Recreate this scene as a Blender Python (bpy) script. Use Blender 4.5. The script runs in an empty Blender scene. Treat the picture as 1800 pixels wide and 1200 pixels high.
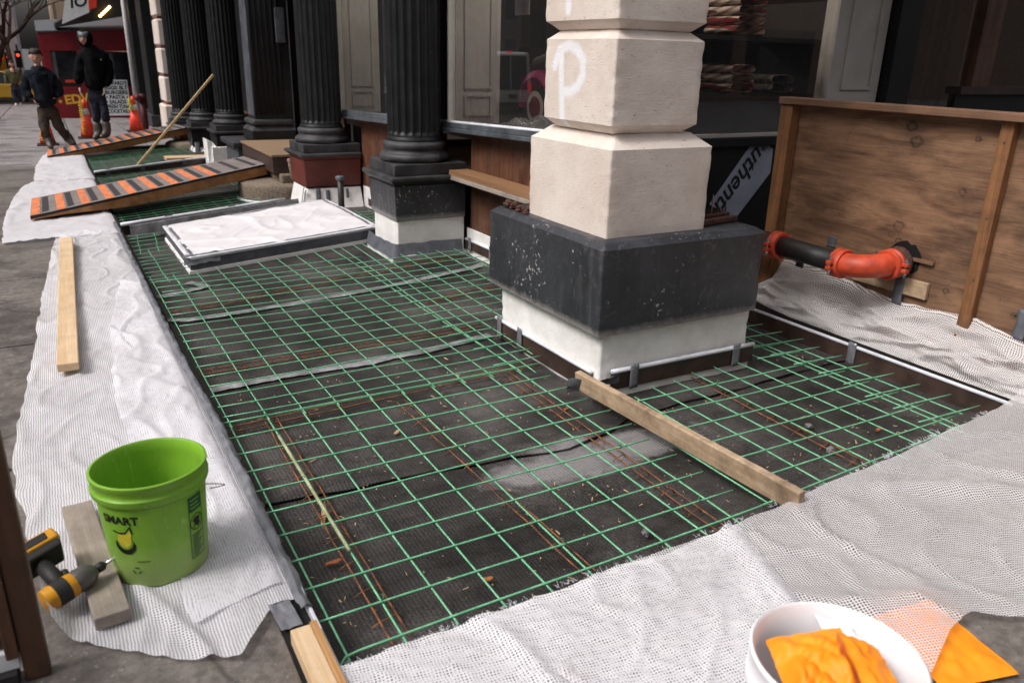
import bpy, bmesh, math, random
from mathutils import Vector, Matrix, noise
random.seed(7)
scene = bpy.context.scene
col = scene.collection
PI = math.pi
R = math.radians

# ------------------------------------------------------------------ camera
cam_d = bpy.data.cameras.new('camera')
cam = bpy.data.objects.new('camera', cam_d); col.objects.link(cam)
rx = Vector((0.87055707, -0.49144848, 0.02467327))
ry = Vector((-0.14659879, -0.30689881, -0.94038392))
rz = Vector((0.46972245, 0.8150408, -0.33921868))
m = Matrix.Identity(4)
for i in range(3):
    m[i][0] = rx[i]; m[i][1] = -ry[i]; m[i][2] = -rz[i]
m.translation = Vector((-0.46348, -3.13965, 1.46152))
cam.matrix_world = m
cam_d.sensor_width = 36.0
cam_d.lens = 1383.28 / 1800 * 36
cam_d.clip_start = 0.05
cam_d.clip_end = 2000
cam_d.dof.use_dof = True
cam_d.dof.focus_distance = 3.9
cam_d.dof.aperture_fstop = 4.0
scene.camera = cam
cy = scene.cycles
cy.max_bounces = 6; cy.diffuse_bounces = 3; cy.glossy_bounces = 3; cy.transmission_bounces = 3; cy.transparent_max_bounces = 8

# ------------------------------------------------------------------ sky and sun (overcast winter day)
SUN_EL, SUN_AZ = R(50), R(270)      # azimuth measured clockwise from +Y
world = bpy.data.worlds.new('World'); scene.world = world
world.use_nodes = True
wn, wl = world.node_tree.nodes, world.node_tree.links
bg = wn['Background']
sky = wn.new('ShaderNodeTexSky'); sky.sky_type = 'NISHITA'
sky.sun_disc = False
sky.sun_elevation = SUN_EL; sky.sun_rotation = SUN_AZ
sky.dust_density = 7.0; sky.air_density = 1.2; sky.ozone_density = 1.0
hs = wn.new('ShaderNodeHueSaturation'); hs.inputs['Saturation'].default_value = 0.25
wl.new(sky.outputs[0], hs.inputs['Color'])
wl.new(hs.outputs[0], bg.inputs[0])
bg.inputs[1].default_value = 0.15
sun_d = bpy.data.lights.new('sun', 'SUN'); sun_d.energy = 1.5; sun_d.angle = R(18)
sun_d.color = (1.0, 0.965, 0.93)
sun = bpy.data.objects.new('sun', sun_d); col.objects.link(sun)
sdir = Vector((math.sin(SUN_AZ) * math.cos(SUN_EL), math.cos(SUN_AZ) * math.cos(SUN_EL), math.sin(SUN_EL)))
sun.rotation_euler = sdir.to_track_quat('Z', 'Y').to_euler()
vs = scene.view_settings
vs.view_transform = 'Standard'; vs.look = 'None'; vs.gamma = 1.0
vs.exposure = 0.04

# ------------------------------------------------------------------ helpers
def c(r, g=None, b=None):
    if g is None: g = b = r
    f = lambda v: (v / 255 / 12.92) if v / 255 <= 0.04045 else ((v / 255 + 0.055) / 1.055) ** 2.4
    return (f(r), f(g), f(b), 1.0)
def cl(v, a=0.0, b=1.0): return max(a, min(b, v))
def lerp(a, b, t): return a + (b - a) * t
def sst(a, b, x):
    t = cl((x - a) / (b - a)); return t * t * (3 - 2 * t)
def gy(y): return -0.028 * max(0.0, min(y, 90.0) - 2.0)           # the street falls gently away
def warp(x, y): return 0.07 * cl(x / 2.0) * cl((y - 1.5) / 2.5)
def gf(x, y): return gy(y) + warp(x, y)
def fbm(x, y, z=0.0, o=4): return noise.fractal(Vector((x, y, z)), 1.0, 2.0, o)
def ns(x, y, z=0.0): return noise.noise(Vector((x, y, z)))
def along(pts, t):
    """point at fraction t of a polyline"""
    ls = [(Vector(pts[i + 1]) - Vector(pts[i])).length for i in range(len(pts) - 1)]
    s = t * sum(ls)
    for i, l in enumerate(ls):
        if s <= l or i == len(ls) - 1: return Vector(pts[i]).lerp(Vector(pts[i + 1]), s / l if l else 0)
        s -= l
def interp(x, tab):
    if x <= tab[0][0]: return tab[0][1]
    for (a, va), (b, vb) in zip(tab, tab[1:]):
        if x <= b: return lerp(va, vb, (x - a) / (b - a))
    return tab[-1][1]

ORG = {}
def thing(name, label, cat, loc=(0, 0, 0), group=None):
    o = bpy.data.objects.new(name, None); col.objects.link(o)
    o.location = loc; o.empty_display_size = 0.1
    o['label'] = label; o['category'] = cat
    if group: o['group'] = group
    ORG[o.name] = Vector(loc)
    return o
def tag(o, label, cat, group=None):
    o['label'] = label; o['category'] = cat
    if group: o['group'] = group
    return o
def struct(o, label=None):
    o['kind'] = 'structure'
    if label: o['label'] = label
    return o

class MB:
    def __init__(s): s.v = []; s.f = []; s.uv = None
    def add(s, vs, fs):
        n = len(s.v); s.v += [tuple(p) for p in vs]; s.f += [tuple(i + n for i in f) for f in fs]; return s
    def box(s, x0, x1, y0, y1, z0, z1):
        return s.hexa([(x0, y0, z0), (x1, y0, z0), (x1, y1, z0), (x0, y1, z0), (x0, y0, z1), (x1, y0, z1), (x1, y1, z1), (x0, y1, z1)])
    def hexa(s, p):
        return s.add(p, [(3, 2, 1, 0), (4, 5, 6, 7), (0, 1, 5, 4), (1, 2, 6, 5), (2, 3, 7, 6), (3, 0, 4, 7)])
    def bar(s, a, b, w, h, up=(0, 0, 1)):
        """box from a to b, w across, h along up"""
        a, b = Vector(a), Vector(b); d = (b - a).normalized(); up = Vector(up)
        sd = d.cross(up).normalized(); u = sd.cross(d).normalized()
        q = lambda p, i, j: p + sd * (w / 2 * i) + u * (h / 2 * j)
        return s.hexa([q(a, -1, -1), q(a, 1, -1), q(b, 1, -1), q(b, -1, -1), q(a, -1, 1), q(a, 1, 1), q(b, 1, 1), q(b, -1, 1)])
    def tube(s, pts, r, n=6, r2=None):
        pts = [Vector(p) for p in pts]; k = len(pts); ring = []
        ref = Vector((0, 0, 1))
        if abs((pts[-1] - pts[0]).normalized().z) > 0.9: ref = Vector((1, 0, 0))
        for i, p in enumerate(pts):
            t = (pts[min(i + 1, k - 1)] - pts[max(i - 1, 0)])
            t = t.normalized() if t.length > 1e-9 else Vector((1, 0, 0))
            a = t.cross(ref)
            a = a.normalized() if a.length > 1e-6 else t.cross(Vector((0, 1, 0))).normalized()
            b = a.cross(t); rr = r if r2 is None else lerp(r, r2, i / max(1, k - 1))
            if callable(r): rr = r(i / max(1, k - 1))
            ring.append([p + (a * math.cos(2 * PI * j / n) + b * math.sin(2 * PI * j / n)) * rr for j in range(n)])
        vs = [q for rg in ring for q in rg]; fs = []
        for i in range(k - 1):
            for j in range(n):
                fs.append((i * n + j, i * n + (j + 1) % n, (i + 1) * n + (j + 1) % n, (i + 1) * n + j))
        fs.append(tuple(range(n))[::-1]); fs.append(tuple((k - 1) * n + j for j in range(n)))
        return s.add(vs, fs)
    def lathe(s, prof, ctr=(0, 0, 0), n=32, mod=None, cap=True, mat=None):
        cx, cy, cz = ctr; vs = []; fs = []
        for (r, z) in prof:
            for j in range(n):
                a = 2 * PI * j / n
                q = r * (mod(a, z) if mod else 1.0)
                p = Vector((q * math.cos(a), q * math.sin(a), z))
                if mat: p = mat @ p
                vs.append((cx + p.x, cy + p.y, cz + p.z))
        k = len(prof)
        for i in range(k - 1):
            for j in range(n):
                fs.append((i * n + j, i * n + (j + 1) % n, (i + 1) * n + (j + 1) % n, (i + 1) * n + j))
        if cap:
            fs.append(tuple(range(n))[::-1]); fs.append(tuple((k - 1) * n + j for j in range(n)))
        return s.add(vs, fs)
    def prism(s, poly, d):
        """polygon of 3d points pushed along d"""
        d = Vector(d); p = [Vector(q) for q in poly]; n = len(p)
        vs = p + [q + d for q in p]
        fs = [tuple(range(n))[::-1], tuple(range(n, 2 * n))] + [(i, (i + 1) % n, n + (i + 1) % n, n + i) for i in range(n)]
        return s.add(vs, fs)
    def grid(s, nu, nv, fn, uvf=None):
        vs = []; uv = []
        for j in range(nv + 1):
            for i in range(nu + 1):
                vs.append(fn(i / nu, j / nv))
                if uvf: uv.append(uvf(i / nu, j / nv))
        fs = [(j * (nu + 1) + i, j * (nu + 1) + i + 1, (j + 1) * (nu + 1) + i + 1, (j + 1) * (nu + 1) + i) for j in range(nv) for i in range(nu)]
        if uvf: s.uv = (s.uv or []) + uv
        return s.add(vs, fs)
    def sphere(s, ctr, r, n=12, k=8, sc=(1, 1, 1)):
        prof = [(r * math.sin(PI * i / k) + 1e-4, -r * math.cos(PI * i / k)) for i in range(k + 1)]
        a = len(s.v); s.lathe(prof, (0, 0, 0), n)
        for i in range(a, len(s.v)):
            x, y, z = s.v[i]; s.v[i] = (ctr[0] + x * sc[0], ctr[1] + y * sc[1], ctr[2] + z * sc[2])
        return s
    def build(s, name, mat, parent=None, smooth=False, bevel=0.0, seg=2, local=False):
        me = bpy.data.meshes.new(name); me.from_pydata(s.v, [], s.f); me.update()
        if mat: me.materials.append(mat)
        if s.uv:
            ul = me.uv_layers.new(name='UVMap')
            for lp in me.loops: ul.data[lp.index].uv = s.uv[lp.vertex_index]
        if smooth:
            me.polygons.foreach_set('use_smooth', [True] * len(me.polygons))
        o = bpy.data.objects.new(name, me); col.objects.link(o)
        return fin(o, parent, bevel, seg, local)
def fin(o, parent=None, bevel=0.0, seg=2, local=False):
    if parent:
        o.parent = parent
        if not local: o.location = -ORG.get(parent.name, Vector((0, 0, 0)))
    ORG[o.name] = Vector((0, 0, 0))
    if bevel:
        b = o.modifiers.new('bevel', 'BEVEL'); b.width = bevel; b.segments = seg; b.limit_method = 'ANGLE'; b.angle_limit = R(40)
    return o
def share(src, name, parent, loc=None, rot=None, local=True):
    """another object on the same mesh"""
    o = bpy.data.objects.new(name, src.data); col.objects.link(o); o.parent = parent
    if loc is not None: o.location = loc
    if rot is not None: o.rotation_euler = rot
    for md in src.modifiers:
        if md.type == 'BEVEL':
            b = o.modifiers.new('bevel', 'BEVEL'); b.width = md.width; b.segments = md.segments; b.limit_method = 'ANGLE'; b.angle_limit = md.angle_limit
    ORG[o.name] = Vector((0, 0, 0))
    return o
def autosmooth(o, ang=40):
    me = o.data
    me.polygons.foreach_set('use_smooth', [True] * len(me.polygons))
    try: me.set_sharp_from_angle(angle=R(ang))
    except Exception: pass
    return o
_tc = {}
def text_geo(txt, size=1.0, bold=0.0, shear=0.0, spacing=1.0):
    cu = bpy.data.curves.new('txt', 'FONT'); cu.body = txt; cu.size = size; cu.offset = bold; cu.shear = shear
    cu.space_character = spacing; cu.align_x = 'CENTER'; cu.align_y = 'CENTER'; cu.resolution_u = 3
    o = bpy.data.objects.new('txt', cu); col.objects.link(o)
    dg = bpy.context.evaluated_depsgraph_get(); ev = o.evaluated_get(dg); me = ev.to_mesh()
    vs = [tuple(v.co) for v in me.vertices]; fs = [tuple(p.vertices) for p in me.polygons]
    ev.to_mesh_clear(); bpy.data.objects.remove(o); bpy.data.curves.remove(cu)
    return vs, fs

# ------------------------------------------------------------------ materials
class NT:
    def __init__(s, name):
        s.m = bpy.data.materials.new(name); s.m.use_nodes = True
        s.n, s.l = s.m.node_tree.nodes, s.m.node_tree.links
        s.b = s.n['Principled BSDF']; s.out = s.n['Material Output']
        s.tc = s.n.new('ShaderNodeTexCoord')
    def new(s, t, **kw):
        k = s.n.new(t)
        for a, b in kw.items(): setattr(k, a, b)
        return k
    def link(s, a, b): s.l.new(a, b)
    def coord(s, which='Object', scale=(1, 1, 1), rot=(0, 0, 0)):
        mp = s.new('ShaderNodeMapping'); mp.inputs['Scale'].default_value = scale; mp.inputs['Rotation'].default_value = rot
        s.link(s.tc.outputs[which], mp.inputs[0]); return mp.outputs[0]
    def noise(s, vec, scale=5, detail=6, rough=0.6, dist=0.0):
        k = s.new('ShaderNodeTexNoise'); k.inputs['Scale'].default_value = scale; k.inputs['Detail'].default_value = detail
        k.inputs['Roughness'].default_value = rough; k.inputs['Distortion'].default_value = dist
        s.link(vec, k.inputs['Vector']); return k.outputs['Fac']
    def ramp(s, fac, stops, interp='LINEAR'):
        k = s.new('ShaderNodeValToRGB'); k.color_ramp.interpolation = interp
        e = k.color_ramp.elements
        while len(e) < len(stops): e.new(0.5)
        for q, (p, cc) in zip(e, stops): q.position = p; q.color = cc if hasattr(cc, '__len__') else (cc, cc, cc, 1)
        s.link(fac, k.inputs[0]); return k.outputs[0]
    def mix(s, fac, a, b, mode='MIX'):
        k = s.new('ShaderNodeMix', data_type='RGBA', blend_type=mode)
        if hasattr(fac, 'name') or not isinstance(fac, (int, float)): s.link(fac, k.inputs[0])
        else: k.inputs[0].default_value = fac
        for sock, v in ((k.inputs[6], a), (k.inputs[7], b)):
            if isinstance(v, tuple): sock.default_value = v
            else: s.link(v, sock)
        return k.outputs[2]
    def math(s, op, a, b=None, c_=None, clamp=False):
        k = s.new('ShaderNodeMath', operation=op); k.use_clamp = clamp
        for i, v in enumerate((a, b, c_)):
            if v is None: continue
            if isinstance(v, (int, float)): k.inputs[i].default_value = v
            else: s.link(v, k.inputs[i])
        return k.outputs[0]
    def bump(s, h, strength=0.3, dist=0.01):
        k = s.new('ShaderNodeBump'); k.inputs['Strength'].default_value = strength; k.inputs['Distance'].default_value = dist
        s.link(h, k.inputs['Height']); s.link(k.outputs[0], s.b.inputs['Normal']); return k
    def set(s, **kw):
        for a, v in kw.items():
            i = s.b.inputs[a.replace('_', ' ')]
            if isinstance(v, (int, float, tuple)): i.default_value = v
            else: s.link(v, i)
        return s.m

def plain(name, base, base2=None, scale=6, rough=0.6, bump=0.15, bscale=60, metal=0.0, speck=None, speck_t=0.70, spec=0.5, contrast=(0.35, 0.65), roughvar=0.1, bdist=0.004, coat=0.0):
    t = NT(name); v = t.coord()
    n1 = t.noise(v, scale, 7, 0.62)
    base2 = base2 or tuple([x * 0.72 for x in base[:3]] + [1])
    colr = t.ramp(n1, [(contrast[0], base2), (contrast[1], base)])
    n2 = t.noise(v, bscale, 5, 0.6)
    if speck:
        n3 = t.noise(v, 38, 3, 0.5, 0.4)
        n4 = t.noise(v, 5, 2, 0.5)
        mk = t.ramp(t.math('ADD', n3, t.math('MULTIPLY', n4, 0.25)), [(speck_t + 0.1, 0.0), (speck_t + 0.125, 1.0)])
        colr = t.mix(mk, colr, speck)
    t.set(Base_Color=colr, Metallic=metal)
    rr = t.math('ADD', rough - roughvar, t.math('MULTIPLY', n1, 2 * roughvar))
    t.set(Roughness=rr)
    t.b.inputs['Specular IOR Level'].default_value = spec
    if coat: t.b.inputs['Coat Weight'].default_value = coat
    if bump: t.bump(n2, bump, bdist)
    return t.m

def wood(name, light, dark, axis='X', grain=1.0, rough=0.6, knots=True, dirt=None, dirt_amt=0.4, off=0.0):
    t = NT(name)
    ai = 'XYZ'.index(axis)
    sc = [22.0 * grain] * 3; sc[ai] = 1.1 * grain
    mp = t.new('ShaderNodeMapping'); mp.inputs['Scale'].default_value = sc; mp.inputs['Location'].default_value = (off, off * 1.7, off * 0.6)
    t.link(t.tc.outputs['Object'], mp.inputs[0])
    warpn = t.noise(t.coord('Object', (1.4, 1.4, 1.4)), 2.2 * grain, 2, 0.5)
    g1 = t.noise(mp.outputs[0], 1.0, 5, 0.65, 1.2)
    sc2 = [150.0 * grain] * 3; sc2[ai] = 3.0 * grain
    g2 = t.noise(t.coord('Object', sc2), 1.0, 3, 0.6)
    f = t.math('ADD', t.math('MULTIPLY', g1, 0.7), t.math('MULTIPLY', g2, 0.3))
    colr = t.ramp(f, [(0.3, dark), (0.52, tuple(lerp(a, b, 0.6) for a, b in zip(dark, light))), (0.7, light)])
    if knots:
        sk = [5.0] * 3; sk[ai] = 1.8
        vo = t.new('ShaderNodeTexVoronoi'); t.link(t.coord('Object', sk), vo.inputs['Vector']); vo.inputs['Scale'].default_value = 1.0
        kn = t.ramp(vo.outputs['Distance'], [(0.03, 1.0), (0.1, 0.0)])
        colr = t.mix(t.math('MULTIPLY', kn, 0.65), colr, tuple([x * 0.35 for x in dark[:3]] + [1]))
    if dirt:
        dn = t.ramp(t.noise(t.coord('Object', (3, 3, 3)), 2.0, 6, 0.7), [(0.42, 0.0), (0.68, dirt_amt)])
        colr = t.mix(dn, colr, dirt)
    t.set(Base_Color=colr, Roughness=rough)
    t.bump(t.math('ADD', g1, g2), 0.18, 0.002)
    return t.m

def weave(name, pitch=0.0072, colr=c(240, 236, 238), cover=0.38, dirt=c(150, 140, 135), trans=0.3):
    """open white scrim: threads both ways, air between them"""
    t = NT(name)
    sx = t.new('ShaderNodeSeparateXYZ'); t.link(t.tc.outputs['UV'], sx.inputs[0])
    wob = t.noise(t.coord('UV', (1, 1, 1)), 30, 2, 0.5)
    def th(o):
        a = t.math('ADD', t.math('MULTIPLY', o, 1.0 / pitch), t.math('MULTIPLY', wob, 0.9))
        k = t.math('PINGPONG', a, 0.5)
        return t.ramp(k, [(cover * 0.5, 1.0), (cover * 0.5 + 0.08, 0.0)])
    m1 = t.math('MAXIMUM', th(sx.outputs[0]), th(sx.outputs[1]))
    v = t.coord()
    dn = t.ramp(t.noise(v, 3.5, 6, 0.65), [(0.45, 0.0), (0.75, 0.55)])
    dn2 = t.ramp(t.noise(v, 60, 3, 0.6), [(0.70, 0.0), (0.76, 0.8)])
    cc = t.mix(dn, colr, tuple(lerp(a, b, 0.45) for a, b in zip(colr, dirt)))
    cc = t.mix(dn2, cc, dirt)
    t.set(Base_Color=cc, Roughness=0.75)
    t.b.inputs['Specular IOR Level'].default_value = 0.25
    t.bump(t.noise(v, 45, 4, 0.6), 0.25, 0.006)
    tl = t.new('ShaderNodeBsdfTranslucent'); tl.inputs[0].default_value = colr
    ms = t.new('ShaderNodeMixShader'); ms.inputs[0].default_value = trans
    t.link(t.b.outputs[0], ms.inputs[1]); t.link(tl.outputs[0], ms.inputs[2])
    tr = t.new('ShaderNodeBsdfTransparent')
    m2 = t.new('ShaderNodeMixShader'); t.link(m1, m2.inputs[0]); t.link(tr.outputs[0], m2.inputs[1]); t.link(ms.outputs[0], m2.inputs[2])
    t.link(m2.outputs[0], t.out.inputs[0])
    return t.m

def glass(name, tint=(0.93, 0.95, 0.95, 1), ior=2.2, dirt=0.02):
    t = NT(name)
    fr = t.new('ShaderNodeFresnel'); fr.inputs['IOR'].default_value = ior
    gl = t.new('ShaderNodeBsdfGlossy'); gl.inputs['Roughness'].default_value = 0.01; gl.inputs[0].default_value = (1, 1, 1, 1)
    tr = t.new('ShaderNodeBsdfTransparent'); tr.inputs[0].default_value = tint
    m1 = t.new('ShaderNodeMixShader'); t.link(fr.outputs[0], m1.inputs[0]); t.link(tr.outputs[0], m1.inputs[1]); t.link(gl.outputs[0], m1.inputs[2])
    df = t.new('ShaderNodeBsdfDiffuse'); df.inputs[0].default_value = (0.6, 0.6, 0.6, 1)
    m2 = t.new('ShaderNodeMixShader'); m2.inputs[0].default_value = dirt
    t.link(m1.outputs[0], m2.inputs[1]); t.link(df.outputs[0], m2.inputs[2]); t.link(m2.outputs[0], t.out.inputs[0])
    return t.m

def emis(name, colr, s):
    t = NT(name); t.set(Base_Color=colr); t.b.inputs['Emission Color'].default_value = colr; t.b.inputs['Emission Strength'].default_value = s
    return t.m
M = {}
M['asphalt'] = plain('asphalt', c(78, 76, 76), c(52, 51, 52), 3, 0.55, 0.4, 90)
M['bedding'] = plain('bedding', c(44, 40, 37), c(28, 25, 24), 8, 0.9, 0.4, 80)
def slab_mat(name, a, b, stain):
    t = NT(name); v = t.coord()
    n1 = t.noise(v, 2.0, 9, 0.68); n2 = t.noise(v, 14, 8, 0.7); n3 = t.noise(v, 120, 4, 0.6)
    cc = t.ramp(n2, [(0.3, b), (0.7, a)])
    st = t.ramp(n1, [(0.47, 0.0), (0.60, 0.8)])
    cr = t.new('ShaderNodeTexVoronoi', feature='DISTANCE_TO_EDGE'); cr.inputs['Scale'].default_value = 0.8
    t.link(t.mix(0.12, v, t.new('ShaderNodeTexNoise').outputs['Color']), cr.inputs['Vector'])
    ck = t.ramp(cr.outputs['Distance'], [(0.0, 0.7), (0.008, 0.0)])
    cc = t.mix(st, cc, stain)
    cc = t.mix(ck, cc, c(44, 40, 38))
    gr = t.ramp(t.noise(v, 34, 6, 0.75), [(0.42, 0.5), (0.56, 0.0)]); cc = t.mix(gr, cc, c(70, 63, 58))
    gl = t.ramp(t.noise(v, 46, 5, 0.7), [(0.60, 0.0), (0.70, 0.45)]); cc = t.mix(gl, cc, c(186, 180, 174))
    sp = t.ramp(t.noise(v, 70, 2, 0.5), [(0.70, 0.0), (0.74, 0.6)])
    cc = t.mix(sp, cc, c(60, 55, 52))
    t.set(Base_Color=cc, Roughness=t.ramp(n1, [(0.35, 0.75), (0.62, 0.34)]))
    t.bump(t.math('ADD', t.math('MULTIPLY', n3, 0.5), n2), 0.35, 0.006)
    return t.m
M['slab'] = slab_mat('sidewalk_concrete', c(138, 130, 124), c(98, 91, 86), c(62, 56, 52))
M['slab_far'] = slab_mat('sidewalk_concrete_wet', c(172, 167, 169), c(136, 131, 133), c(100, 95, 97))
def mat_mat():
    t = NT('drainage_mat'); v = t.coord()
    sx = t.new('ShaderNodeSeparateXYZ'); t.link(v, sx.inputs[0])
    def tooth(o, p): return t.math('PINGPONG', t.math('MULTIPLY', o, 1 / p), 0.5)
    wf = t.math('MINIMUM', tooth(sx.outputs[0], 0.014), tooth(sx.outputs[1], 0.011))
    n1 = t.noise(v, 4, 7, 0.65); n2 = t.noise(v, 1.3, 5, 0.6); n3 = t.noise(v, 160, 3, 0.6)
    cc = t.ramp(n1, [(0.32, c(31, 29, 29)), (0.66, c(66, 62, 61))])
    dust = t.ramp(t.math('ADD', t.math('MULTIPLY', n2, 0.6), t.math('MULTIPLY', n3, 0.4)), [(0.49, 0.0), (0.64, 0.6)])
    cc = t.mix(dust, cc, c(120, 113, 110))
    # a dried, dusty patch with a torn outline
    dx = t.math('DIVIDE', t.math('SUBTRACT', sx.outputs[0], 1.28), 0.52)
    dy = t.math('DIVIDE', t.math('SUBTRACT', sx.outputs[1], -0.83), 0.135)
    dd = t.math('ADD', t.math('MULTIPLY', dx, dx), t.math('MULTIPLY', dy, dy))
    dd = t.math('ADD', dd, t.math('MULTIPLY', t.math('SUBTRACT', t.noise(v, 9, 5, 0.6), 0.5), 2.2))
    pm = t.ramp(t.math('MULTIPLY', dd, 0.5), [(0.30, 0.72), (0.62, 0.0)])
    cc = t.mix(pm, cc, c(158, 154, 155))
    d2 = t.ramp(t.noise(v, 2.1, 5, 0.6), [(0.6, 0.0), (0.74, 0.35)])
    cc = t.mix(d2, cc, c(120, 114, 112))
    cr = t.ramp(t.noise(v, 230, 2, 0.5), [(0.72, 0.0), (0.76, 0.8)])
    cc = t.mix(cr, cc, c(150, 135, 118))
    cc = t.mix(t.ramp(wf, [(0.0, 0.28), (0.2, 0.0)]), cc, c(22, 19, 18))
    t.set(Base_Color=cc, Roughness=t.ramp(n2, [(0.38, 0.3), (0.62, 0.75)]))
    t.b.inputs['Specular IOR Level'].default_value = 0.35
    t.bump(t.math('ADD', t.math('MULTIPLY', wf, 1.2), t.math('MULTIPLY', n1, 0.8)), 0.5, 0.008)
    return t.m
M['mat'] = mat_mat()
M['pit_side'] = plain('pit_side', c(20, 18, 18), c(12, 11, 11), 8, 0.9, 0.2)
M['rubble'] = plain('rubble', c(150, 140, 128), c(96, 88, 80), 25, 0.95, 0.8, 70)
M['weave'] = weave('white_scrim', 0.0088, c(242, 238, 240), 0.30, c(140, 130, 124))
M['weave_flap'] = weave('white_scrim_flap', 0.0088, c(248, 246, 250), 0.38)
M['weave2'] = weave('white_scrim_doubled', 0.0080, c(246, 244, 249), 0.46, c(150, 142, 140))
M['weave_far'] = weave('white_scrim_distant', 0.0072, c(242, 239, 244), 0.72, c(170, 160, 158))
M['weave_side'] = weave('white_scrim_upright', 0.0092, c(248, 244, 244), 0.38)
M['tape'] = plain('duct_tape', c(150, 151, 158), c(112, 113, 120), 14, 0.34, 0.35, 45, 0.35, bdist=0.006)
M['tape_dark'] = plain('duct_tape_dull', c(104, 106, 114), c(82, 84, 92), 14, 0.45, 0.3, 60)
M['poly'] = plain('clear_poly_strip', c(160, 160, 164), c(112, 110, 112), 10, 0.25, 0.5, 30, bdist=0.006)
M['green'] = plain('epoxy_green_wire', c(134, 202, 160), c(100, 174, 130), 30, 0.38, 0.08, 200)
M['green_dark'] = plain('dark_green_tie_wire', c(62, 138, 92), c(44, 108, 70), 30, 0.4, 0.08, 200)
M['rust'] = plain('rusty_steel', c(156, 98, 58), c(74, 50, 40), 22, 0.8, 0.4, 160)
M['rust_dark'] = plain('rusty_iron', c(96, 60, 48), c(52, 36, 32), 26, 0.85, 0.6, 120, bdist=0.008)
M['rod'] = plain('coated_rod', c(182, 192, 150), c(138, 148, 108), 16, 0.5, 0.1)
M['cream'] = None
def cream():
    t = NT('cream_painted_stone'); v = t.coord()
    n1 = t.noise(v, 3, 7, 0.65); n2 = t.noise(t.coord('Object', (1, 1, 2.6)), 55, 5, 0.6); n3 = t.noise(v, 18, 5, 0.6)
    cc = t.ramp(n1, [(0.3, c(212, 196, 185)), (0.7, c(232, 220, 211))])
    pit = t.ramp(t.noise(t.coord('Object', (1, 1, 3.0)), 42, 2, 0.5), [(0.27, 1.0), (0.32, 0.0)])
    cc = t.mix(t.math('MULTIPLY', pit, 0.55), cc, c(120, 100, 88))
    chip = t.ramp(t.math('ADD', t.noise(v, 14, 5, 0.7), 0.0), [(0.76, 0.0), (0.78, 1.0)])
    cc = t.mix(chip, cc, c(104, 86, 74))
    gr = t.ramp(n3, [(0.55, 0.0), (0.8, 0.25)]); cc = t.mix(gr, cc, c(176, 160, 150))
    # sprayed letter P on the street side, and the foot of the letter above it
    sx = t.new('ShaderNodeSeparateXYZ'); t.link(v, sx.inputs[0]); Y, Zc = sx.outputs[1], sx.outputs[2]
    def seg(y0, z0, y1, z1):
        dy, dz = y1 - y0, z1 - z0; L2 = dy * dy + dz * dz
        py, pz = t.math('SUBTRACT', Y, y0), t.math('SUBTRACT', Zc, z0)
        h = t.math('DIVIDE', t.math('ADD', t.math('MULTIPLY', py, dy), t.math('MULTIPLY', pz, dz)), L2, clamp=True)
        ey = t.math('SUBTRACT', py, t.math('MULTIPLY', h, dy)); ez = t.math('SUBTRACT', pz, t.math('MULTIPLY', h, dz))
        return t.math('SQRT', t.math('ADD', t.math('MULTIPLY', ey, ey), t.math('MULTIPLY', ez, ez)))
    pts = [(0.168, 1.50), (0.09, 1.520), (0.02, 1.505), (-0.032, 1.455), (-0.034, 1.395), (0.0, 1.345), (0.06, 1.318), (0.115, 1.315)]
    d = seg(0.155, 1.50, 0.118, 1.165)
    for a, b in zip(pts, pts[1:]): d = t.math('MINIMUM', d, seg(a[0], a[1], b[0], b[1]))
    d = t.math('MINIMUM', d, seg(0.17, 1.49, 0.205, 1.43))
    d = t.math('MINIMUM', d, seg(0.112, 1.78, 0.102, 1.668))
    d = t.math('ADD', d, t.math('MULTIPLY', t.math('SUBTRACT', t.noise(v, 60, 4, 0.6), 0.5), 0.012))
    pm = t.ramp(t.math('MULTIPLY', d, 10.0), [(0.13, 0.82), (0.32, 0.0)])
    side = t.math('LESS_THAN', sx.outputs[0], 1.70)
    pm = t.math('MULTIPLY', pm, side)
    cc = t.mix(pm, cc, c(240, 240, 246))
    t.set(Base_Color=cc, Roughness=0.62)
    t.bump(t.math('ADD', t.math('MULTIPLY', n2, 1.0), t.math('ADD', t.math('MULTIPLY', n3, 0.7), t.math('MULTIPLY', pit, -0.8))), 0.4, 0.006)
    return t.m
M['cream'] = cream()
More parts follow.
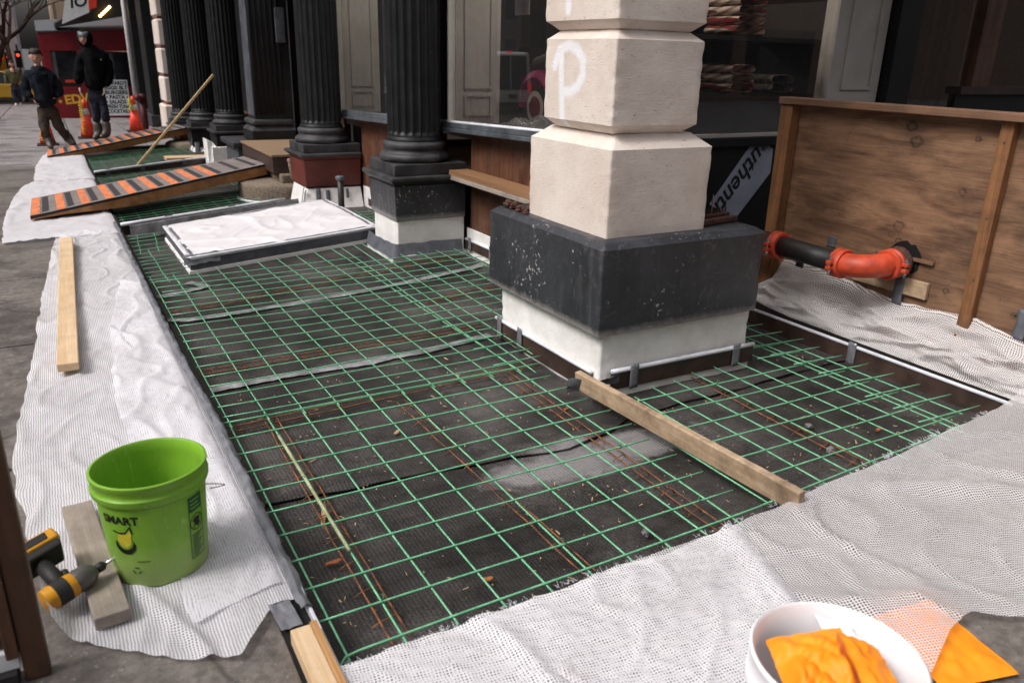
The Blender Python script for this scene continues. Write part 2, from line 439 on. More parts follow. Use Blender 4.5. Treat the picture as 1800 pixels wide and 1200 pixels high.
def black_paint():
    t = NT('black_gloss_paint'); v = t.coord()
    n1 = t.noise(v, 2.6, 6, 0.65, 0.5); n2 = t.noise(t.coord('Object', (9, 9, 1.2)), 1.6, 5, 0.65, 0.8); n3 = t.noise(v, 16, 5, 0.65, 1.5)
    cc = t.ramp(n1, [(0.3, c(36, 37, 41)), (0.7, c(62, 64, 70))])
    cc = t.mix(t.ramp(n2, [(0.52, 0.0), (0.74, 0.28)]), cc, c(98, 95, 95))
    cc = t.mix(t.ramp(n3, [(0.58, 0.0), (0.66, 0.30)]), cc, c(112, 106, 104))
    sp = t.math('ADD', t.noise(v, 42, 3, 0.55, 0.6), t.math('MULTIPLY', t.noise(v, 3.2, 3, 0.5), 0.5))
    cc = t.mix(t.ramp(sp, [(0.945, 0.0), (0.97, 0.8)]), cc, c(186, 182, 180))
    sx = t.new('ShaderNodeSeparateXYZ'); t.link(v, sx.inputs[0])
    dz = t.math('ADD', sx.outputs[2], t.math('MULTIPLY', t.noise(v, 24, 4, 0.6), 0.05))
    cc = t.mix(t.ramp(t.math('SUBTRACT', dz, 0.0), [(0.300, 0.7), (0.335, 0.0)]), cc, c(150, 145, 142))   # scraped lower rim
    t.set(Base_Color=cc, Roughness=t.ramp(n2, [(0.35, 0.3), (0.7, 0.6)]))
    t.bump(t.math('ADD', t.math('MULTIPLY', n3, 0.8), t.noise(v, 60, 4, 0.6)), 0.3, 0.005)
    return t.m
M['black'] = black_paint()
M['iron'] = plain('black_iron_paint', c(30, 31, 34), c(17, 18, 20), 6, 0.5, 0.15, 50, speck=c(110, 106, 102), speck_t=0.76, spec=0.35)
M['iron_dust'] = plain('black_iron_paint_dusty', c(66, 65, 68), c(32, 32, 35), 7, 0.6, 0.2, 50)
M['white'] = plain('white_membrane_paint', c(250, 248, 246), c(232, 228, 224), 7, 0.5, 0.5, 16, bdist=0.012)
M['white_trim'] = plain('white_trim', c(232, 234, 240), c(206, 208, 214), 9, 0.35, 0.05)
M['brown_flash'] = plain('brown_flashing', c(76, 58, 50), c(50, 38, 34), 9, 0.5, 0.15, 60)
M['brick_red'] = plain('oxblood_paint', c(116, 54, 46), c(88, 40, 35), 5, 0.5, 0.15)
M['granite'] = plain('granite', c(150, 134, 116), c(88, 76, 66), 60, 0.9, 0.8, 110, bdist=0.01)
M['panelwood'] = wood('stained_wood_panel', c(112, 68, 46), c(34, 19, 14), 'Z', 0.75, 0.5, True, c(176, 148, 128), 0.12)
M['sill'] = plain('dark_slate_sill', c(92, 97, 103), c(60, 63, 68), 8, 0.45, 0.15, 50, speck=c(150, 150, 150), speck_t=0.77)
M['lum_y'] = wood('new_lumber', c(232, 206, 172), c(204, 166, 122), 'Y', 1.0, 0.6, True, c(120, 100, 80), 0.25)
M['lum_x'] = wood('new_lumber_crosswise', c(226, 196, 158), c(192, 150, 104), 'X', 1.0, 0.6, True, c(120, 100, 80), 0.25)
M['lum_grey'] = wood('weathered_lumber', c(178, 166, 154), c(136, 122, 110), 'Y', 1.0, 0.7, True, c(90, 82, 76), 0.5)
M['lum_used'] = wood('used_lumber', c(206, 180, 150), c(156, 128, 102), 'Y', 1.0, 0.65, True, c(84, 66, 54), 0.7, 3.3)
M['lum_brown'] = wood('brown_lumber', c(160, 112, 72), c(96, 62, 38), 'Z', 1.0, 0.6, True, c(60, 40, 30), 0.5)
M['lum_brown_y'] = wood('brown_lumber_rail', c(142, 106, 82), c(92, 66, 50), 'Y', 1.0, 0.6, True, c(60, 44, 36), 0.5)
M['lum_ledge'] = wood('ledge_lumber', c(164, 124, 88), c(112, 80, 56), 'Y', 1.0, 0.55, True)
M['lum_ramp'] = wood('ramp_side_lumber', c(202, 148, 96), c(150, 98, 58), 'X', 1.0, 0.65, True, c(80, 52, 36), 0.5)
def plywood(name, a, b, dark):
    t = NT(name); 
    mp = t.coord('Object', (1, 1.0, 3.2))
    wv = t.noise(t.coord('Object', (1.2, 1.2, 5.5)), 1.7, 6, 0.62, 1.1)
    rg = t.math('PINGPONG', t.math('MULTIPLY', t.noise(t.coord('Object', (1, 0.8, 3.0)), 1.3, 2, 0.5, 0.5), 9.0), 0.5)
    n1 = t.noise(t.coord('Object', (1, 1, 1)), 2.0, 6, 0.65); n2 = t.noise(t.coord('Object', (3, 3, 90)), 1.5, 4, 0.6)
    cc = t.ramp(t.math('ADD', t.math('MULTIPLY', wv, 0.62), t.math('ADD', t.math('MULTIPLY', rg, 0.22), t.math('MULTIPLY', n2, 0.5))), [(0.46, b), (0.80, a)])
    cc = t.mix(t.ramp(n1, [(0.45, 0.0), (0.7, 0.5)]), cc, dark)
    vo = t.new('ShaderNodeTexVoronoi'); t.link(t.coord('Object', (1, 2.6, 3.6)), vo.inputs['Vector']); vo.inputs['Scale'].default_value = 1.3
    cc = t.mix(t.ramp(vo.outputs['Distance'], [(0.028, 0.85), (0.05, 0.15), (0.075, 0.55), (0.10, 0.0)]), cc, tuple(x * 0.3 for x in dark[:3]) + (1,))
    sx = t.new('ShaderNodeSeparateXYZ'); t.link(t.tc.outputs['Object'], sx.inputs[0])
    wz = t.math('MULTIPLY', t.math('SUBTRACT', t.noise(t.coord('Object', (1, 1, 1)), 26, 4, 0.65), 0.5), 0.05)
    for (ky, kz, kr) in ((-0.525, 1.181, 0.022), (-0.570, 1.106, 0.026), (-0.560, 0.670, 0.026), (-0.577, 0.590, 0.016), (-0.861, 0.895, 0.015), (-0.882, 0.404, 0.014), (-0.882, 1.149, 0.013), (-1.3, 0.9, 0.02)):
        dy = t.math('DIVIDE', t.math('ADD', t.math('SUBTRACT', sx.outputs[1], ky), wz), kr * 1.25); dz = t.math('DIVIDE', t.math('ADD', t.math('SUBTRACT', sx.outputs[2], kz), wz), kr)
        d = t.math('SQRT', t.math('ADD', t.math('MULTIPLY', dy, dy), t.math('MULTIPLY', dz, dz)))
        cc = t.mix(t.ramp(t.math('MULTIPLY', d, 0.25), [(0.0, 0.35), (0.12, 0.30), (0.20, 0.75), (0.25, 0.75), (0.33, 0.15), (0.55, 0.10), (0.8, 0.0)]), cc, tuple(x * 0.28 for x in dark[:3]) + (1,))
    n5 = t.noise(t.coord('Object', (1, 0.9, 2.4)), 2.6, 8, 0.75, 0.2)
    cc = t.mix(t.ramp(n5, [(0.50, 0.0), (0.72, 0.30)]), cc, tuple(min(1, x * 1.9) for x in a[:3]) + (1,))
    cc = t.mix(t.ramp(t.noise(t.coord('Object', (1, 30, 30)), 1.4, 3, 0.6), [(0.70, 0.0), (0.74, 0.7)]), cc, tuple(x * 0.35 for x in dark[:3]) + (1,))
    t.set(Base_Color=cc, Roughness=0.55); t.bump(n2, 0.15, 0.002); return t.m
M['ply'] = plywood('plywood_face', c(158, 121, 93), c(94, 67, 50), c(66, 50, 42))
M['ply_dark'] = plywood('plywood_face_brown', c(72, 46, 32), c(48, 30, 22), c(30, 20, 16))
M['lum_dark'] = wood('dark_stained_lumber', c(96, 64, 44), c(52, 34, 24), 'Z', 1.0, 0.6, True, c(40, 28, 22), 0.5)
M['ply_edge'] = wood('plywood_edge', c(206, 158, 104), c(150, 102, 60), 'Y', 2.5, 0.6, False)
M['orange_pipe'] = plain('orange_enamel', c(216, 84, 52), c(176, 62, 40), 14, 0.5, 0.2, 70)
M['pipe_black'] = plain('black_steel_pipe', c(44, 42, 42), c(28, 26, 26), 8, 0.5, 0.2, 70)
M['steel'] = plain('zinc_bolt', c(196, 196, 200), c(140, 140, 146), 20, 0.3, 0.0, metal=0.9)
def scuffed():
    t = NT('lime_plastic'); v = t.coord()
    n1 = t.noise(v, 5, 6, 0.65); n2 = t.noise(t.coord('Object', (1, 1, 0.25)), 60, 4, 0.6, 1.0); n3 = t.noise(v, 26, 5, 0.7, 0.8)
    cc = t.ramp(n1, [(0.35, c(116, 164, 46)), (0.7, c(136, 188, 54))])
    cc = t.mix(t.ramp(n2, [(0.60, 0.0), (0.72, 0.35)]), cc, c(186, 206, 140))
    cc = t.mix(t.ramp(n3, [(0.62, 0.0), (0.72, 0.45)]), cc, c(150, 160, 104))
    sx = t.new('ShaderNodeSeparateXYZ'); t.link(v, sx.inputs[0])
    dz = t.math('SUBTRACT', sx.outputs[2], t.math('MULTIPLY', n1, 0.16))
    cc = t.mix(t.ramp(dz, [(0.02, 0.45), (0.12, 0.0)]), cc, c(168, 170, 128))      # cement dust on the lower part
    t.set(Base_Color=cc, Roughness=t.ramp(n3, [(0.4, 0.38), (0.7, 0.6)])); t.b.inputs['Specular IOR Level'].default_value = 0.4
    t.bump(n2, 0.05, 0.002); return t.m
M['bucket_green'] = scuffed()
M['print_dark'] = plain('dark_green_print', c(28, 84, 56), c(20, 66, 44), 30, 0.5, 0)
M['print_black'] = plain('black_print', c(22, 26, 26), c(14, 16, 16), 30, 0.5, 0)
M['print_yellow'] = plain('yellow_print', c(216, 206, 60), c(190, 178, 52), 30, 0.5, 0)
M['bucket_white'] = plain('white_plastic', c(244, 242, 246), c(230, 228, 232), 5, 0.4, 0.04, 50, spec=0.4)
M['bag_orange'] = plain('orange_paper', c(255, 156, 20), c(246, 138, 12), 5, 0.6, 0.2, 20)
M['bag_white'] = plain('white_paper', c(240, 236, 236), c(220, 214, 214), 6, 0.6, 0.2, 30)
M['bag_brown'] = plain('brown_print', c(120, 50, 30), c(100, 40, 24), 6, 0.6, 0.0)
M['tool_yellow'] = plain('yellow_tool_plastic', c(226, 158, 22), c(176, 120, 22), 10, 0.45, 0.1, 60)
M['tool_black'] = plain('black_tool_rubber', c(34, 32, 32), c(22, 20, 20), 10, 0.6, 0.2, 120)
M['tool_grey'] = plain('grey_gear_case', c(112, 108, 106), c(80, 76, 76), 10, 0.4, 0.1, metal=0.4)
M['strip_orange'] = plain('orange_grip_tape', c(244, 140, 84), c(176, 104, 74), 16, 0.7, 0.5, 220)
M['strip_black'] = plain('black_grip_tape', c(62, 56, 58), c(42, 38, 40), 30, 0.8, 0.5, 220)
M['strip_grey'] = wood('grey_ramp_deck', c(148, 138, 136), c(106, 96, 94), 'X', 1.0, 0.75, False, c(80, 74, 72), 0.4)
M['cone_o'] = plain('traffic_cone_orange', c(244, 70, 44), c(214, 56, 36), 6, 0.5, 0.05)
M['cone_w'] = plain('reflective_band', c(214, 210, 208), c(180, 176, 176), 20, 0.4, 0.1)
M['rubber'] = plain('black_rubber', c(44, 42, 42), c(28, 27, 27), 9, 0.75, 0.2)
M['rope'] = plain('yellow_rope', c(226, 210, 50), c(170, 154, 30), 80, 0.7, 0.5, 200)
M['red_shed'] = plain('crimson_paint', c(142, 18, 32), c(116, 12, 24), 3, 0.4, 0.08)
M['gold'] = plain('gold_lettering', c(252, 196, 70), c(232, 172, 50), 10, 0.5, 0)
M['board_white'] = plain('white_menu_board', c(236, 238, 240), c(222, 224, 228), 6, 0.5, 0.0)
M['glass'] = glass('shop_glass')
M['glass_dark'] = plain('dark_window', c(40, 42, 48), c(22, 23, 27), 2, 0.12, 0)
M['panel_white'] = plain('offwhite_panelling', c(194, 188, 182), c(178, 172, 166), 4, 0.5, 0.05)
M['interior'] = plain('dark_interior', c(46, 42, 40), c(28, 26, 26), 3, 0.8, 0.1)
M['interior_floor'] = plain('interior_floor', c(90, 70, 56), c(60, 46, 38), 3, 0.5, 0.1)
M['facade_up'] = plain('upper_facade', c(120, 96, 84), c(90, 70, 62), 4, 0.8, 0.2)
M['brownstone'] = plain('brownstone', c(134, 82, 70), c(104, 62, 54), 6, 0.8, 0.2)
M['pink'] = plain('pink_enamel', c(214, 50, 136), c(196, 40, 122), 3, 0.18, 0.0, coat=0.6)
M['tyre'] = plain('tyre', c(28, 27, 28), c(18, 18, 18), 9, 0.7, 0.2)
M['whitewall'] = plain('whitewall', c(232, 222, 206), c(214, 204, 188), 9, 0.5, 0)
M['chrome'] = plain('chrome', c(220, 220, 222), c(190, 190, 196), 9, 0.12, 0, metal=1.0)
M['plastic'] = None
def plastic():
    t = NT('clear_plastic_sheet'); t.set(Base_Color=c(226, 226, 228), Roughness=0.22); t.b.inputs['Alpha'].default_value = 0.35
    t.bump(t.noise(t.coord(), 14, 4, 0.6), 0.5, 0.01); return t.m
M['plastic'] = plastic()
def plaid():
    t = NT('plaid_wool'); v = t.coord('Object', (1, 1, 1), (0.3, 0.2, 0.1)); sx = t.new('ShaderNodeSeparateXYZ'); t.link(v, sx.inputs[0])
    a = t.math('GREATER_THAN', t.math('PINGPONG', t.math('MULTIPLY', sx.outputs[0], 14.0), 0.5), 0.28)
    b = t.math('GREATER_THAN', t.math('PINGPONG', t.math('MULTIPLY', sx.outputs[2], 22.0), 0.5), 0.28)
    cc = t.mix(a, c(226, 200, 180), c(150, 40, 38)); cc = t.mix(t.math('MULTIPLY', b, 0.6), cc, c(46, 40, 44))
    t.set(Base_Color=cc, Roughness=0.9); return t.m
M['plaid'] = plaid()
M['blanket'] = plain('grey_striped_blanket', c(170, 160, 148), c(90, 82, 76), 22, 0.9, 0.2)

# ------------------------------------------------------------------ the ground
def sheet(name, x0, x1, y0, y1, z, mat, nx=2, ny=2, fn=None):
    ys = sorted(set([y0, y1] + [lerp(y0, y1, i / ny) for i in range(ny + 1)] + ([2.0] if y0 < 2 < y1 else [])))
    mb = MB(); n = nx + 1
    for y in ys:
        for i in range(n):
            x = lerp(x0, x1, i / nx); mb.v.append((x, y, z + (fn(x, y) if fn else gy(y))))
    for j in range(len(ys) - 1):
        for i in range(nx): mb.f.append((j * n + i, j * n + i + 1, (j + 1) * n + i + 1, (j + 1) * n + i))
    return mb.build(name, mat)
struct(sheet('road', -400, 400, -300, 900, -0.125, M['asphalt'], 2, 60))
KX = -3.3          # kerb line
PX0, PX1, PY0, PY1 = -0.055, 3.14, -1.60, 13.6
sw = MB()
def bedq(x0, x1, y0, y1):
    ys = [y for y in (y0, 2.0, y1) if y0 <= y <= y1]
    for a, b in zip(sorted(set(ys)), sorted(set(ys))[1:]):
        sw.hexa([(x0, a, -0.12 + gy(a)), (x1, a, -0.12 + gy(a)), (x1, b, -0.12 + gy(b)), (x0, b, -0.12 + gy(b)),
                 (x0, a, 0.026 + gy(a)), (x1, a, 0.026 + gy(a)), (x1, b, 0.026 + gy(b)), (x0, b, 0.026 + gy(b))])
bedq(KX, PX0 - 0.07, -8, 60); bedq(PX0 - 0.065, 9, -8, PY0 - 0.06); bedq(PX0 - 0.065, 9, PY1 + 0.004, 60)
bedq(PX1 + 0.02, 9, PY0 - 0.055, 0.6)
sidewalk = struct(sw.build('sidewalk', M['bedding']))
def slab(x0, x1, y0, y1, mat):
    j = 0.012; t = [random.uniform(-0.002, 0.002) for _ in range(4)]
    mb = MB(); z = 0.04
    p = [(x0 + j, y0 + j), (x1 - j, y0 + j), (x1 - j, y1 - j), (x0 + j, y1 - j)]
    mb.hexa([(a, b, 0.0 + gy(b)) for a, b in p] + [(a, b, z + gy(b) + q) for (a, b), q in zip(p, t)])
    return mb.build('paving_slab', mat, sidewalk, bevel=0.004, seg=1)
ycuts = [-8, -6.2, -4.6, -3.1, -1.62, -0.12, 1.3, 2.76, 4.3, 5.8, 7.3, 8.9, 10.4, 11.95, 13.604, 15.1, 16.7, 18.3, 19.9, 21.5, 23.2, 24.9, 26.6, 28.4, 30.2, 32.0, 34.0, 36.0, 38.0]
for a, b in zip(ycuts, ycuts[1:]):
    far = M['slab'] if a < 10 else M['slab_far']
    xs = [KX + 0.16, -1.75, PX0 - 0.065]
    if a >= PY1 - 0.01: xs = [KX + 0.16, -1.75, PX0 - 0.065, 1.1, 2.6]
    if b <= PY0: xs = [KX + 0.16, -1.75, -0.12, 1.35, 2.9, 4.4]
    for x0, x1 in zip(xs, xs[1:]): slab(x0, x1, a, b, far)
kb = thing('kerb', 'pale granite kerb along the edge of the sidewalk', 'kerb', (KX, 0, 0))
for a, b in zip(ycuts[::2], ycuts[2::2]):
    mb = MB(); mb.hexa([(KX, a + .01, -0.14 + gy(a)), (KX + 0.15, a + .01, -0.14 + gy(a)), (KX + 0.15, b, -0.14 + gy(b)), (KX, b, -0.14 + gy(b)),
                        (KX, a + .01, 0.043 + gy(a)), (KX + 0.15, a + .01, 0.043 + gy(a)), (KX + 0.15, b, 0.043 + gy(b)), (KX, b, 0.043 + gy(b))])
    mb.build('kerb_stone', M['granite'], kb, bevel=0.015)

# pit floor: two overlapping lengths of dark drainage mat
def fl(x, y): return gf(x, y) + 0.004 * fbm(x * 2.2, y * 2.2, 1.0)
mb = MB(); mb.grid(70, 46, lambda u, v: (lerp(PX0, PX1 + 0.02, u), lerp(PY0 - 0.03, -0.5, v), -0.060 + fl(lerp(PX0, PX1, u), lerp(PY0, -0.5, v)) - 0.02 * sst(-1.47, -1.60, lerp(PY0, -0.5, v))))
struct(mb.build('pit_floor', M['mat'], smooth=True))
def seam(x): return interp(x, [(-0.1, -0.60), (0.25, -0.645), (0.5, -0.655), (0.9, -0.70), (1.2, -0.745), (1.45, -0.70), (1.6, -0.62), (2.0, -0.6), (3.2, -0.56)]) + 0.018 * ns(x * 5, 3.3)
def matf(u, v):
    x = lerp(PX0, PX1 + 0.02, u); y0 = seam(x); y = lerp(y0, 3.0, v ** 1.6)
    lift = 0.014 * math.exp(-((y - y0) / 0.05) ** 2) * (0.5 + 0.5 * ns(x * 4, 9)) + 0.02 * math.exp(-((y - y0 - 0.06) / 0.04) ** 2) * sst(0.45, 0.6, ns(x * 2.2 + 3, 4) + 0.5)
    return (x, y, -0.0535 + fl(x, y) + lift)
mb = MB(); mb.grid(110, 80, matf)
o = mb.build('mat_overlap', M['mat'], smooth=True); struct(o, 'upper length of dark drainage mat lapped over the front one')
s = o.modifiers.new('s', 'SOLIDIFY'); s.thickness = 0.006; s.offset = -1
struct(sheet('pit_floor_distant', PX0, 2.45, 2.9, PY1, -0.054, M['mat'], 6, 30, gf))
# pit sides
mb = MB()
ysx = [-1.66, -0.6, 0.6, 2.0, 4.0, 6, 8, 10, 12, 13.6]
for a, b in zip(ysx, ysx[1:]):
    mb.hexa([(-0.13, a, -0.12 + gy(a)), (PX0, a, -0.12 + gy(a)), (PX0, b, -0.12 + gy(b)), (-0.13, b, -0.12 + gy(b)),
             (-0.13, a, 0.034 + gy(a)), (PX0, a, 0.034 + gy(a)), (PX0, b, 0.034 + gy(b)), (-0.13, b, 0.034 + gy(b))])
mb.box(-0.13, PX1 + 0.03, PY0 - 0.09, PY0 - 0.03, -0.12, 0.030)
mb.box(-0.13, 2.4, PY1 - 0.04, PY1 - 0.001, -0.6, 0.03 + gy(PY1))
struct(mb.build('pit_sides', M['pit_side']))
# crumbly cut edge of the old slab left of the mat
mb = MB()
for i in range(160):
    y = random.uniform(-1.35, 0.35); r = random.uniform(0.006, 0.02)
    if y > 0.05 and random.random() < 0.5: continue
    mb.sphere((PX0 + random.uniform(0.0, 0.028), y, -0.03 + random.uniform(-0.02, 0.03)), r, 5, 4, (1, random.uniform(.8, 1.6), .8))
o = mb.build('broken_slab_edge', M['rubble']); o['kind'] = 'stuff'; o['label'] = 'crumbly broken concrete along the cut slab edge'; o['category'] = 'rubble'
# ------------------------------------------------------------------ green wire mesh sheets
def wire(parent, p0, p1, r=0.0033, sag=0.006, mat='green', seed=0, hook=None):
    p0, p1 = Vector(p0), Vector(p1); n = max(4, int((p1 - p0).length / 0.12)); pts = []
    for i in range(n + 1):
        t = i / n; p = p0.lerp(p1, t)
        p.x += sag * 0.5 * ns(seed * 3.1 + t * 3, 1.0); p.y += sag * 0.8 * ns(seed * 2.3 + t * 3, 5.0)
        p.z += sag * ns(p.x * 1.3, p.y * 1.3, 2.0) + gf(p.x, p.y)
        pts.append(p)
    if hook: pts = [Vector(q) for q in hook] + pts
    mb = MB(); mb.tube(pts, r, 6); return mb.build('wire', M[mat], parent, smooth=True)
P6 = 0.1524
def lattice(label, longs, trans, loc, zl=0.0, zt=0.0064, mat='green', r=0.0033, sag=0.006):
    """longs: (x0,y0,x1,y1); trans the same"""
    t = thing('wire_mesh', label, 'wire mesh', loc, 'green wire mesh sheets laid in the pit')
    for i, (a, b, cc, d) in enumerate(longs): wire(t, (a, b, zl), (cc, d, zl), r, sag, mat, i + len(label))
    for i, (a, b, cc, d) in enumerate(trans): wire(t, (a, b, zt), (cc, d, zt), r, sag, mat, i + 40 + len(label))
    return t
jl = lambda s=0.006: random.uniform(-s, s)
fr = lattice('nearest green wire mesh sheet, its front corner by the wooden stop block',
        [(i * P6 + jl(.003), 0.02 + jl(.01), i * P6 + jl(.003), -1.555 + jl(.004)) for i in range(10)],
        [(-0.055 + jl(.02), -k * P6, 1.50 + jl(.02), -k * P6 + jl(.003)) for k in range(0, 10)], (0.7, -0.75, 0))
# edge wire of that sheet, hooked down at the corner
pts = [(-0.03, -1.60, -0.045), (-0.035, -1.575, -0.02), (-0.028, -1.55, -0.002), (-0.005, -1.533, 0.0066), (0.03, -1.527, 0.0066)]
wire(fr, (0.06, -1.526, 0.0066), (1.55, -1.498, 0.0066), 0.0036, 0.004, 'green', 77, pts)
lattice('green wire mesh sheet right of the leaning plank, below the pier',
        [(x, y0, x + jl(.006), -1.50 + jl(.02)) for x, y0 in ((1.545, -0.62), (1.70, -0.53), (1.85, -0.47), (2.0, -0.45), (2.152, -0.41), (2.305, -0.40), (2.46, -0.42), (2.615, -0.33), (2.752, 0.02))],
        [(x0, y, 2.86 + jl(.02), y + d) for x0, y, d in ((2.60, -0.30, -.02), (2.585, -0.435, -.02), (1.66, -0.585, -.02), (1.60, -0.745, -.015), (1.58, -0.90, -.01), (1.57, -1.047, -.01), (1.57, -1.20, -.006), (1.57, -1.35, 0.0), (1.5, -1.497, 0.075))], (2.3, -0.9, 0))
lattice('narrow green wire mesh strip lapped along the brown flashing at the right',
        [(2.772, 0.06, 2.768, -1.44), (2.90, 0.10, 2.896, -1.36)],
        [(2.66 + jl(.04), y + 0.012, 3.03 + jl(.02), y - 0.008) for y in (-0.04, -0.19, -0.327, -0.463, -0.612, -0.758, -0.905, -1.055, -1.20, -1.342)], (2.85, -0.6, 0.009), 0.012, 0.0185)
tb = [0.045, 0.16, 0.287, 0.412, 0.54, 0.68, 0.808, 0.945, 1.07, 1.195, 1.345, 1.46, 1.575, 1.718, 1.845, 1.972, 2.10, 2.23, 2.40]
lattice('long green wire mesh sheet in front of the covered hatch',
        [(0.0 + i * 0.1525, -0.05 + jl(.01), -0.03 + i * 0.149, y1) for i, y1 in enumerate((2.58, 2.58, 2.58, 2.67, 2.67, 2.72, 2.74, 2.76, 2.82, 2.87))],
        [(-0.02 + jl(.015), y, 1.42 + jl(.03), y + 0.035 * (y / 2.0) + 0.01) for y in tb] + [(-0.03, -0.012, 1.5, -0.004)], (0.7, 1.2, 0), 0.009, 0.0150, 'green', 0.0027)
lattice('green wire mesh sheet between the pier and the fluted column with the white foot',
        [(1.36, -0.02, 1.385, 2.85), (1.428, -0.1, 1.50, 2.88), (1.54, 0.12, 1.578, 2.89)] + [(x, 0.7, x + 0.02, y) for x, y in ((1.70, 2.42), (1.85, 2.42), (2.0, 2.42), (2.15, 2.42))],
        [(1.28 + jl(.03), y, 1.56, y + 0.01) for y in (0.06, 0.17, 0.30, 0.425, 0.555)] + [(1.30 + jl(.03), y, 2.26, y + 0.05) for y in (0.70, 0.83, 0.96, 1.09, 1.22, 1.36, 1.48, 1.60, 1.74, 1.87, 2.0, 2.13, 2.26)], (1.7, 1.5, 0), 0.014, 0.0200, 'green', 0.0027)
lattice('bent green wire mesh strip between the hatch and the left edge',
        [(0.041, 4.25, -0.007, 3.43), (0.18, 4.27, 0.13, 3.46), (0.06, 3.57, 0.068, 2.40), (-0.055, 3.6, -0.058, 2.38), (0.125, 2.46, 0.13, 2.3)],
        [(-0.06, y, 0.22 + jl(.03), y + 0.06 + jl(.02)) for y in (2.40, 2.47, 2.56, 2.68, 2.82, 2.97, 3.1, 3.25, 3.4, 3.55, 3.72, 3.9, 4.05, 4.2)], (0.07, 3.3, 0), 0.006, 0.0110, 'green', 0.0026, 0.02)
lattice('green wire mesh under the nearer striped ramp',
        [(i * 0.155, 4.75, i * 0.155 - 0.02, 9.2) for i in range(0, 11)],
        [(-0.04, y, 1.62, y + 0.5) for y in [4.8 + k * 0.1524 for k in range(28)]], (0.7, 6.8, gy(6.8)), 0.0, 0.0064, 'green', 0.0018)
lattice('green wire mesh under the farther striped ramp',
        [(i * 0.155, 9.8, i * 0.155 - 0.02, 13.4) for i in range(0, 11)],
        [(-0.04, y, 1.62, y + 0.4) for y in [9.9 + k * 0.1524 for k in range(22)]], (0.7, 11.6, gy(11.6)), 0.0, 0.0064, 'green', 0.0018)
lattice('green wire mesh patch between the hatch and the black vent pipe',
        [(1.98, 2.98, 2.0, 4.3), (2.12, 2.98, 2.14, 4.3), (2.26, 3.0, 2.27, 4.3)],
        [(1.9, y, 2.3, y + 0.03) for y in (3.02, 3.12, 3.22, 3.32, 3.42, 3.54, 3.66, 3.78, 3.9, 4.02, 4.15)], (2.1, 3.6, 0), 0.0, 0.0056, 'green', 0.0026)
# twisted dark ties where sheets are wired together
tie = None
for i, (x, y) in enumerate([(0.154, -1.372), (0.767, -1.372), (0.152, -0.61), (0.76, -0.30), (1.335, -0.91), (0.15, 0.0), (0.762, 0.0), (1.24, 0.02), (2.15, -0.59), (1.335, -1.37)]):
    mb = MB(); mb.tube([(0.004 * math.cos(a) * (1 + .2 * (i % 3)), (a - 6) * 0.0012, 0.006 * math.sin(a) + 0.003) for a in [k * 0.8 for k in range(16)]], 0.0018, 5)
    mb.tube([(0, 0, 0.008), (0.008, 0.006, 0.016), (0.004, 0.014, 0.02)], 0.0016, 5)
    o = mb.build('wire_tie', M['green_dark'], smooth=True); o.location = (x, y, 0.003 + gf(x, y)); o.rotation_euler = (0, 0, i * 0.7)
    tag(o, ['dark green twist tie on the thick pale rod, closest to the front edge wire', 'twist tie on the second rusty bar support, closest to the front edge wire', 'twist tie halfway along the thick pale rod', 'twist tie on the second rusty bar support near the mesh overlap', 'twist tie on the rusty bar support left of the leaning plank', 'leftmost twist tie on the mesh overlap line', 'middle twist tie on the mesh overlap line', 'rightmost twist tie on the mesh overlap line', 'twist tie right of the leaning plank just below the pier', 'twist tie on the third rusty bar support near the front edge'][i], 'wire tie', 'twisted ties on the mesh')

# ------------------------------------------------------------------ rusty bar supports (slab bolsters)
def bolster(label, a, b, w=0.034, h=0.036, step=0.15, seed=0):
    a, b = Vector(a), Vector(b); d = (b - a); L = d.length; d.normalize(); sd = Vector((-d.y, d.x, 0))
    t = thing('bar_support', label, 'bar support', tuple(a.lerp(b, 0.5)), 'rusty wire bar supports on the mat')
    base = -0.052
    for s in (-1, 1):
        mb = MB(); mb.tube([(lambda p: (p.x, p.y, base + 0.005 + h * (0.55 if s > 0 else 0.3) + gf(p.x, p.y)))(a + d * (L * i / 14) + sd * (s * w / 2 + 0.006 * ns(i * .6, seed, s))) for i in range(15)], 0.0031, 6)
        mb.build('runner', M['rust'], t, smooth=True)
    mb = MB(); k = int(L / step)
    for i in range(k):
        p = a + d * (step * (i + 0.5)); g = gf(p.x, p.y)
        q = [p - sd * w * 0.95, p - sd * w * 0.5, p, p + sd * w * 0.5, p + sd * w * 1.0]
        z = [base, base + h * 0.35, base + h * 0.45, base + h * 0.6, base]
        mb.tube([(e.x, e.y, zz + g) for e, zz in zip(q, z)], 0.0020, 5)
    mb.build('cross_legs', M['rust'], t, smooth=True)['kind'] = 'stuff'
bolster('rusty bar support closest to the left edge, beside the thick pale rod', (0.176, 0.03, 0), (0.160, -1.50, 0), 0.05, seed=1)
bolster('rusty bar support across the middle of the front mesh', (0.748, -0.03, 0), (0.786, -1.50, 0), seed=2)
bolster('rusty bar support running just left of the leaning plank', (1.345, 0.06, 0), (1.325, -1.50, 0), seed=3)
bolster('rusty bar support right of the leaning plank under the pier', (2.185, -0.40, 0), (2.165, -1.46, 0), seed=4)
bolster('rusty bar support lying across, between the two pale strips', (-0.02, 0.715, 0), (1.58, 0.76, 0), seed=5)
bolster('rusty bar support lying across under the mesh overlap', (-0.03, 0.01, 0), (1.56, 0.10, 0), seed=6)
bolster('rusty bar support lying across, running to the foot of the fluted column', (-0.01, 1.76, 0), (2.24, 2.34, 0), seed=7)
bolster('short rusty bar support behind the pier side of the far pale strip', (1.45, 1.34, 0), (2.22, 1.50, 0), seed=8)
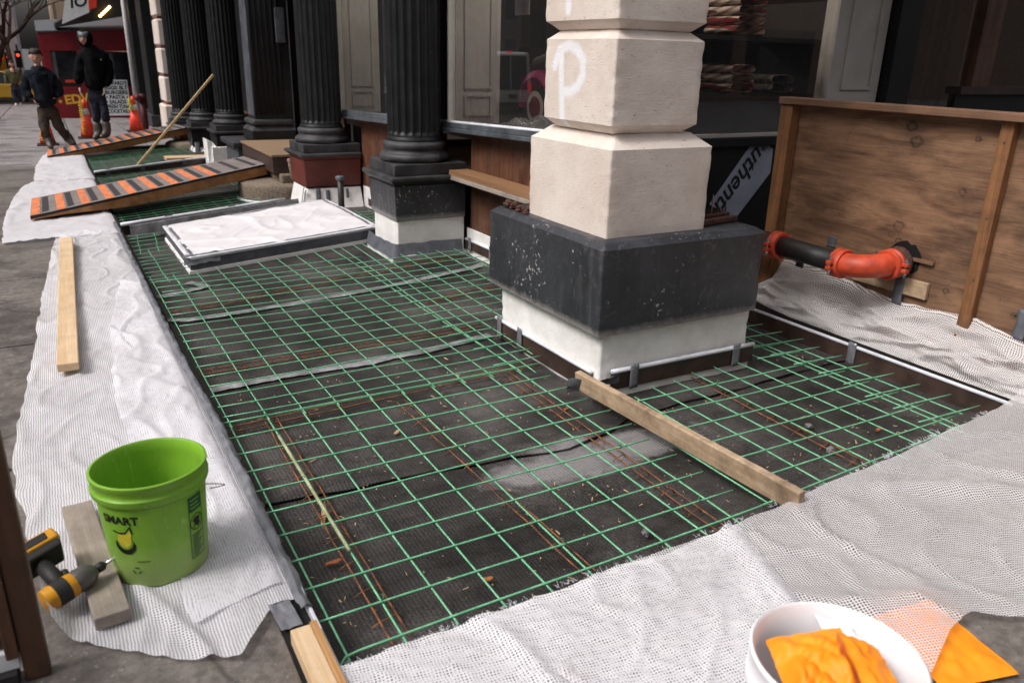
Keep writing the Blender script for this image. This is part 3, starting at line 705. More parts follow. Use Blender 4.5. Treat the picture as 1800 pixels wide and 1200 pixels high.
mb = MB(); mb.tube([(0.150 + 0.002 * ns(i, 2), lerp(-0.22, -1.10, i / 8), 0.011) for i in range(9)], 0.0062, 8)
tag(mb.build('pale_rod', M['rod'], smooth=True), 'thick pale green rod lying along the mesh near the left edge', 'rod')

# ------------------------------------------------------------------ pale strips stuck on the mat
def ribbon(name, pts, w, mat, label, cat, group=None, z=-0.044, n=60, wrinkle=0.004):
    mb = MB()
    def fn(u, v):
        p = along(pts, u); q = along(pts, min(1, u + 0.01)); o_ = along(pts, max(0, u - 0.01)); d = (q - o_).normalized(); sd = Vector((-d.y, d.x, 0))
        ww = w * (0.75 + 0.5 * (0.5 + 0.5 * ns(u * 9, 7))); r = p + sd * (ww * (v - 0.5)) + sd * 0.006 * ns(u * 30, 2)
        return (r.x, r.y, z + gf(r.x, r.y) + wrinkle * (0.5 + ns(r.x * 22, r.y * 22)) )
    mb.grid(n, 5, fn); o = mb.build(name, mat, smooth=True); return tag(o, label, cat, group)
ribbon('poly_strip', [(0.01, 0.50, 0), (0.12, 0.51, 0), (0.35, 0.53, 0), (0.765, 0.518, 0), (1.2, 0.56, 0), (1.56, 0.628, 0)], 0.062, M['poly'], 'wrinkled clear strip across the mat, the nearer of the two long ones', 'strip', 'pale strips on the mat')
ribbon('poly_strip', [(-0.03, 1.68, 0), (0.08, 1.625, 0), (0.65, 1.677, 0), (1.4, 1.80, 0), (2.127, 1.985, 0), (2.26, 2.06, 0)], 0.062, M['poly'], 'wrinkled clear strip across the mat, the farther of the two long ones', 'strip', 'pale strips on the mat')
ribbon('poly_strip', [(-0.03, 2.22, 0), (0.15, 2.27, 0), (0.30, 2.34, 0), (0.20, 2.52, 0)], 0.06, M['poly'], 'short crumpled clear strip at the front corner of the hatch', 'strip', 'pale strips on the mat')

# ------------------------------------------------------------------ white scrim sheets
def folds(x, y, a=1.0, seed=0.0):
    h = 0.005 * fbm(x * 2.2 + seed, y * 2.2, seed, 2)
    m_ = sst(-0.25, 0.3, ns(x * 1.1, y * 1.1, seed + 2))
    r = 1 - abs(ns(x * 1.8 + y * 0.9 + seed, y * 1.0 - x * 0.7, seed + 4)) * 8
    h += 0.013 * max(0, r) ** 1.3 * m_
    r2 = 1 - abs(ns(x * 3.6 - y * 1.8 + seed, y * 3.0 + x, seed + 9)) * 7
    h += 0.006 * max(0, r2) ** 1.2
    r3 = 1 - abs(ns(x * 8 + y * 5 + seed, y * 7 - x * 3, seed + 19)) * 6
    h += 0.0022 * max(0, r3)
    h += 0.0012 * fbm(x * 14, y * 14, seed, 2)
    return max(0.0, h + 0.004) * a
def scrim(name, fn, nu, nv, uvf, mat, label, group='white scrim sheets round the pit'):
    mb = MB(); mb.grid(nu, nv, fn, uvf); o = mb.build(name, mat, smooth=True)
    return tag(o, label, 'scrim', group)
def frays(parent, pts, n, L=0.02, mat='white_trim', spread=1.0):
    mb = MB()
    for i in range(n):
        p = Vector(random.choice(pts)); 
        k = ns(p.x * 6, p.y * 6, 3) + 0.15
        if k < 0 and random.random() < 0.85: continue
        d = Vector((random.uniform(-.5, .5) * spread, random.uniform(0.3, 1.0), random.uniform(-.5, .3))) * L * random.uniform(0.3, 1.1)
        q = p + d * 0.5 + Vector((random.uniform(-.2, .2) * L, 0, random.uniform(-.2, .2) * L))
        mb.tube([p, q, p + d], 0.0007, 3)
    o = mb.build('frayed_threads', M[mat], parent); o['kind'] = 'stuff'; return o
# --- left: three lengths along the pit edge
def left_sheet(inner, outer, mat, label, nu, nv, z0=0.047, seed=0.0, bulge=None, lift=None):
    def fn(u, v):
        a, b = along(outer, v), along(inner, v); p = a.lerp(b, u)
        if bulge: p.y += bulge(u) * (1 - sst(0.0, 0.16, v))
        e = 0.014 * ns(p.y * 7, seed + 3) * (1 - sst(0, 0.08, u)); p.x += e
        h = folds(p.x * 1.5, p.y * 0.9, 1.5 * sst(1.0, 0.86, u) + 0.12, seed)
        z = z0 + gy(p.y) + h
        if lift: z += lift(p.x, p.y)
        if u > 0.965: z -= 0.012 * (u - 0.965) / 0.035
        return (p.x, p.y, z)
    def uv(u, v):
        a, b = along(outer, v), along(inner, v); p = a.lerp(b, u); return (p.x, p.y)
    return scrim('scrim_sheet', fn, nu, nv, uv, mat, label)
o = left_sheet([(-0.045, -1.30, 0), (-0.06, -0.6, 0), (-0.075, 0.6, 0), (-0.085, 2.0, 0), (-0.10, 4.35, 0)],
           [(-0.645, -1.18, 0), (-0.762, -0.158, 0), (-0.737, 0.445, 0), (-0.694, 1.218, 0), (-0.658, 2.206, 0), (-0.59, 3.6, 0), (-0.561, 4.3, 0)], M['weave2'],
           'long white scrim along the left edge of the pit, under the green bucket', 60, 260, 0.047, 0.0,
           lambda u: interp(u, [(0, 0.0), (0.2, -0.08), (0.42, -0.165), (0.66, -0.21), (0.78, -0.1), (0.86, -0.02), (1, 0.0)]),
           lambda x, y: 0.09 * sst(-0.60, -0.67, x) * sst(-0.75, -1.1, y))
frays(o, [(lerp(-0.25, -0.05, random.random()), -1.31, 0.05) for _ in range(60)], 90, 0.018)
# second layer lapped on top of it, ending in a torn edge
left_sheet([(-0.075, -1.22, 0), (-0.095, 0.6, 0), (-0.105, 2.2, 0)], [(-0.33, -1.30, 0), (-0.40, 0.3, 0), (-0.34, 1.4, 0), (-0.22, 2.35, 0)], M['weave2'],
           'second layer of white scrim lapped on the left sheet, with a torn far end', 26, 150, 0.055, 3.0,
           None, None)
left_sheet([(-0.075, 4.15, 0), (-0.085, 6.0, 0), (-0.09, 8.4, 0)], [(-0.93, 4.05, 0), (-0.955, 5.2, 0), (-0.93, 6.6, 0), (-0.86, 7.7, 0), (-0.72, 8.3, 0)], M['weave_far'],
           'white sheet under the low end of the nearer striped ramp', 30, 90, 0.053, 5.0)
left_sheet([(-0.075, 8.2, 0), (-0.085, 10.0, 0), (-0.05, 13.0, 0)], [(-0.75, 8.2, 0), (-0.74, 10.0, 0), (-0.66, 11.6, 0), (-0.50, 13.0, 0)], M['weave_far'],
           'white sheet under the low end of the farther striped ramp', 24, 70, 0.060, 8.0)
# --- front: from the pit edge towards the viewer and round to the right
yA = lambda x: interp(x, [(-0.2, -1.615), (0.27, -1.606), (0.636, -1.595), (1.212, -1.586), (1.612, -1.558), (2.145, -1.522), (2.751, -1.462), (3.115, -1.43), (3.4, -1.40), (4.2, -1.40)])
yB = lambda x: interp(x, [(-0.4, -2.95), (0.9, -2.9), (1.02, -2.48), (1.12, -2.36), (1.28, -2.30), (1.38, -2.262), (1.52, -2.235), (1.64, -2.31), (1.9, -2.42), (2.4, -2.6), (4.2, -2.8)])
def ff(u, v):
    x = lerp(-0.11, 4.2, u ** 1.15); a, b = yA(x) + 0.010 * ns(x * 9, 1.5), yB(x)
    y = lerp(a, b, v)
    h = folds(x, y, 1.35 * sst(0.0, 0.10, v) + 0.1, 20.0)
    z = 0.045 + h + 0.045 * math.exp(-(((x - 1.36) / 0.26) ** 2 + ((y + 2.24) / 0.22) ** 2))
    z += 0.03 * math.exp(-((x - 2.3 + (y + 1.9) * 1.4) / 0.09) ** 2) * sst(-1.6, -1.75, y) + 0.10 * sst(3.0, 3.5, x) * sst(-1.9, -1.4, y)
    return (x, y, z)
def fuv(u, v):
    x = lerp(-0.11, 4.2, u ** 1.15); y = lerp(yA(x), yB(x), v); a = 0.32
    return (x * math.cos(a) - y * math.sin(a) + 0.02 * ns(x * 1.5, y * 1.5), x * math.sin(a) + y * math.cos(a) + 0.03 * ns(x * 1.2, y * 1.2, 4))
o = scrim('scrim_sheet', ff, 260, 90, fuv, M['weave'], 'wide loose white scrim across the foreground, its edge along the near side of the pit')
frays(o, [(x, yA(x) + 0.004, 0.046) for x in [random.uniform(-0.1, 3.0) for _ in range(200)]], 420, 0.026)
frays(o, [(x, yA(x) + 0.004, 0.05) for x in [random.uniform(2.0, 2.75) for _ in range(60)]], 120, 0.035)
def f2(u, v):
    y = lerp(-1.625, -2.9, v); xr = interp(-y, [(1.6, 1.27), (1.70, 1.24), (1.85, 1.18), (2.0, 1.13), (2.3, 0.95), (2.9, 0.7)]) + 0.012 * ns(y * 8, 2)
    x = lerp(-0.10, xr, u); y += 0.02 * ns(x * 4, 5) * (1 - sst(0, .1, v))
    h = folds(x * 1.1, y * 1.1, 1.5, 31.0)
    return (x, y, 0.058 + h + 0.022 * math.exp(-((u - 0.97) / 0.03) ** 2))
def f2uv(u, v):
    p = f2(u, v); a = 0.10; return (p[0] * math.cos(a) - p[1] * math.sin(a), p[0] * math.sin(a) + p[1] * math.cos(a) + 0.02 * ns(p[0] * 2, p[1] * 2))
scrim('scrim_sheet', f2, 120, 110, f2uv, M['weave_flap'], 'doubled brighter white scrim flap at the bottom middle, folded edge up')
# --- right: hung on the plywood and falling to the flashing
ttop = lambda y: interp(-y, [(-0.30, 0.10), (-0.24, 0.16), (-0.15, 0.335), (0.15, 0.352), (0.47, 0.298), (0.65, 0.285), (0.82, 0.295), (1.08, 0.315), (1.31, 0.268), (1.7, 0.24)])
def fr_(u, v):
    y = lerp(0.28, -1.72, u); zt = ttop(y) + 0.012 * ns(y * 9, 4); xt = 3.352
    bz = interp(-y, [(-0.3, 0.12), (-0.1, 0.075), (0.1, 0.06), (1.5, 0.05), (1.75, 0.06)]); bx = 3.17
    s_ = v; x = lerp(xt, bx, s_ ** 0.8); z = lerp(zt, bz, s_ ** 0.55 * 0.65 + 0.35 * s_)
    env = math.sin(PI * min(1, max(0, v))) ** 0.7
    f = 0.055 * fbm(y * 2.6 + v * 1.4, v * 2.4, 3.0, 3) + 0.05 * max(0, 1 - abs(ns(y * 3.2 - v * 2.2, v * 1.6, 8)) * 3.4) ** 2 - 0.02
    x -= env * (f + 0.01); z += env * f * 0.5 + 0.012 * fbm(y * 9, v * 9, 1) * env
    return (x, y, z)
def fruv(u, v): return (lerp(0.28, -1.72, u) + 0.04 * ns(u * 6, v * 3), v * 0.42 + 0.03 * ns(u * 5, v * 2, 4))
scrim('scrim_sheet', fr_, 150, 50, fruv, M['weave_side'], 'white scrim hung on the plywood barrier behind the orange pipe')
# ------------------------------------------------------------------ taped edge along the left of the pit
def edge_tape(name, y0, y1, label, n=120, seed=0.0):
    mb = MB()
    prof = [(-0.030, 0.004), (-0.014, 0.014), (0.002, 0.012), (0.010, 0.0), (0.013, -0.022)]
    def fn(u, v):
        y = lerp(y0, y1, u); k = v * 4; i = min(3, int(k)); t = k - i
        px, pz = lerp(prof[i][0], prof[i + 1][0], t), lerp(prof[i][1], prof[i + 1][1], t)
        ex = interp(y, [(-1.6, -0.045), (0.0, -0.05), (0.6, -0.07), (2.0, -0.085), (4.5, -0.085)])
        w = 0.006 * fbm(y * 9, v * 3, seed, 3)
        return (ex + px * (0.8 + 0.3 * ns(y * 3, seed)) + w, y + 0.01 * ns(v * 6, y * 3), 0.052 + gy(y) + pz + w)
    mb.grid(n, 8, fn); return tag(mb.build(name, M['tape'], smooth=True), label, 'tape', 'duct tape along the pit edge')
edge_tape('edge_tape', -1.36, 0.02, 'crinkled grey tape over the pit edge beside the green bucket', 120, 1)
edge_tape('edge_tape', 0.0, 2.02, 'crinkled grey tape over the pit edge beside the pale plank', 140, 4)
edge_tape('edge_tape', 2.0, 4.7, 'crinkled shiny tape over the pit edge left of the hatch', 120, 7)
mb = MB(); mb.grid(8, 8, lambda u, v: (lerp(-0.145, -0.088, u) + 0.01 * v, lerp(-1.31, -1.41, v), 0.048 + 0.012 * (1 - v) + 0.006 * ns(u * 4, v * 4)))
tag(mb.build('tape_flap', M['tape'], smooth=True), 'loose tape flap on the sidewalk below the scrim corner', 'tape')
mb = MB(); mb.box(-0.050, -0.040, -1.66, -0.9, -0.05, 0.052)
tag(mb.build('white_form_strip', M['white_trim'], bevel=0.002), 'thin white form strip along the near left pit edge', 'form strip')
sb = thing('stop_block', 'short pale lumber block with plywood strip at the near left pit corner', 'lumber block', (-0.1, -1.6, 0.04))
mb = MB(); mb.box(-0.124, -0.072, -1.80, -1.462, 0.041, 0.085); mb.build('block', M['lum_y'], sb, bevel=0.003)
mb = MB(); mb.box(-0.0715, -0.053, -1.80, -1.452, 0.041, 0.083)
mb.build('plywood_strip', M['ply_edge'], sb, bevel=0.001)

# ------------------------------------------------------------------ rails (termination bars) across the pit behind the hatch
def tape_clip(parent, p, d, up, w=0.03, h=0.07, mat='tape_dark', lift=0.004):
    """a short wrap of tape over an edge: p centre, d direction along the edge, up"""
    p, d, up = Vector(p), Vector(d).normalized(), Vector(up).normalized(); nn = d.cross(up).normalized()
    mb = MB(); mb.grid(3, 6, lambda u, v: tuple(p + d * (w * (u - 0.5)) + up * (h * (v - 0.5)) + nn * (lift * (0.6 + 0.6 * ns(u * 3 + p.x * 9, v * 4, p.y)))))
    o = mb.build('tape_clip', M[mat], parent, smooth=True)
    s_ = o.modifiers.new('s', 'SOLIDIFY'); s_.thickness = 0.0015; return o
def rail(label, a, b, strip, clips):
    a, b = Vector(a), Vector(b); d = (b - a).normalized()
    t = thing('edge_rail', label, 'edge rail', tuple(a.lerp(b, .5)), 'white edged rails across the pit')
    mb = MB(); mb.tube([a.lerp(b, i / 8) + Vector((0, 0.006 * ns(i, 3), 0.004 * ns(i, 7))) for i in range(9)], 0.017, 8); mb.build('white_bead', M['white_trim'], t, smooth=True)
    mb = MB(); mb.bar(a + Vector((0, 0.012, -strip / 2 - .008)), b + Vector((0, 0.012, -strip / 2 - .008)), 0.008, strip); mb.build('upstand', M['brown_flash'], t)
    for k in clips: tape_clip(t, a.lerp(b, k) + Vector((0, -0.012, -0.025)), d, (0, 0, 1), 0.07, 0.10, 'tape_dark', -0.006)
    return t
rail('white edged rail just behind the covered hatch', (-0.06, 4.42, 0.01), (1.50, 4.98, 0.045), 0.09, (0.26, 0.64))
rail('white edged rail between the two striped ramps', (-0.05, 8.9, -0.12), (1.66, 9.95, -0.09), 0.09, (0.1, 0.37, 0.72))
mb = MB(); mb.hexa([(0.0, 4.30, -0.10), (1.62, 4.86, -0.05), (1.62, 4.88, -0.05), (0.0, 4.32, -0.10), (0.0, 4.33, 0.01), (1.62, 4.91, 0.055), (1.62, 4.93, 0.055), (0.0, 4.35, 0.01)])
tag(mb.build('poly_flap', M['poly']), 'translucent plastic strip hanging in front of the rail behind the hatch', 'strip')

# ------------------------------------------------------------------ covered hatch
hz = lambda x, y: gf(x, y)
HF = [(0.262, 2.79), (1.82, 3.20), (1.84, 4.75), (0.262, 4.16)]
ht = thing('covered_hatch', 'low hatch covered with white film, edges taped grey', 'hatch', (1.0, 3.6, -0.05))
def quadpt(Q, u, v):
    a = Vector((*Q[0], 0)).lerp(Vector((*Q[1], 0)), u); b = Vector((*Q[3], 0)).lerp(Vector((*Q[2], 0)), u); return a.lerp(b, v)
def hq(Q, z0, z1, name, mat, bevel=0.0):
    mb = MB(); mb.hexa([(x, y, z0 + hz(x, y)) for x, y in Q] + [(x, y, z1 + hz(x, y)) for x, y in Q]); return mb.build(name, mat, ht, bevel=bevel)
def grow(Q, e):
    cx = sum(q[0] for q in Q) / 4; cy = sum(q[1] for q in Q) / 4
    return [(x + math.copysign(e, x - cx), y + math.copysign(e, y - cy)) for x, y in Q]
hq(grow(HF, 0.012), -0.07, -0.028, 'white_foot', M['white'], 0.004)
hq(HF, -0.030, 0.066, 'curb', M['tape_dark'], 0.006)
def film(u, v):
    p = quadpt(grow(HF, -0.02), u, v); h = 0.012 * (max(0, 1 - abs(ns(p.x * 2.2 + p.y, p.y * 1.8 - p.x, 2)) * 4.5) ** 1.5) + 0.006 * max(0, 1 - abs(ns(p.x * 4 - p.y * 2, p.y * 3, 8)) * 5) ** 1.5 + 0.002 * fbm(p.x * 4, p.y * 4)
    e = min(u, 1 - u, v, 1 - v); h *= sst(0, 0.06, e)
    return (p.x, p.y, 0.068 + h + hz(p.x, p.y) + 0.004)
mb = MB(); mb.grid(110, 100, film)
M['film'] = plain('white_film', c(240, 236, 240), c(226, 221, 226), 3, 0.4, 0.12, 14, bdist=0.008)
mb.build('film', M['film'], ht, smooth=True)
for (a, b, nm) in ((0, 1, 'M'), (1, 2, 'M'), (2, 3, 'M'), (3, 0, 'M')):
    A, B = Vector((*HF[a], 0)), Vector((*HF[b], 0)); pts = []
    for i in range(13):
        p = A.lerp(B, i / 12); pts.append((p.x, p.y, 0.062 + hz(p.x, p.y) + 0.003 * ns(i * 1.3, a)))
    mb = MB(); mb.tube(pts, 0.015, 8); mb.build('white_bead', M['white_trim'], ht, smooth=True)
    d = (B - A).normalized(); inn = Vector((-d.y, d.x, 0)) * 0.035
    mb = MB(); mb.grid(40, 3, lambda u, v: (lambda p: (p.x, p.y, 0.0765 + hz(p.x, p.y) + 0.004 * ns(p.x * 12, p.y * 12)))(A.lerp(B, u) + inn * (0.35 + 0.75 * v + 0.2 * ns(u * 8, a))))
    mb.build('edge_tape', M['tape'], ht, smooth=True)
mb = MB(); mb.grid(16, 8, lambda u, v: (lerp(0.22, 0.48, u), 2.765 + 0.07 * u + lerp(-0.005, 0.05, v), 0.02 + 0.06 * sst(0, 0.5, v) + gf(.3, 2.8) + 0.012 * ns(u * 5, v * 5)))
mb.build('crumpled_corner_tape', M['tape'], ht, smooth=True)

# ------------------------------------------------------------------ flashing with white bead and tape clips
def flashing(label, a, b, z0=-0.045, z1=0.052, out=(0, 0, 0), clips=(), bead=0.010):
    a, b = Vector(a), Vector(b); d = (b - a).normalized(); o_ = Vector(out)
    t = thing('base_flashing', label, 'flashing', tuple(a.lerp(b, .5)), 'brown flashing with white top bead')
    mb = MB(); mb.bar(a + Vector((0, 0, (z0 + z1) / 2)), b + Vector((0, 0, (z0 + z1) / 2)), 0.010, z1 - z0); mb.build('flashing_strip', M['brown_flash'], t, bevel=0.001)
    mb = MB(); mb.tube([a.lerp(b, i / 6) + o_ * 0.002 + Vector((0, 0, z1 + bead * 0.5 + 0.002 * ns(i, a.x))) for i in range(7)], bead, 8); mb.build('white_bead', M['white_trim'], t, smooth=True)
    for k in clips: tape_clip(t, a.lerp(b, k) + o_ * 0.012 + Vector((0, 0, (z0 + z1) / 2 + 0.012)), d, (0, 0, 1), 0.05, z1 - z0 + 0.035, 'tape', 0.003)
    return t
flashing('brown flashing under the plywood barrier along the right side of the pit', (3.135, 0.16, 0), (3.135, -1.44, 0), -0.06, 0.036, (-1, 0, 0), (0.47,))
flashing('brown flashing on the street side of the cream pier', (1.585, 0.60, 0), (1.597, -0.33, 0), -0.035, 0.062, (-1, 0, 0), (0.06, 0.30))
flashing('brown flashing on the front of the cream pier', (1.66, -0.398, 0), (2.57, -0.405, 0), -0.01, 0.078, (0, -1, 0), (0.14, 0.86), 0.012)
flashing('brown flashing along the wood panel between pier and fluted column', (2.315, 0.7, 0), (2.315, 2.47, 0), 0.005, 0.075, (-1, 0, 0), (0.75, 0.95))
flashing('brown flashing between the two nearest fluted columns', (2.31, 3.0, 0), (2.31, 4.75, -0.03), 0.0, 0.075, (-1, 0, 0), (0.4,))
mb = MB(); mb.grid(14, 10, lambda u, v: (lerp(1.44, 1.70, u), -0.36 - 0.05 * u - 0.05 * v * math.sin(PI * u), 0.0 + 0.075 * v + 0.03 * u * (1 - v) + 0.014 * ns(u * 5, v * 5)))
tag(mb.build('crumpled_tape', M['tape'], smooth=True), 'crumpled tape at the front corner of the pier foot', 'tape')

# ------------------------------------------------------------------ the cream pier
pr = thing('corner_pier', 'cream stone pier with a sprayed white P, on a black plinth', 'pier', (1.95, 0.1, -0.05))
def block(name, x0, x1, y0, y1, z0, z1, bv_top, bv_bot, mat, seed=0, corner=0.012, amp=0.004):
    """stone block with chamfered bed joints and slightly worn faces"""
    bm = bmesh.new()
    lv = [(z0, bv_bot), (z0 + bv_bot * 0.8, 0), (z1 - bv_top * 0.8, 0), (z1, bv_top)]
    cx, cy = (x0 + x1) / 2, (y0 + y1) / 2
    nz, na = 40, 22
    zs = []
    prof = []
    def inset(z):
        if z < lv[1][0]: return lerp(lv[0][1], 0, (z - lv[0][0]) / max(1e-6, lv[1][0] - lv[0][0]))
        if z > lv[2][0]: return lerp(0, lv[3][1], (z - lv[2][0]) / max(1e-6, lv[3][0] - lv[2][0]))
        return 0
    rows = []
    zz = sorted(set([lerp(z0, z1, i / nz) for i in range(nz + 1)] + [lv[1][0], lv[2][0]]))
    for z in zz:
        s_ = inset(z); X0, X1, Y0, Y1 = x0 + s_, x1 - s_, y0 + s_, y1 - s_; r = corner; row = []
        per = []
        for (ax, ay, a0) in ((X1 - r, Y1 - r, 0), (X0 + r, Y1 - r, 90), (X0 + r, Y0 + r, 180), (X1 - r, Y0 + r, 270)):
            for k in range(4): per.append((ax + r * math.cos(R(a0 + 30 * k)), ay + r * math.sin(R(a0 + 30 * k))))
        full = []
        for i in range(len(per)):
            a, b = per[i], per[(i + 1) % len(per)]; L = math.hypot(b[0] - a[0], b[1] - a[1]); n = max(1, int(L / 0.03))
            for k in range(n if L < 0.1 else 18): 
                m_ = n if L < 0.1 else 18
                full.append((lerp(a[0], b[0], k / m_), lerp(a[1], b[1], k / m_)))
        for (x, y) in full:
            dx, dy = x - cx, y - cy; L = math.hypot(dx, dy); w = amp * fbm(x * 7 + seed, y * 7, z * 7, 3)
            nearc = math.exp(-((min(abs(x - X0), abs(x - X1)) + min(abs(y - Y0), abs(y - Y1))) / 0.02) ** 2)
            w -= nearc * 0.007 * max(0, ns(x * 3, y * 3, z * 22 + seed) + 0.15)
            row.append(bm.verts.new((x + dx / L * w, y + dy / L * w, z + amp * 0.8 * ns(x * 9, y * 9, z * 3 + seed) * (1 if z in (zz[0], zz[-1]) else 0.2))))
        rows.append(row)
    n = len(rows[0])
    for a, b in zip(rows, rows[1:]):
        for i in range(n): bm.faces.new((a[i], a[(i + 1) % n], b[(i + 1) % n], b[i]))
    bm.faces.new(rows[0][::-1]); bm.faces.new(rows[-1])
    me = bpy.data.meshes.new(name); bm.to_mesh(me); bm.free(); me.materials.append(mat)
    me.polygons.foreach_set('use_smooth', [True] * len(me.polygons))
    me.set_sharp_from_angle(angle=R(38))
    o = bpy.data.objects.new(name, me); col.objects.link(o); return fin(o, pr)
block('stone_block', 1.645, 2.235, -0.305, 0.385, 0.675, 1.150, 0.075, 0.004, M['cream'], 1, 0.010, 0.0025)
block('stone_block', 1.658, 2.150, -0.275, 0.292, 1.152, 1.585, 0.048, 0.048, M['cream'], 2, 0.010, 0.0025)
block('stone_block', 1.655, 2.150, -0.278, 0.300, 1.587, 2.02, 0.048, 0.048, M['cream'], 3, 0.010, 0.0025)
block('stone_block', 1.655, 2.150, -0.278, 0.300, 2.022, 2.46, 0.048, 0.048, M['cream'], 4, 0.010, 0.0025)
block('stone_block', 1.655, 2.150, -0.278, 0.300, 2.462, 3.2, 0.048, 0.048, M['cream'], 5, 0.010, 0.0025)
block('plinth', 1.556, 2.548, -0.412, 0.648, 0.272, 0.700, 0.034, 0.004, M['black'], 6, 0.010, 0.003)
block('white_base', 1.608, 2.552, -0.372, 0.585, -0.07, 0.274, 0.002, 0.002, M['white'], 7, 0.012, 0.004)
block('white_skirt', 1.600, 2.575, -0.388, 0.62, -0.07, 0.02, 0.006, 0.002, M['white'], 8, 0.012, 0.010)
# rusty remains on top of the plinth
mb = MB()
for i in range(46):
    mb.sphere((random.uniform(1.60, 1.66) if i < 30 else random.uniform(1.62, 1.68), random.uniform(0.34, 0.60), 0.705 + random.uniform(0, 0.02)), random.uniform(0.006, 0.016), 6, 4, (1, random.uniform(.7, 2.2), .8))
o = mb.build('rust_scale', M['rust_dark'], pr); o['kind'] = 'stuff'
mb = MB(); mb.bar((2.16, -0.27, 0.716), (2.52, -0.22, 0.718), 0.035, 0.028); mb.bar((2.20, -0.22, 0.735), (2.5, -0.19, 0.735), 0.02, 0.02)
o = mb.build('rusty_bracket', M['rust_dark'], pr, bevel=0.006)
mb = MB(); mb.box(2.25, 2.36, -0.16, -0.05, 0.70, 0.83); mb.build('rusty_stub', M['rust_dark'], pr, bevel=0.01)
mb = MB(); mb.tube([(2.42, -0.15, 0.70), (2.42, -0.15, 0.83)], 0.003, 5); mb.build('steel_pin', M['steel'], pr)
for i in range(9):
    x = 2.40 + 0.018 * i; mb = MB(); mb.tube([(x, -0.12, 0.70), (x, -0.12, 0.735 + 0.01 * (i % 3))], 0.005, 5); mb.build('rusty_stud', M['rust_dark'], pr)
# rusty pipe end sticking out behind the pier's street side
mb = MB(); mb.tube([(2.30, 0.84, 0.62), (1.73, 0.72, 0.61)], 0.062, 16); mb.tube([(1.78, 0.73, 0.61), (1.72, 0.718, 0.61)], 0.072, 16)
tag(mb.build('rusty_pipe', M['rust_dark'], smooth=False), 'rusty pipe end poking out behind the left corner of the black plinth', 'pipe')

# ------------------------------------------------------------------ fluted iron columns
def flute(a, z, n=22):
    k = (a * n / (2 * PI)) % 1.0; return 1 - 0.085 * (math.sin(PI * k) ** 0.7)
def shaft_mesh(H=2.6, r=0.205):
    prof = [(r * 1.06, 0.0), (r * 1.06, 0.018), (r * 1.0, 0.03), (r, 0.034)] + [(r, 0.045 + 0.006 * i) for i in range(6)] + [(r * (1 - 0.0 * i), 0.09 + (H - 0.09) * i / 6) for i in range(7)]
    def mod(a, z):
        amp = sst(0.036, 0.075, z); return lerp(1.0, flute(a, z), amp)
    mb = MB(); mb.lathe(prof, (0, 0, 0), 176, mod, True); return mb
base_prof = [(0.215, 0.0), (0.262, 0.004), (0.272, 0.02), (0.274, 0.035), (0.268, 0.052), (0.255, 0.062), (0.242, 0.068), (0.236, 0.082), (0.234, 0.092), (0.238, 0.098), (0.243, 0.105), (0.246, 0.118), (0.245, 0.132), (0.238, 0.142), (0.222, 0.148), (0.219, 0.152), (0.214, 0.156)]
shaft_src = base_src = None
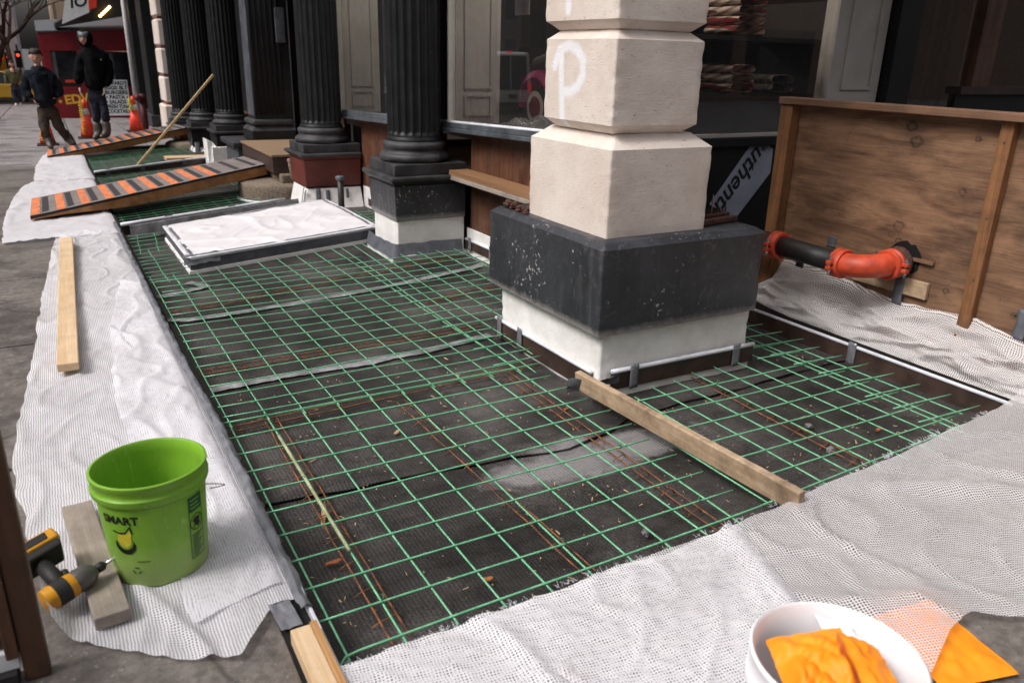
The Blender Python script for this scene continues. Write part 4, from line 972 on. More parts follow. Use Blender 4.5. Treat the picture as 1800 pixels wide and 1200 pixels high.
def column(label, cx, cy, zs, die_mat, white, tapes=()):
    """zs: height where the shaft starts"""
    global shaft_src, base_src
    d = zs - 0.84
    t = thing('fluted_column', label, 'column', (cx, cy, zs - 0.9), 'fluted iron columns along the shopfront')
    if shaft_src is None:
        shaft_src = shaft_mesh().build('shaft', M['iron'], t, local=True); autosmooth(shaft_src, 50); shaft_src.location = (0, 0, 0.9)
        mb = MB(); mb.lathe(base_prof, (0, 0, 0), 64); base_src = mb.build('base_rings', M['iron_dust'], t, local=True); autosmooth(base_src, 60); base_src.location = (0, 0, 0.9 - 0.155)
    else:
        share(shaft_src, 'shaft', t, (0, 0, 0.9)); share(base_src, 'base_rings', t, (0, 0, 0.9 - 0.155))
    w = 0.275
    mb = MB(); mb.box(cx - w, 2.31, cy - w, cy + w, 0.60 + d, 0.686 + d); mb.build('square_plinth', M['iron_dust'], t, bevel=0.006)
    mb = MB(); X0, Y0, Y1 = cx - 0.325, cy - 0.325, cy + 0.325
    mb.box(X0, 2.308, Y0, Y1, 0.565 + d, 0.6005 + d); mb.build('cap_slab', M['iron_dust'], t, bevel=0.012)
    mb = MB(); mb.hexa([(X0 + 0.05, Y0 + 0.05, 0.53 + d), (2.306, Y0 + 0.05, 0.53 + d), (2.306, Y1 - 0.05, 0.53 + d), (X0 + 0.05, Y1 - 0.05, 0.53 + d), (X0 + 0.012, Y0 + 0.012, 0.566 + d), (2.306, Y0 + 0.012, 0.566 + d), (2.306, Y1 - 0.012, 0.566 + d), (X0 + 0.012, Y1 - 0.012, 0.566 + d)])
    mb.build('moulding', die_mat if die_mat is M['brick_red'] else M['iron'], t)
    mb = MB(); zt = 0.262 + d
    mb.hexa([(X0 + 0.055, Y0 + 0.055, zt), (2.304, Y0 + 0.055, zt), (2.304, Y1 - 0.055, zt), (X0 + 0.055, Y1 - 0.055, zt), (X0 + 0.04, Y0 + 0.04, 0.531 + d), (2.304, Y0 + 0.04, 0.531 + d), (2.304, Y1 - 0.04, 0.531 + d), (X0 + 0.04, Y1 - 0.04, 0.531 + d)])
    mb.build('die', die_mat, t, bevel=0.006)
    if white:
        mb = MB(); mb.box(X0 + 0.07, 2.303, Y0 + 0.07, Y1 - 0.07, -0.07 + gf(cx, cy), zt + 0.002 - (0.03 if tapes else 0)); mb.build('white_foot', M['white'], t, bevel=0.008)
        if tapes:
            mb = MB(); mb.hexa([(X0 + 0.03, Y0 - 0.02, -0.06 + gf(cx, cy)), (2.302, Y0 - 0.02, -0.06 + gf(cx, cy)), (2.302, Y1, -0.06 + gf(cx, cy)), (X0 + 0.03, Y1, -0.06 + gf(cx, cy)), (X0 + 0.066, Y0 + 0.066, zt - 0.02), (2.302, Y0 + 0.066, zt - 0.02), (2.302, Y1 - 0.06, zt - 0.02), (X0 + 0.066, Y1 - 0.06, zt - 0.02)])
            mb.build('white_apron', M['white'], t, bevel=0.004)
    for (face, k, w_, h_, zc) in tapes:
        if face == 'f': tape_clip(t, (k, Y0 + 0.02, zc), (1, 0, 0), (0.1, 0.42, 1), w_, h_, 'tape_dark', 0.006)
        else: tape_clip(t, (X0 + 0.028, k, zc), (0, -1, 0), (0.2, 0, 1), w_, h_, 'tape_dark', 0.006)
    return t
c1 = column('nearest fluted black column, on a black block with a plain white foot', 1.99, 2.73, 0.84, M['black'], True)
# skirt of tape round its foot
mb = MB()
def skirt(u, v):
    pts = [(1.672, 2.95), (1.672, 2.44), (1.70, 2.415), (2.25, 2.415)]
    p = along([(a, b, 0) for a, b in pts], u); k = 0.03 * v
    return (p.x - k * (1 if p.x < 1.70 else 0) , p.y - k * (1 if p.x > 1.68 else 0), lerp(0.085, -0.01, v) + 0.012 * ns(p.x * 8, p.y * 8, v * 2) + gf(2, 2.6))
mb.grid(50, 6, skirt); mb.build('tape_skirt', M['tape_dark'], c1, smooth=True)
mb = MB(); mb.box(1.66, 2.30, 2.41, 2.98, -0.06 + gf(2, 2.6), -0.012 + gf(2, 2.6)); mb.build('white_skirt', M['white'], c1, bevel=0.012)
column('second fluted black column, on an oxblood red block with taped white foot', 1.99, 5.22, 0.735, M['brick_red'], True,
       (('f', 1.83, 0.05, 0.18, 0.06), ('f', 1.93, 0.045, 0.15, 0.05), ('l', 5.0, 0.03, 0.18, 0.06), ('l', 4.94, 0.03, 0.16, 0.05), ('f', 2.14, 0.03, 0.1, 0.08)))
column('third round fluted column, just right of the tall leaning stick', 1.99, 10.1, 0.53, M['iron'], True,
       (('l', 9.9, 0.05, 0.2, -0.06), ('f', 1.9, 0.05, 0.16, -0.06)))
column('fourth round fluted column, partly behind the leaning stick', 1.99, 12.6, 0.385, M['iron'], True,
       (('f', 1.78, 0.09, 0.3, -0.2), ('f', 2.02, 0.09, 0.3, -0.2), ('l', 12.45, 0.08, 0.3, -0.2)))
column('farthest round fluted column, next to the white quoin stones', 1.99, 15.2, 0.22, M['iron'], False)
mb = MB(); mb.prism([(1.52, 9.55, -0.20), (1.62, 9.5, -0.2), (1.64, 9.5, 0.10), (1.60, 9.55, 0.16), (1.52, 9.55, 0.2)], (0.0, 0.35, 0)); mb.box(1.58, 2.0, 9.50, 9.56, -0.2, 0.09)
tag(mb.build('white_board_wrap', M['white'], bevel=0.004), 'white board wrapped round the foot of the third column', 'board')

# square fluted pilaster on the stone step, and the step itself
ps = thing('square_pilaster', 'square fluted black pilaster beside the grey door', 'pilaster', (2.0, 7.6, 0.36))
mb = MB(); mb.box(1.745, 2.3, 7.42, 7.98, 0.37, 0.50); mb.build('foot', M['iron'], ps, bevel=0.012)
mb = MB(); mb.hexa([(1.745, 7.42, 0.50), (2.3, 7.42, 0.50), (2.3, 7.98, 0.50), (1.745, 7.98, 0.50), (1.80, 7.48, 0.56), (2.3, 7.48, 0.56), (2.3, 7.92, 0.56), (1.80, 7.92, 0.56)]); mb.build('slope', M['iron_dust'], ps)
mb = MB(); mb.box(1.76, 2.299, 7.44, 7.96, 0.562, 0.64); mb.build('roll', M['iron_dust'], ps, bevel=0.035, seg=4)
mb = MB(); mb.box(1.81, 2.298, 7.49, 7.91, 0.63, 3.2); mb.build('core', M['iron'], ps, bevel=0.004)
for i in range(6):
    x = 1.835 + i * 0.066; mb = MB(); mb.tube([(x, 7.488, 0.70), (x, 7.488, 3.2)], 0.022, 8); mb.build('rib', M['iron'], ps, smooth=True)
mb = MB(); mb.box(1.806, 1.8098, 7.52, 7.88, 0.68, 3.2); mb.build('lit_side_sheet', M['sill'], ps)  # paler sheet: light falling on the street face, put into colour
st = thing('door_step', 'dark wooden door step between second column and square pilaster', 'step', (1.9, 6.5, 0.1))
mb = MB(); mb.box(1.60, 2.60, 5.82, 7.40, 0.185, 0.365); mb.build('riser', M['brown_flash'], st, bevel=0.006)
M['step_top'] = wood('worn_step_boards', c(168, 140, 112), c(106, 84, 66), 'X', 1.0, 0.55, False)
for i in range(5):
    mb = MB(); y0 = 5.80 + i * 0.32; mb.box(1.585, 2.60, y0, y0 + 0.312, 0.366, 0.392); mb.build('step_board', M['step_top'], st, bevel=0.003)
mb = MB(); mb.box(1.50, 2.4, 7.42, 8.3, 0.30, 0.365); mb.build('stone_slab', M['iron_dust'], st, bevel=0.01)
mb = MB(); mb.box(1.56, 2.4, 7.46, 8.25, -0.2, 0.30); mb.build('stone_base', M['sill'], st)
gb = thing('granite_block', 'rounded rough granite block under the high end of the nearer ramp', 'stone block', (1.75, 6.1, -0.1))
def rough(a, z): return 1 + 0.03 * fbm(math.cos(a) * 3, math.sin(a) * 3, z * 8, 3)
mb = MB(); mb.lathe([(0.44, -0.14), (0.455, -0.08), (0.45, 0.0), (0.45, 0.06), (0.44, 0.085), (0.40, 0.10), (0.2, 0.102), (0.02, 0.102)], (1.72, 6.05, -0.01), 48, rough); mb.build('stone', M['granite'], gb, smooth=True)
mb = MB(); mb.tube([(1.72 + 0.475 * math.cos(R(a)), 6.05 + 0.475 * math.sin(R(a)), -0.10) for a in range(150, 345, 12)], 0.016, 8); mb.build('white_bead', M['white_trim'], gb, smooth=True)
mb = MB(); mb.lathe([(0.47, -0.16), (0.47, -0.10)], (1.72, 6.05, 0), 40, None, False); mb.build('foot_flashing', M['brown_flash'], gb)
mb = MB(); mb.box(1.66, 2.3, 5.72, 6.6, 0.085, 0.186); mb.build('mortar_bed', M['granite'], gb, bevel=0.02)
# small tapered stone bollard by the red block
mb = MB(); mb.lathe([(0.05, 0.0), (0.06, 0.12), (0.075, 0.2), (0.07, 0.21), (0.08, 0.23), (0.08, 0.26), (0.03, 0.262)], (1.80, 5.66, 0.10), 14, rough)
tag(mb.build('stone_stump', M['granite'], smooth=True), 'small tapered stone stump between step and red column block', 'stone')
# vent pipe
vp = thing('vent_pipe', 'thin black vent pipe with grey cap behind the hatch', 'pipe', (1.86, 4.25, -0.1))
mb = MB(); mb.tube([(1.86, 4.25, -0.10), (1.86, 4.25, 0.34)], 0.030, 12); mb.build('pipe', M['pipe_black'], vp, smooth=True)
mb = MB(); mb.lathe([(0.034, 0.32), (0.046, 0.335), (0.046, 0.355), (0.03, 0.362)], (1.86, 4.25, 0), 16); mb.build('cap', M['sill'], vp, smooth=True)
mb = MB(); mb.box(1.815, 1.84, 4.18, 4.26, -0.02, 0.06); mb.build('white_plaster_blob', M['white'], vp, bevel=0.01)

# ------------------------------------------------------------------ the shop building
bd = thing('corner_shop', 'black corner shop building with brown wood panels and big windows', 'building', (2.4, 4, 0))
zs_ = lambda y: 0.962 - 0.0345 * (y - 1.26)              # sills fall with the street
def strip(y0, y1, x0, x1, f0, f1, name, mat, parent=bd, bevel=0.0):
    mb = MB(); mb.hexa([(x0, y0, f0(y0)), (x1, y0, f0(y0)), (x1, y1, f0(y1)), (x0, y1, f0(y1)), (x0, y0, f1(y0)), (x1, y0, f1(y0)), (x1, y1, f1(y1)), (x0, y1, f1(y1))])
    return mb.build(name, mat, parent, bevel=bevel)
wsplit = [0.62, 1.02, 1.30, 1.62, 1.96, 2.42]
for a, b in zip(wsplit, wsplit[1:]): strip(a, b - 0.004, 2.328 + random.uniform(0, .003), 2.40, lambda y: -0.05, lambda y: zs_(y) - 0.02, 'wood_board', M['panelwood'])
for a, b in ((3.0, 3.5), (3.5, 4.1), (4.1, 4.95), (5.5, 5.85)): strip(a, b - 0.004, 2.328 + random.uniform(0, .003), 2.40, lambda y: -0.1, lambda y: zs_(y) - 0.02, 'wood_board', M['panelwood'])
strip(0.62, 2.46, 2.320, 2.33, lambda y: -0.05, lambda y: 0.172, 'white_base', M['white'], bevel=0.002)
strip(2.98, 4.92, 2.318, 2.33, lambda y: -0.08, lambda y: 0.15, 'white_base', M['white'], bevel=0.002)
for a, b in ((0.66, 2.80), (2.80, 5.50)):
    sl = strip(a, b - 0.01, 2.20, 2.42, lambda y: zs_(y) - 0.01, lambda y: zs_(y) + 0.022, 'window_sill', M['sill'], bevel=0.006)
    strip(a, b - 0.01, 2.212, 2.42, lambda y: zs_(y) + 0.0225, lambda y: zs_(y) + 0.062, 'sill_slope', M['sill'], bevel=0.004)
    mb = MB(); mb.tube([(2.222, a, zs_(a) + 0.066), (2.222, b - 0.01, zs_(b) + 0.066)], 0.011, 8); mb.build('sill_bead', M['white_trim'] if a < 1 else M['sill'], bd, smooth=True)
def pane(y0, y1, x=2.235, top=3.0):
    mb = MB(); mb.add([(x, y0, zs_(y0) + 0.06), (x, y1, zs_(y1) + 0.06), (x, y1, top), (x, y0, top)], [(3, 2, 1, 0)]); return mb.build('window_pane', M['glass'], bd)
pane(0.72, 2.56); pane(3.0, 5.22)
for y, w in ((0.62, 0.1), (2.575, 0.42), (5.235, 0.4)):
    strip(y, y + w, 2.215, 2.45, lambda q: zs_(q) + 0.02, lambda q: 3.2, 'window_jamb', M['iron'], bevel=0.004)
for y, w in ((2.548, 0.026), (5.20, 0.034)):
    strip(y, y + w, 2.205, 2.255, lambda q: zs_(q) + 0.06, lambda q: 3.2, 'window_frame', M['panel_white'])
# panelled returns inside the windows
def panelled(y, x0, x1, z0, nm='window_return'):
    mb = MB(); mb.box(x0, x1, y, y + 0.03, z0, 3.0); w_ = mb.build(nm, M['panel_white'], bd)
    for (a, b) in ((z0 + 0.06, z0 + 0.22), (z0 + 0.26, 2.2)):
        for (p, q, r_, s_) in ((x0 + .07, x1 - .07, a, a + .018), (x0 + .07, x1 - .07, b - .018, b), (x0 + .07, x0 + .088, a + .018, b - .018), (x1 - .088, x1 - .07, a + .018, b - .018)):
            mb = MB(); mb.box(p, q, y - 0.014, y, r_, s_); mb.build('panel_mould', M['panel_white'], w_)
panelled(2.545, 2.26, 2.64, zs_(2.6) + 0.05); panelled(5.195, 2.26, 2.64, zs_(5.2) + 0.05)
mb = MB(); mb.box(2.345, 3.6, 0.95, 2.97, 0.86, 0.925); mb.build('display_floor', M['interior_floor'], bd)
mb = MB(); mb.box(2.345, 3.6, 3.02, 5.57, 0.74, 0.80); mb.build('display_floor', M['interior_floor'], bd)
# shop interior shell
mb = MB(); mb.box(9.0, 9.1, 0.9, 13, -0.2, 3.4); mb.build('back_wall', M['interior'], bd)
mb = MB(); mb.box(2.42, 9.0, 7.9, 8.0, -0.2, 3.4); mb.build('party_wall', M['interior'], bd)
mb = MB(); mb.box(2.42, 9.0, 0.96, 7.9, -0.2, 0.15); mb.build('shop_floor', M['interior_floor'], bd)
mb = MB(); mb.box(2.3, 9.1, 0.86, 26, 3.2, 3.4); mb.build('ceiling', M['interior'], bd)
mb = MB(); mb.box(1.62, 9.1, -0.40, 26, 3.41, 13.0); mb.build('upper_wall', M['facade_up'], bd)
mb = MB(); mb.box(1.60, 9.1, -0.42, 0.855, 3.2, 3.409); mb.build('soffit', M['iron'], bd)
mb = MB(); mb.box(1.60, 2.299, 0.856, 26, 3.2, 3.409); mb.build('soffit', M['iron'], bd)
# return front facing the viewer, right of the pier
mb = MB(); mb.box(2.41, 3.98, 0.90, 0.95, -0.1, 0.925); mb.build('black_panel', M['iron'], bd)
mb = MB(); mb.box(2.41, 4.36, 0.85, 0.95, 0.93, 0.992); mb.build('return_sill', M['iron'], bd, bevel=0.006)
mb = MB(); mb.box(2.41, 4.36, 0.872, 0.93, 0.9925, 1.012); mb.build('return_bead', M['panel_white'], bd)
mb = MB(); mb.add([(2.45, 0.905, 1.01), (4.40, 0.905, 1.01), (4.40, 0.905, 3.1), (2.45, 0.905, 3.1)], [(0, 1, 2, 3)]); mb.build('window_pane', M['glass'], bd)
mb = MB(); mb.box(4.40, 4.94, 0.88, 1.0, -0.1, 3.2); pl = mb.build('white_pilaster', M['panel_white'], bd, bevel=0.004)
for (p, q, r_, s_) in ((4.52, 4.84, 1.30, 1.32), (4.52, 4.54, 1.32, 3.0), (4.82, 4.84, 1.32, 3.0)):
    mb = MB(); mb.box(p, q, 0.864, 0.88, r_, s_); mb.build('panel_mould', M['panel_white'], pl)
mb = MB(); mb.box(4.95, 5.2, 0.80, 1.0, -0.1, 3.2); mb.build('door_post', M['iron'], bd)
for i in range(9):
    mb = MB(); mb.box(5.22 + i * 0.09, 5.28 + i * 0.09, 1.05 + 0.02 * (i % 2), 1.08 + 0.02 * (i % 2), -0.1, 3.1); mb.build('door_slat', M['iron'], bd)
mb = MB(); mb.box(6.1, 6.35, 0.88, 1.0, 1.33, 3.2); mb.build('far_post', M['panelwood'], bd)
mb = MB(); mb.box(5.95, 7.6, 0.86, 1.0, 1.27, 1.33); mb.build('far_rail', M['brown_flash'], bd)
mb = MB(); mb.box(5.95, 7.6, 0.90, 0.98, -0.1, 1.27); mb.build('far_panel', M['iron'], bd)
mb = MB(); mb.add([(5.2, 0.93, -0.1), (9.0, 0.93, -0.1), (9.0, 0.93, 3.1), (5.2, 0.93, 3.1)], [(0, 1, 2, 3)]); mb.build('window_pane', M['glass'], bd)
# sloping paper tape on the black panel with big print
tp = thing('printed_tape', 'pale sloping tape with black letters on the black wall behind the pier', 'tape', (3.6, 0.9, 0.7))
yy = 0.8965
mb = MB(); mb.prism([(3.40, yy, 0.545), (3.655, yy, 0.42), (3.95, yy, 0.735), (3.945, yy, 0.90), (3.90, yy, 0.924), (3.715, yy, 0.924)], (0, -0.0015, 0)); mb.build('strip', plain('pale_blue_tape', c(170, 174, 190), c(150, 154, 170), 6, 0.5, 0.1), tp)
tv, tf = text_geo('authentic', 0.185, 0.004, 0.2)
mn = min(v[0] for v in tv); mx = max(v[0] for v in tv)
ang = math.atan2(-0.40, -0.345); ca, sa = math.cos(ang), math.sin(ang)
mb = MB(); O = Vector((3.655, 0.70))
mb.add([(O.x + v[0] * ca - v[1] * sa, yy - 0.003, O.y + v[0] * sa + v[1] * ca) for v in tv], tf)
keep = MB()
for f in mb.f:
    if all(3.42 < mb.v[i][0] < 3.94 and 0.45 < mb.v[i][2] < 0.922 for i in f): keep.add([mb.v[i] for i in f], [tuple(range(len(f)))])
keep.build('lettering', M['print_black'], tp)
# ledge boards on the wood panel
lg = thing('window_ledge', 'two lumber boards forming a ledge below the shop window', 'ledge', (2.25, 1.8, 0.6))
mb = MB(); mb.box(2.16, 2.326, 0.9, 2.66, 0.598, 0.634); mb.build('board', M['lum_ledge'], lg, bevel=0.003)
mb = MB(); mb.box(2.15, 2.326, 0.9, 2.665, 0.565, 0.596); mb.build('board', M['lum_grey'], lg, bevel=0.003)
# door between second column and pilaster
dr = thing('shop_door', 'dark glazed door with grey kick plate and steel pull', 'door', (2.55, 6.6, 0.37))
mb = MB(); mb.box(2.56, 2.60, 5.9, 7.45, 0.37, 3.0); mb.build('leaf', M['iron'], dr)
mb = MB(); mb.box(2.553, 2.559, 6.05, 7.3, 0.42, 1.15); mb.build('kick_plate', plain('grey_kick_plate', c(150, 148, 154), c(126, 124, 130), 4, 0.4, 0.05), dr)
mb = MB(); mb.tube([(2.555, 7.25, 1.62), (2.47, 7.25, 1.62), (2.455, 7.25, 1.60), (2.455, 7.25, 1.34), (2.47, 7.25, 1.32), (2.555, 7.25, 1.32)], 0.014, 8); mb.build('pull_handle', M['steel'], dr, smooth=True)
mb = MB(); mb.box(2.13, 2.245, 7.42, 7.455, 1.56, 1.965); tag(mb.build('intercom_panel', M['sill'], bevel=0.006), 'grey intercom panel beside the shop door', 'intercom')
# ------------------------------------------------------------------ plywood barrier on the right
bp = thing('plywood_barrier', 'framed plywood barrier at the right, orange pipe passing through it', 'barrier', (3.37, -0.8, 0))
mb = MB(); mb.box(3.372, 3.39, -2.3, 0.285, -0.05, 1.245); mb.build('plywood_sheet', M['ply'], bp)
mb = MB(); mb.box(3.305, 3.371, 0.205, 0.292, -0.05, 1.243); mb.build('stud', M['lum_brown'], bp, bevel=0.004)
mb = MB(); mb.box(3.325, 3.371, -1.062, -1.000, 0.0, 1.243); mb.build('stud', M['lum_brown'], bp, bevel=0.004)
mb = MB(); mb.box(3.325, 3.371, -2.28, -2.215, 0.0, 1.243); mb.build('stud', M['lum_brown'], bp, bevel=0.004)
mb = MB(); mb.box(3.288, 3.40, -2.3, 0.30, 1.245, 1.283); mb.build('top_rail', M['lum_brown_y'], bp, bevel=0.004)
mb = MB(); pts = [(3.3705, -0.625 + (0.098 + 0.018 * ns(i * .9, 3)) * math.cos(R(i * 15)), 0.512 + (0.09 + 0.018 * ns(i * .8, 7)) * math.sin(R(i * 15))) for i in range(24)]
mb.prism(pts, (-0.0015, 0, 0)); mb.build('hole_shade_disc', plain('hole_shade', c(16, 12, 10), c(8, 6, 6), 20, 0.95, 0.2), bp)  # flat dark disc paints the shade inside the hole round the pipe
mb = MB(); mb.box(3.345, 3.371, -0.80, -0.35, 0.330, 0.418); mb.build('cleat', M['lum_used'], bp, bevel=0.005)
mb = MB(); mb.box(3.352, 3.371, -0.80, -0.64, 0.512, 0.53); mb.build('splinter', M['lum_brown_y'], bp, bevel=0.002)
scr = None
for i, (yv, zv) in enumerate([(0.25, 1.1), (0.245, 0.7), (0.25, 0.4), (-1.03, 1.15), (-1.03, 0.8), (-1.035, 0.5)]):
    mb = MB(); mb.lathe([(0.006, 0), (0.005, 0.002), (0.001, 0.0022)], (0, 0, 0), 10, None, True, Matrix.Rotation(-PI / 2, 3, 'Y')); o = mb.build('screw_head', M['tool_grey'], bp, local=True)
    o.location = Vector((3.304 if i < 3 else 3.324, yv, zv)) - ORG[bp.name]
# pipe
pp = thing('orange_elbow_pipe', 'black pipe with bright orange elbow and clamps', 'pipe', (3.13, -0.2, 0.47))
mb = MB(); mb.tube([(3.115, 0.62, 0.478), (3.115, 0.02, 0.474)], 0.060, 20); mb.build('rusty_pipe', M['rust_dark'], pp, smooth=True)
mb = MB(); mb.tube([(3.115, -0.02, 0.474), (3.12, -0.43, 0.466)], 0.058, 24); mb.build('black_pipe', M['pipe_black'], pp, smooth=True)
el = [(3.12, -0.44, 0.466)] + [(3.12 + 0.14 * (1 - math.cos(R(a))), -0.47 - 0.14 * math.sin(R(a)), 0.466 + 0.02 * a / 90) for a in range(0, 91, 9)] + [(3.30, -0.612, 0.488)]
mb = MB(); mb.tube(el, 0.062, 24); mb.build('elbow', M['orange_pipe'], pp, smooth=True)
mb = MB(); mb.tube([(3.29, -0.612, 0.488), (3.45, -0.612, 0.50)], 0.066, 20); mb.tube([(3.335, -0.612, 0.49), (3.35, -0.612, 0.49)], 0.085, 20); mb.build('rusty_nipple', M['rust_dark'], pp, smooth=True)
def clamp(ctr, axis):
    ctr = Vector(ctr); q = Vector(axis).to_track_quat('Z', 'Y').to_matrix()
    mb = MB(); mb.lathe([(0.060, -0.03), (0.076, -0.03), (0.080, -0.024), (0.080, -0.012), (0.073, -0.006), (0.073, 0.006), (0.080, 0.012), (0.080, 0.024), (0.076, 0.03), (0.060, 0.03)], ctr, 28, None, True, q)
    k = mb.build('clamp', M['orange_pipe'], pp); autosmooth(k, 35)
    for s in (-1, 1):
        e = q @ Vector((0, 1, 0)) * 0.0 + Vector((0, 0, 1)).cross(Vector(axis)).normalized() * 0.092 * s
        mb = MB(); d = Vector((0, 0, 1))
        mb.bar(ctr + e - d * 0.026, ctr + e - d * 0.006, 0.034, 0.028, Vector(axis)); mb.bar(ctr + e + d * 0.006, ctr + e + d * 0.026, 0.034, 0.028, Vector(axis)); mb.build('clamp_ear', M['orange_pipe'], k, bevel=0.004)
        mb = MB(); mb.tube([ctr + e - d * 0.05, ctr + e + d * 0.05], 0.006, 8); mb.tube([ctr + e + d * 0.027, ctr + e + d * 0.037], 0.012, 6); mb.tube([ctr + e - d * 0.037, ctr + e - d * 0.027], 0.012, 6); mb.build('bolt', M['steel'], k)
clamp((3.115, 0.0, 0.474), (0, 1, 0)); clamp((3.12, -0.435, 0.466), (0, 1, 0)); clamp((3.278, -0.612, 0.486), (1, 0, 0.08))
def patch(name, pts, label, mat='tape_dark', n=6):
    """tape patch from a list of centre points with width"""
    mb = MB(); P_ = [Vector(p) for p in pts]
    mb.grid(3, 10, lambda u, v: tuple(along(P_, v) + Vector((0.002 * ns(u * 3, v * 5, 1), 0.055 * (u - 0.5), 0.0))))
    o = mb.build(name, M[mat], smooth=True); s_ = o.modifiers.new('s', 'SOLIDIFY'); s_.thickness = 0.002
    return tag(o, label, 'tape', 'tape patches on the plywood')
patch('tape_patch', [(3.369, -0.16, 0.475), (3.369, -0.165, 0.535)], 'grey tape patch on the plywood above the black pipe')
patch('tape_patch', [(3.367, -0.64, 0.445), (3.343, -0.645, 0.418), (3.341, -0.645, 0.335), (3.336, -0.65, 0.275)], 'twisted grey tape holding scrim to the cleat right of the orange elbow')
patch('tape_patch', [(3.369, -1.275, 0.41), (3.367, -1.28, 0.34), (3.350, -1.28, 0.27)], 'grey tape holding scrim to the plywood at the right picture edge')
patch('tape_patch', [(3.19, -0.11, 0.36), (3.185, -0.115, 0.40)], 'small grey tape bit below the black pipe')

# ------------------------------------------------------------------ dark wooden barrier at the lower left
hb = thing('wooden_barrier', 'dark wooden barrier frame cut off by the lower left picture corner', 'barrier', (-0.7, -1.28, 0.04))
mb = MB(); mb.hexa([(-0.708, -1.30, 0.042), (-0.655, -1.30, 0.042), (-0.655, -1.262, 0.042), (-0.708, -1.262, 0.042), (-0.708, -1.30, 1.2), (-0.655, -1.30, 1.2), (-0.655, -1.262, 1.2), (-0.708, -1.262, 1.2)]); mb.build('post', M['lum_dark'], hb, bevel=0.004)
mb = MB(); mb.box(-1.9, -0.7085, -1.285, -1.272, 0.14, 1.2); mb.build('panel', M['ply_dark'], hb)
mb = MB(); mb.box(-0.735, -0.709, -1.31, -1.286, 0.12, 1.2); mb.build('batten', M['lum_dark'], hb, bevel=0.003)
mb = MB(); mb.box(-1.9, -0.712, -1.30, -1.26, 0.085, 0.135); mb.build('white_sill', M['white_trim'], hb, bevel=0.003)
mb = MB(); mb.box(-1.9, -0.72, -1.32, -1.25, 0.041, 0.084); mb.build('gap_shade_strip', M['rubber'], hb)  # black strip stands in for the shaded gap below the sill

# ------------------------------------------------------------------ loose lumber
def plank(name, a, b, w, h, mat, label, z=0.055, cat='plank', group='loose planks'):
    a, b = Vector(a), Vector(b); mid = a.lerp(b, .5); d = b - a; L = d.length
    mb = MB(); mb.box(-w / 2, w / 2, -L / 2, L / 2, 0, h)
    o = mb.build(name, mat, bevel=0.004); o.location = (mid.x, mid.y, z); o.rotation_euler = (math.atan2(b.z - a.z, Vector((d.x, d.y)).length), 0, math.atan2(d.y, d.x) - PI / 2)
    return tag(o, label, cat, group)
plank('plank', (-0.556, 0.70, 0), (-0.490, 3.72, -0.04), 0.088, 0.038, M['lum_y'], 'long clean pale plank lying on the white scrim at the left', 0.060)
plank('plank', (-0.510, -1.208, 0), (-0.569, -0.581, 0), 0.086, 0.038, M['lum_grey'], 'short grey weathered plank between the driver and the green bucket', 0.060)
o = plank('plank', (1.588, -1.60, 0.0), (1.512, -0.345, 0), 0.032, 0.088, M['lum_used'], 'used plank set on edge, leading from the pier corner to the near pit edge', 0.010)
o.rotation_euler.y = R(-6)
# nail-hole marks on the grey plank
# ------------------------------------------------------------------ leaning stick
mb = MB(); a, b = Vector((0.50, 9.65, -0.20)), Vector((1.78, 10.0, 1.10)); mb.bar(a, b, 0.036, 0.036, (0, 1, 0))
tag(mb.build('leaning_stick', wood('stick_wood', c(216, 190, 140), c(170, 140, 92), 'Z', 1.0, 0.6, False), bevel=0.006), 'long thin stick leaning up out of the pit between the ramps', 'stick')

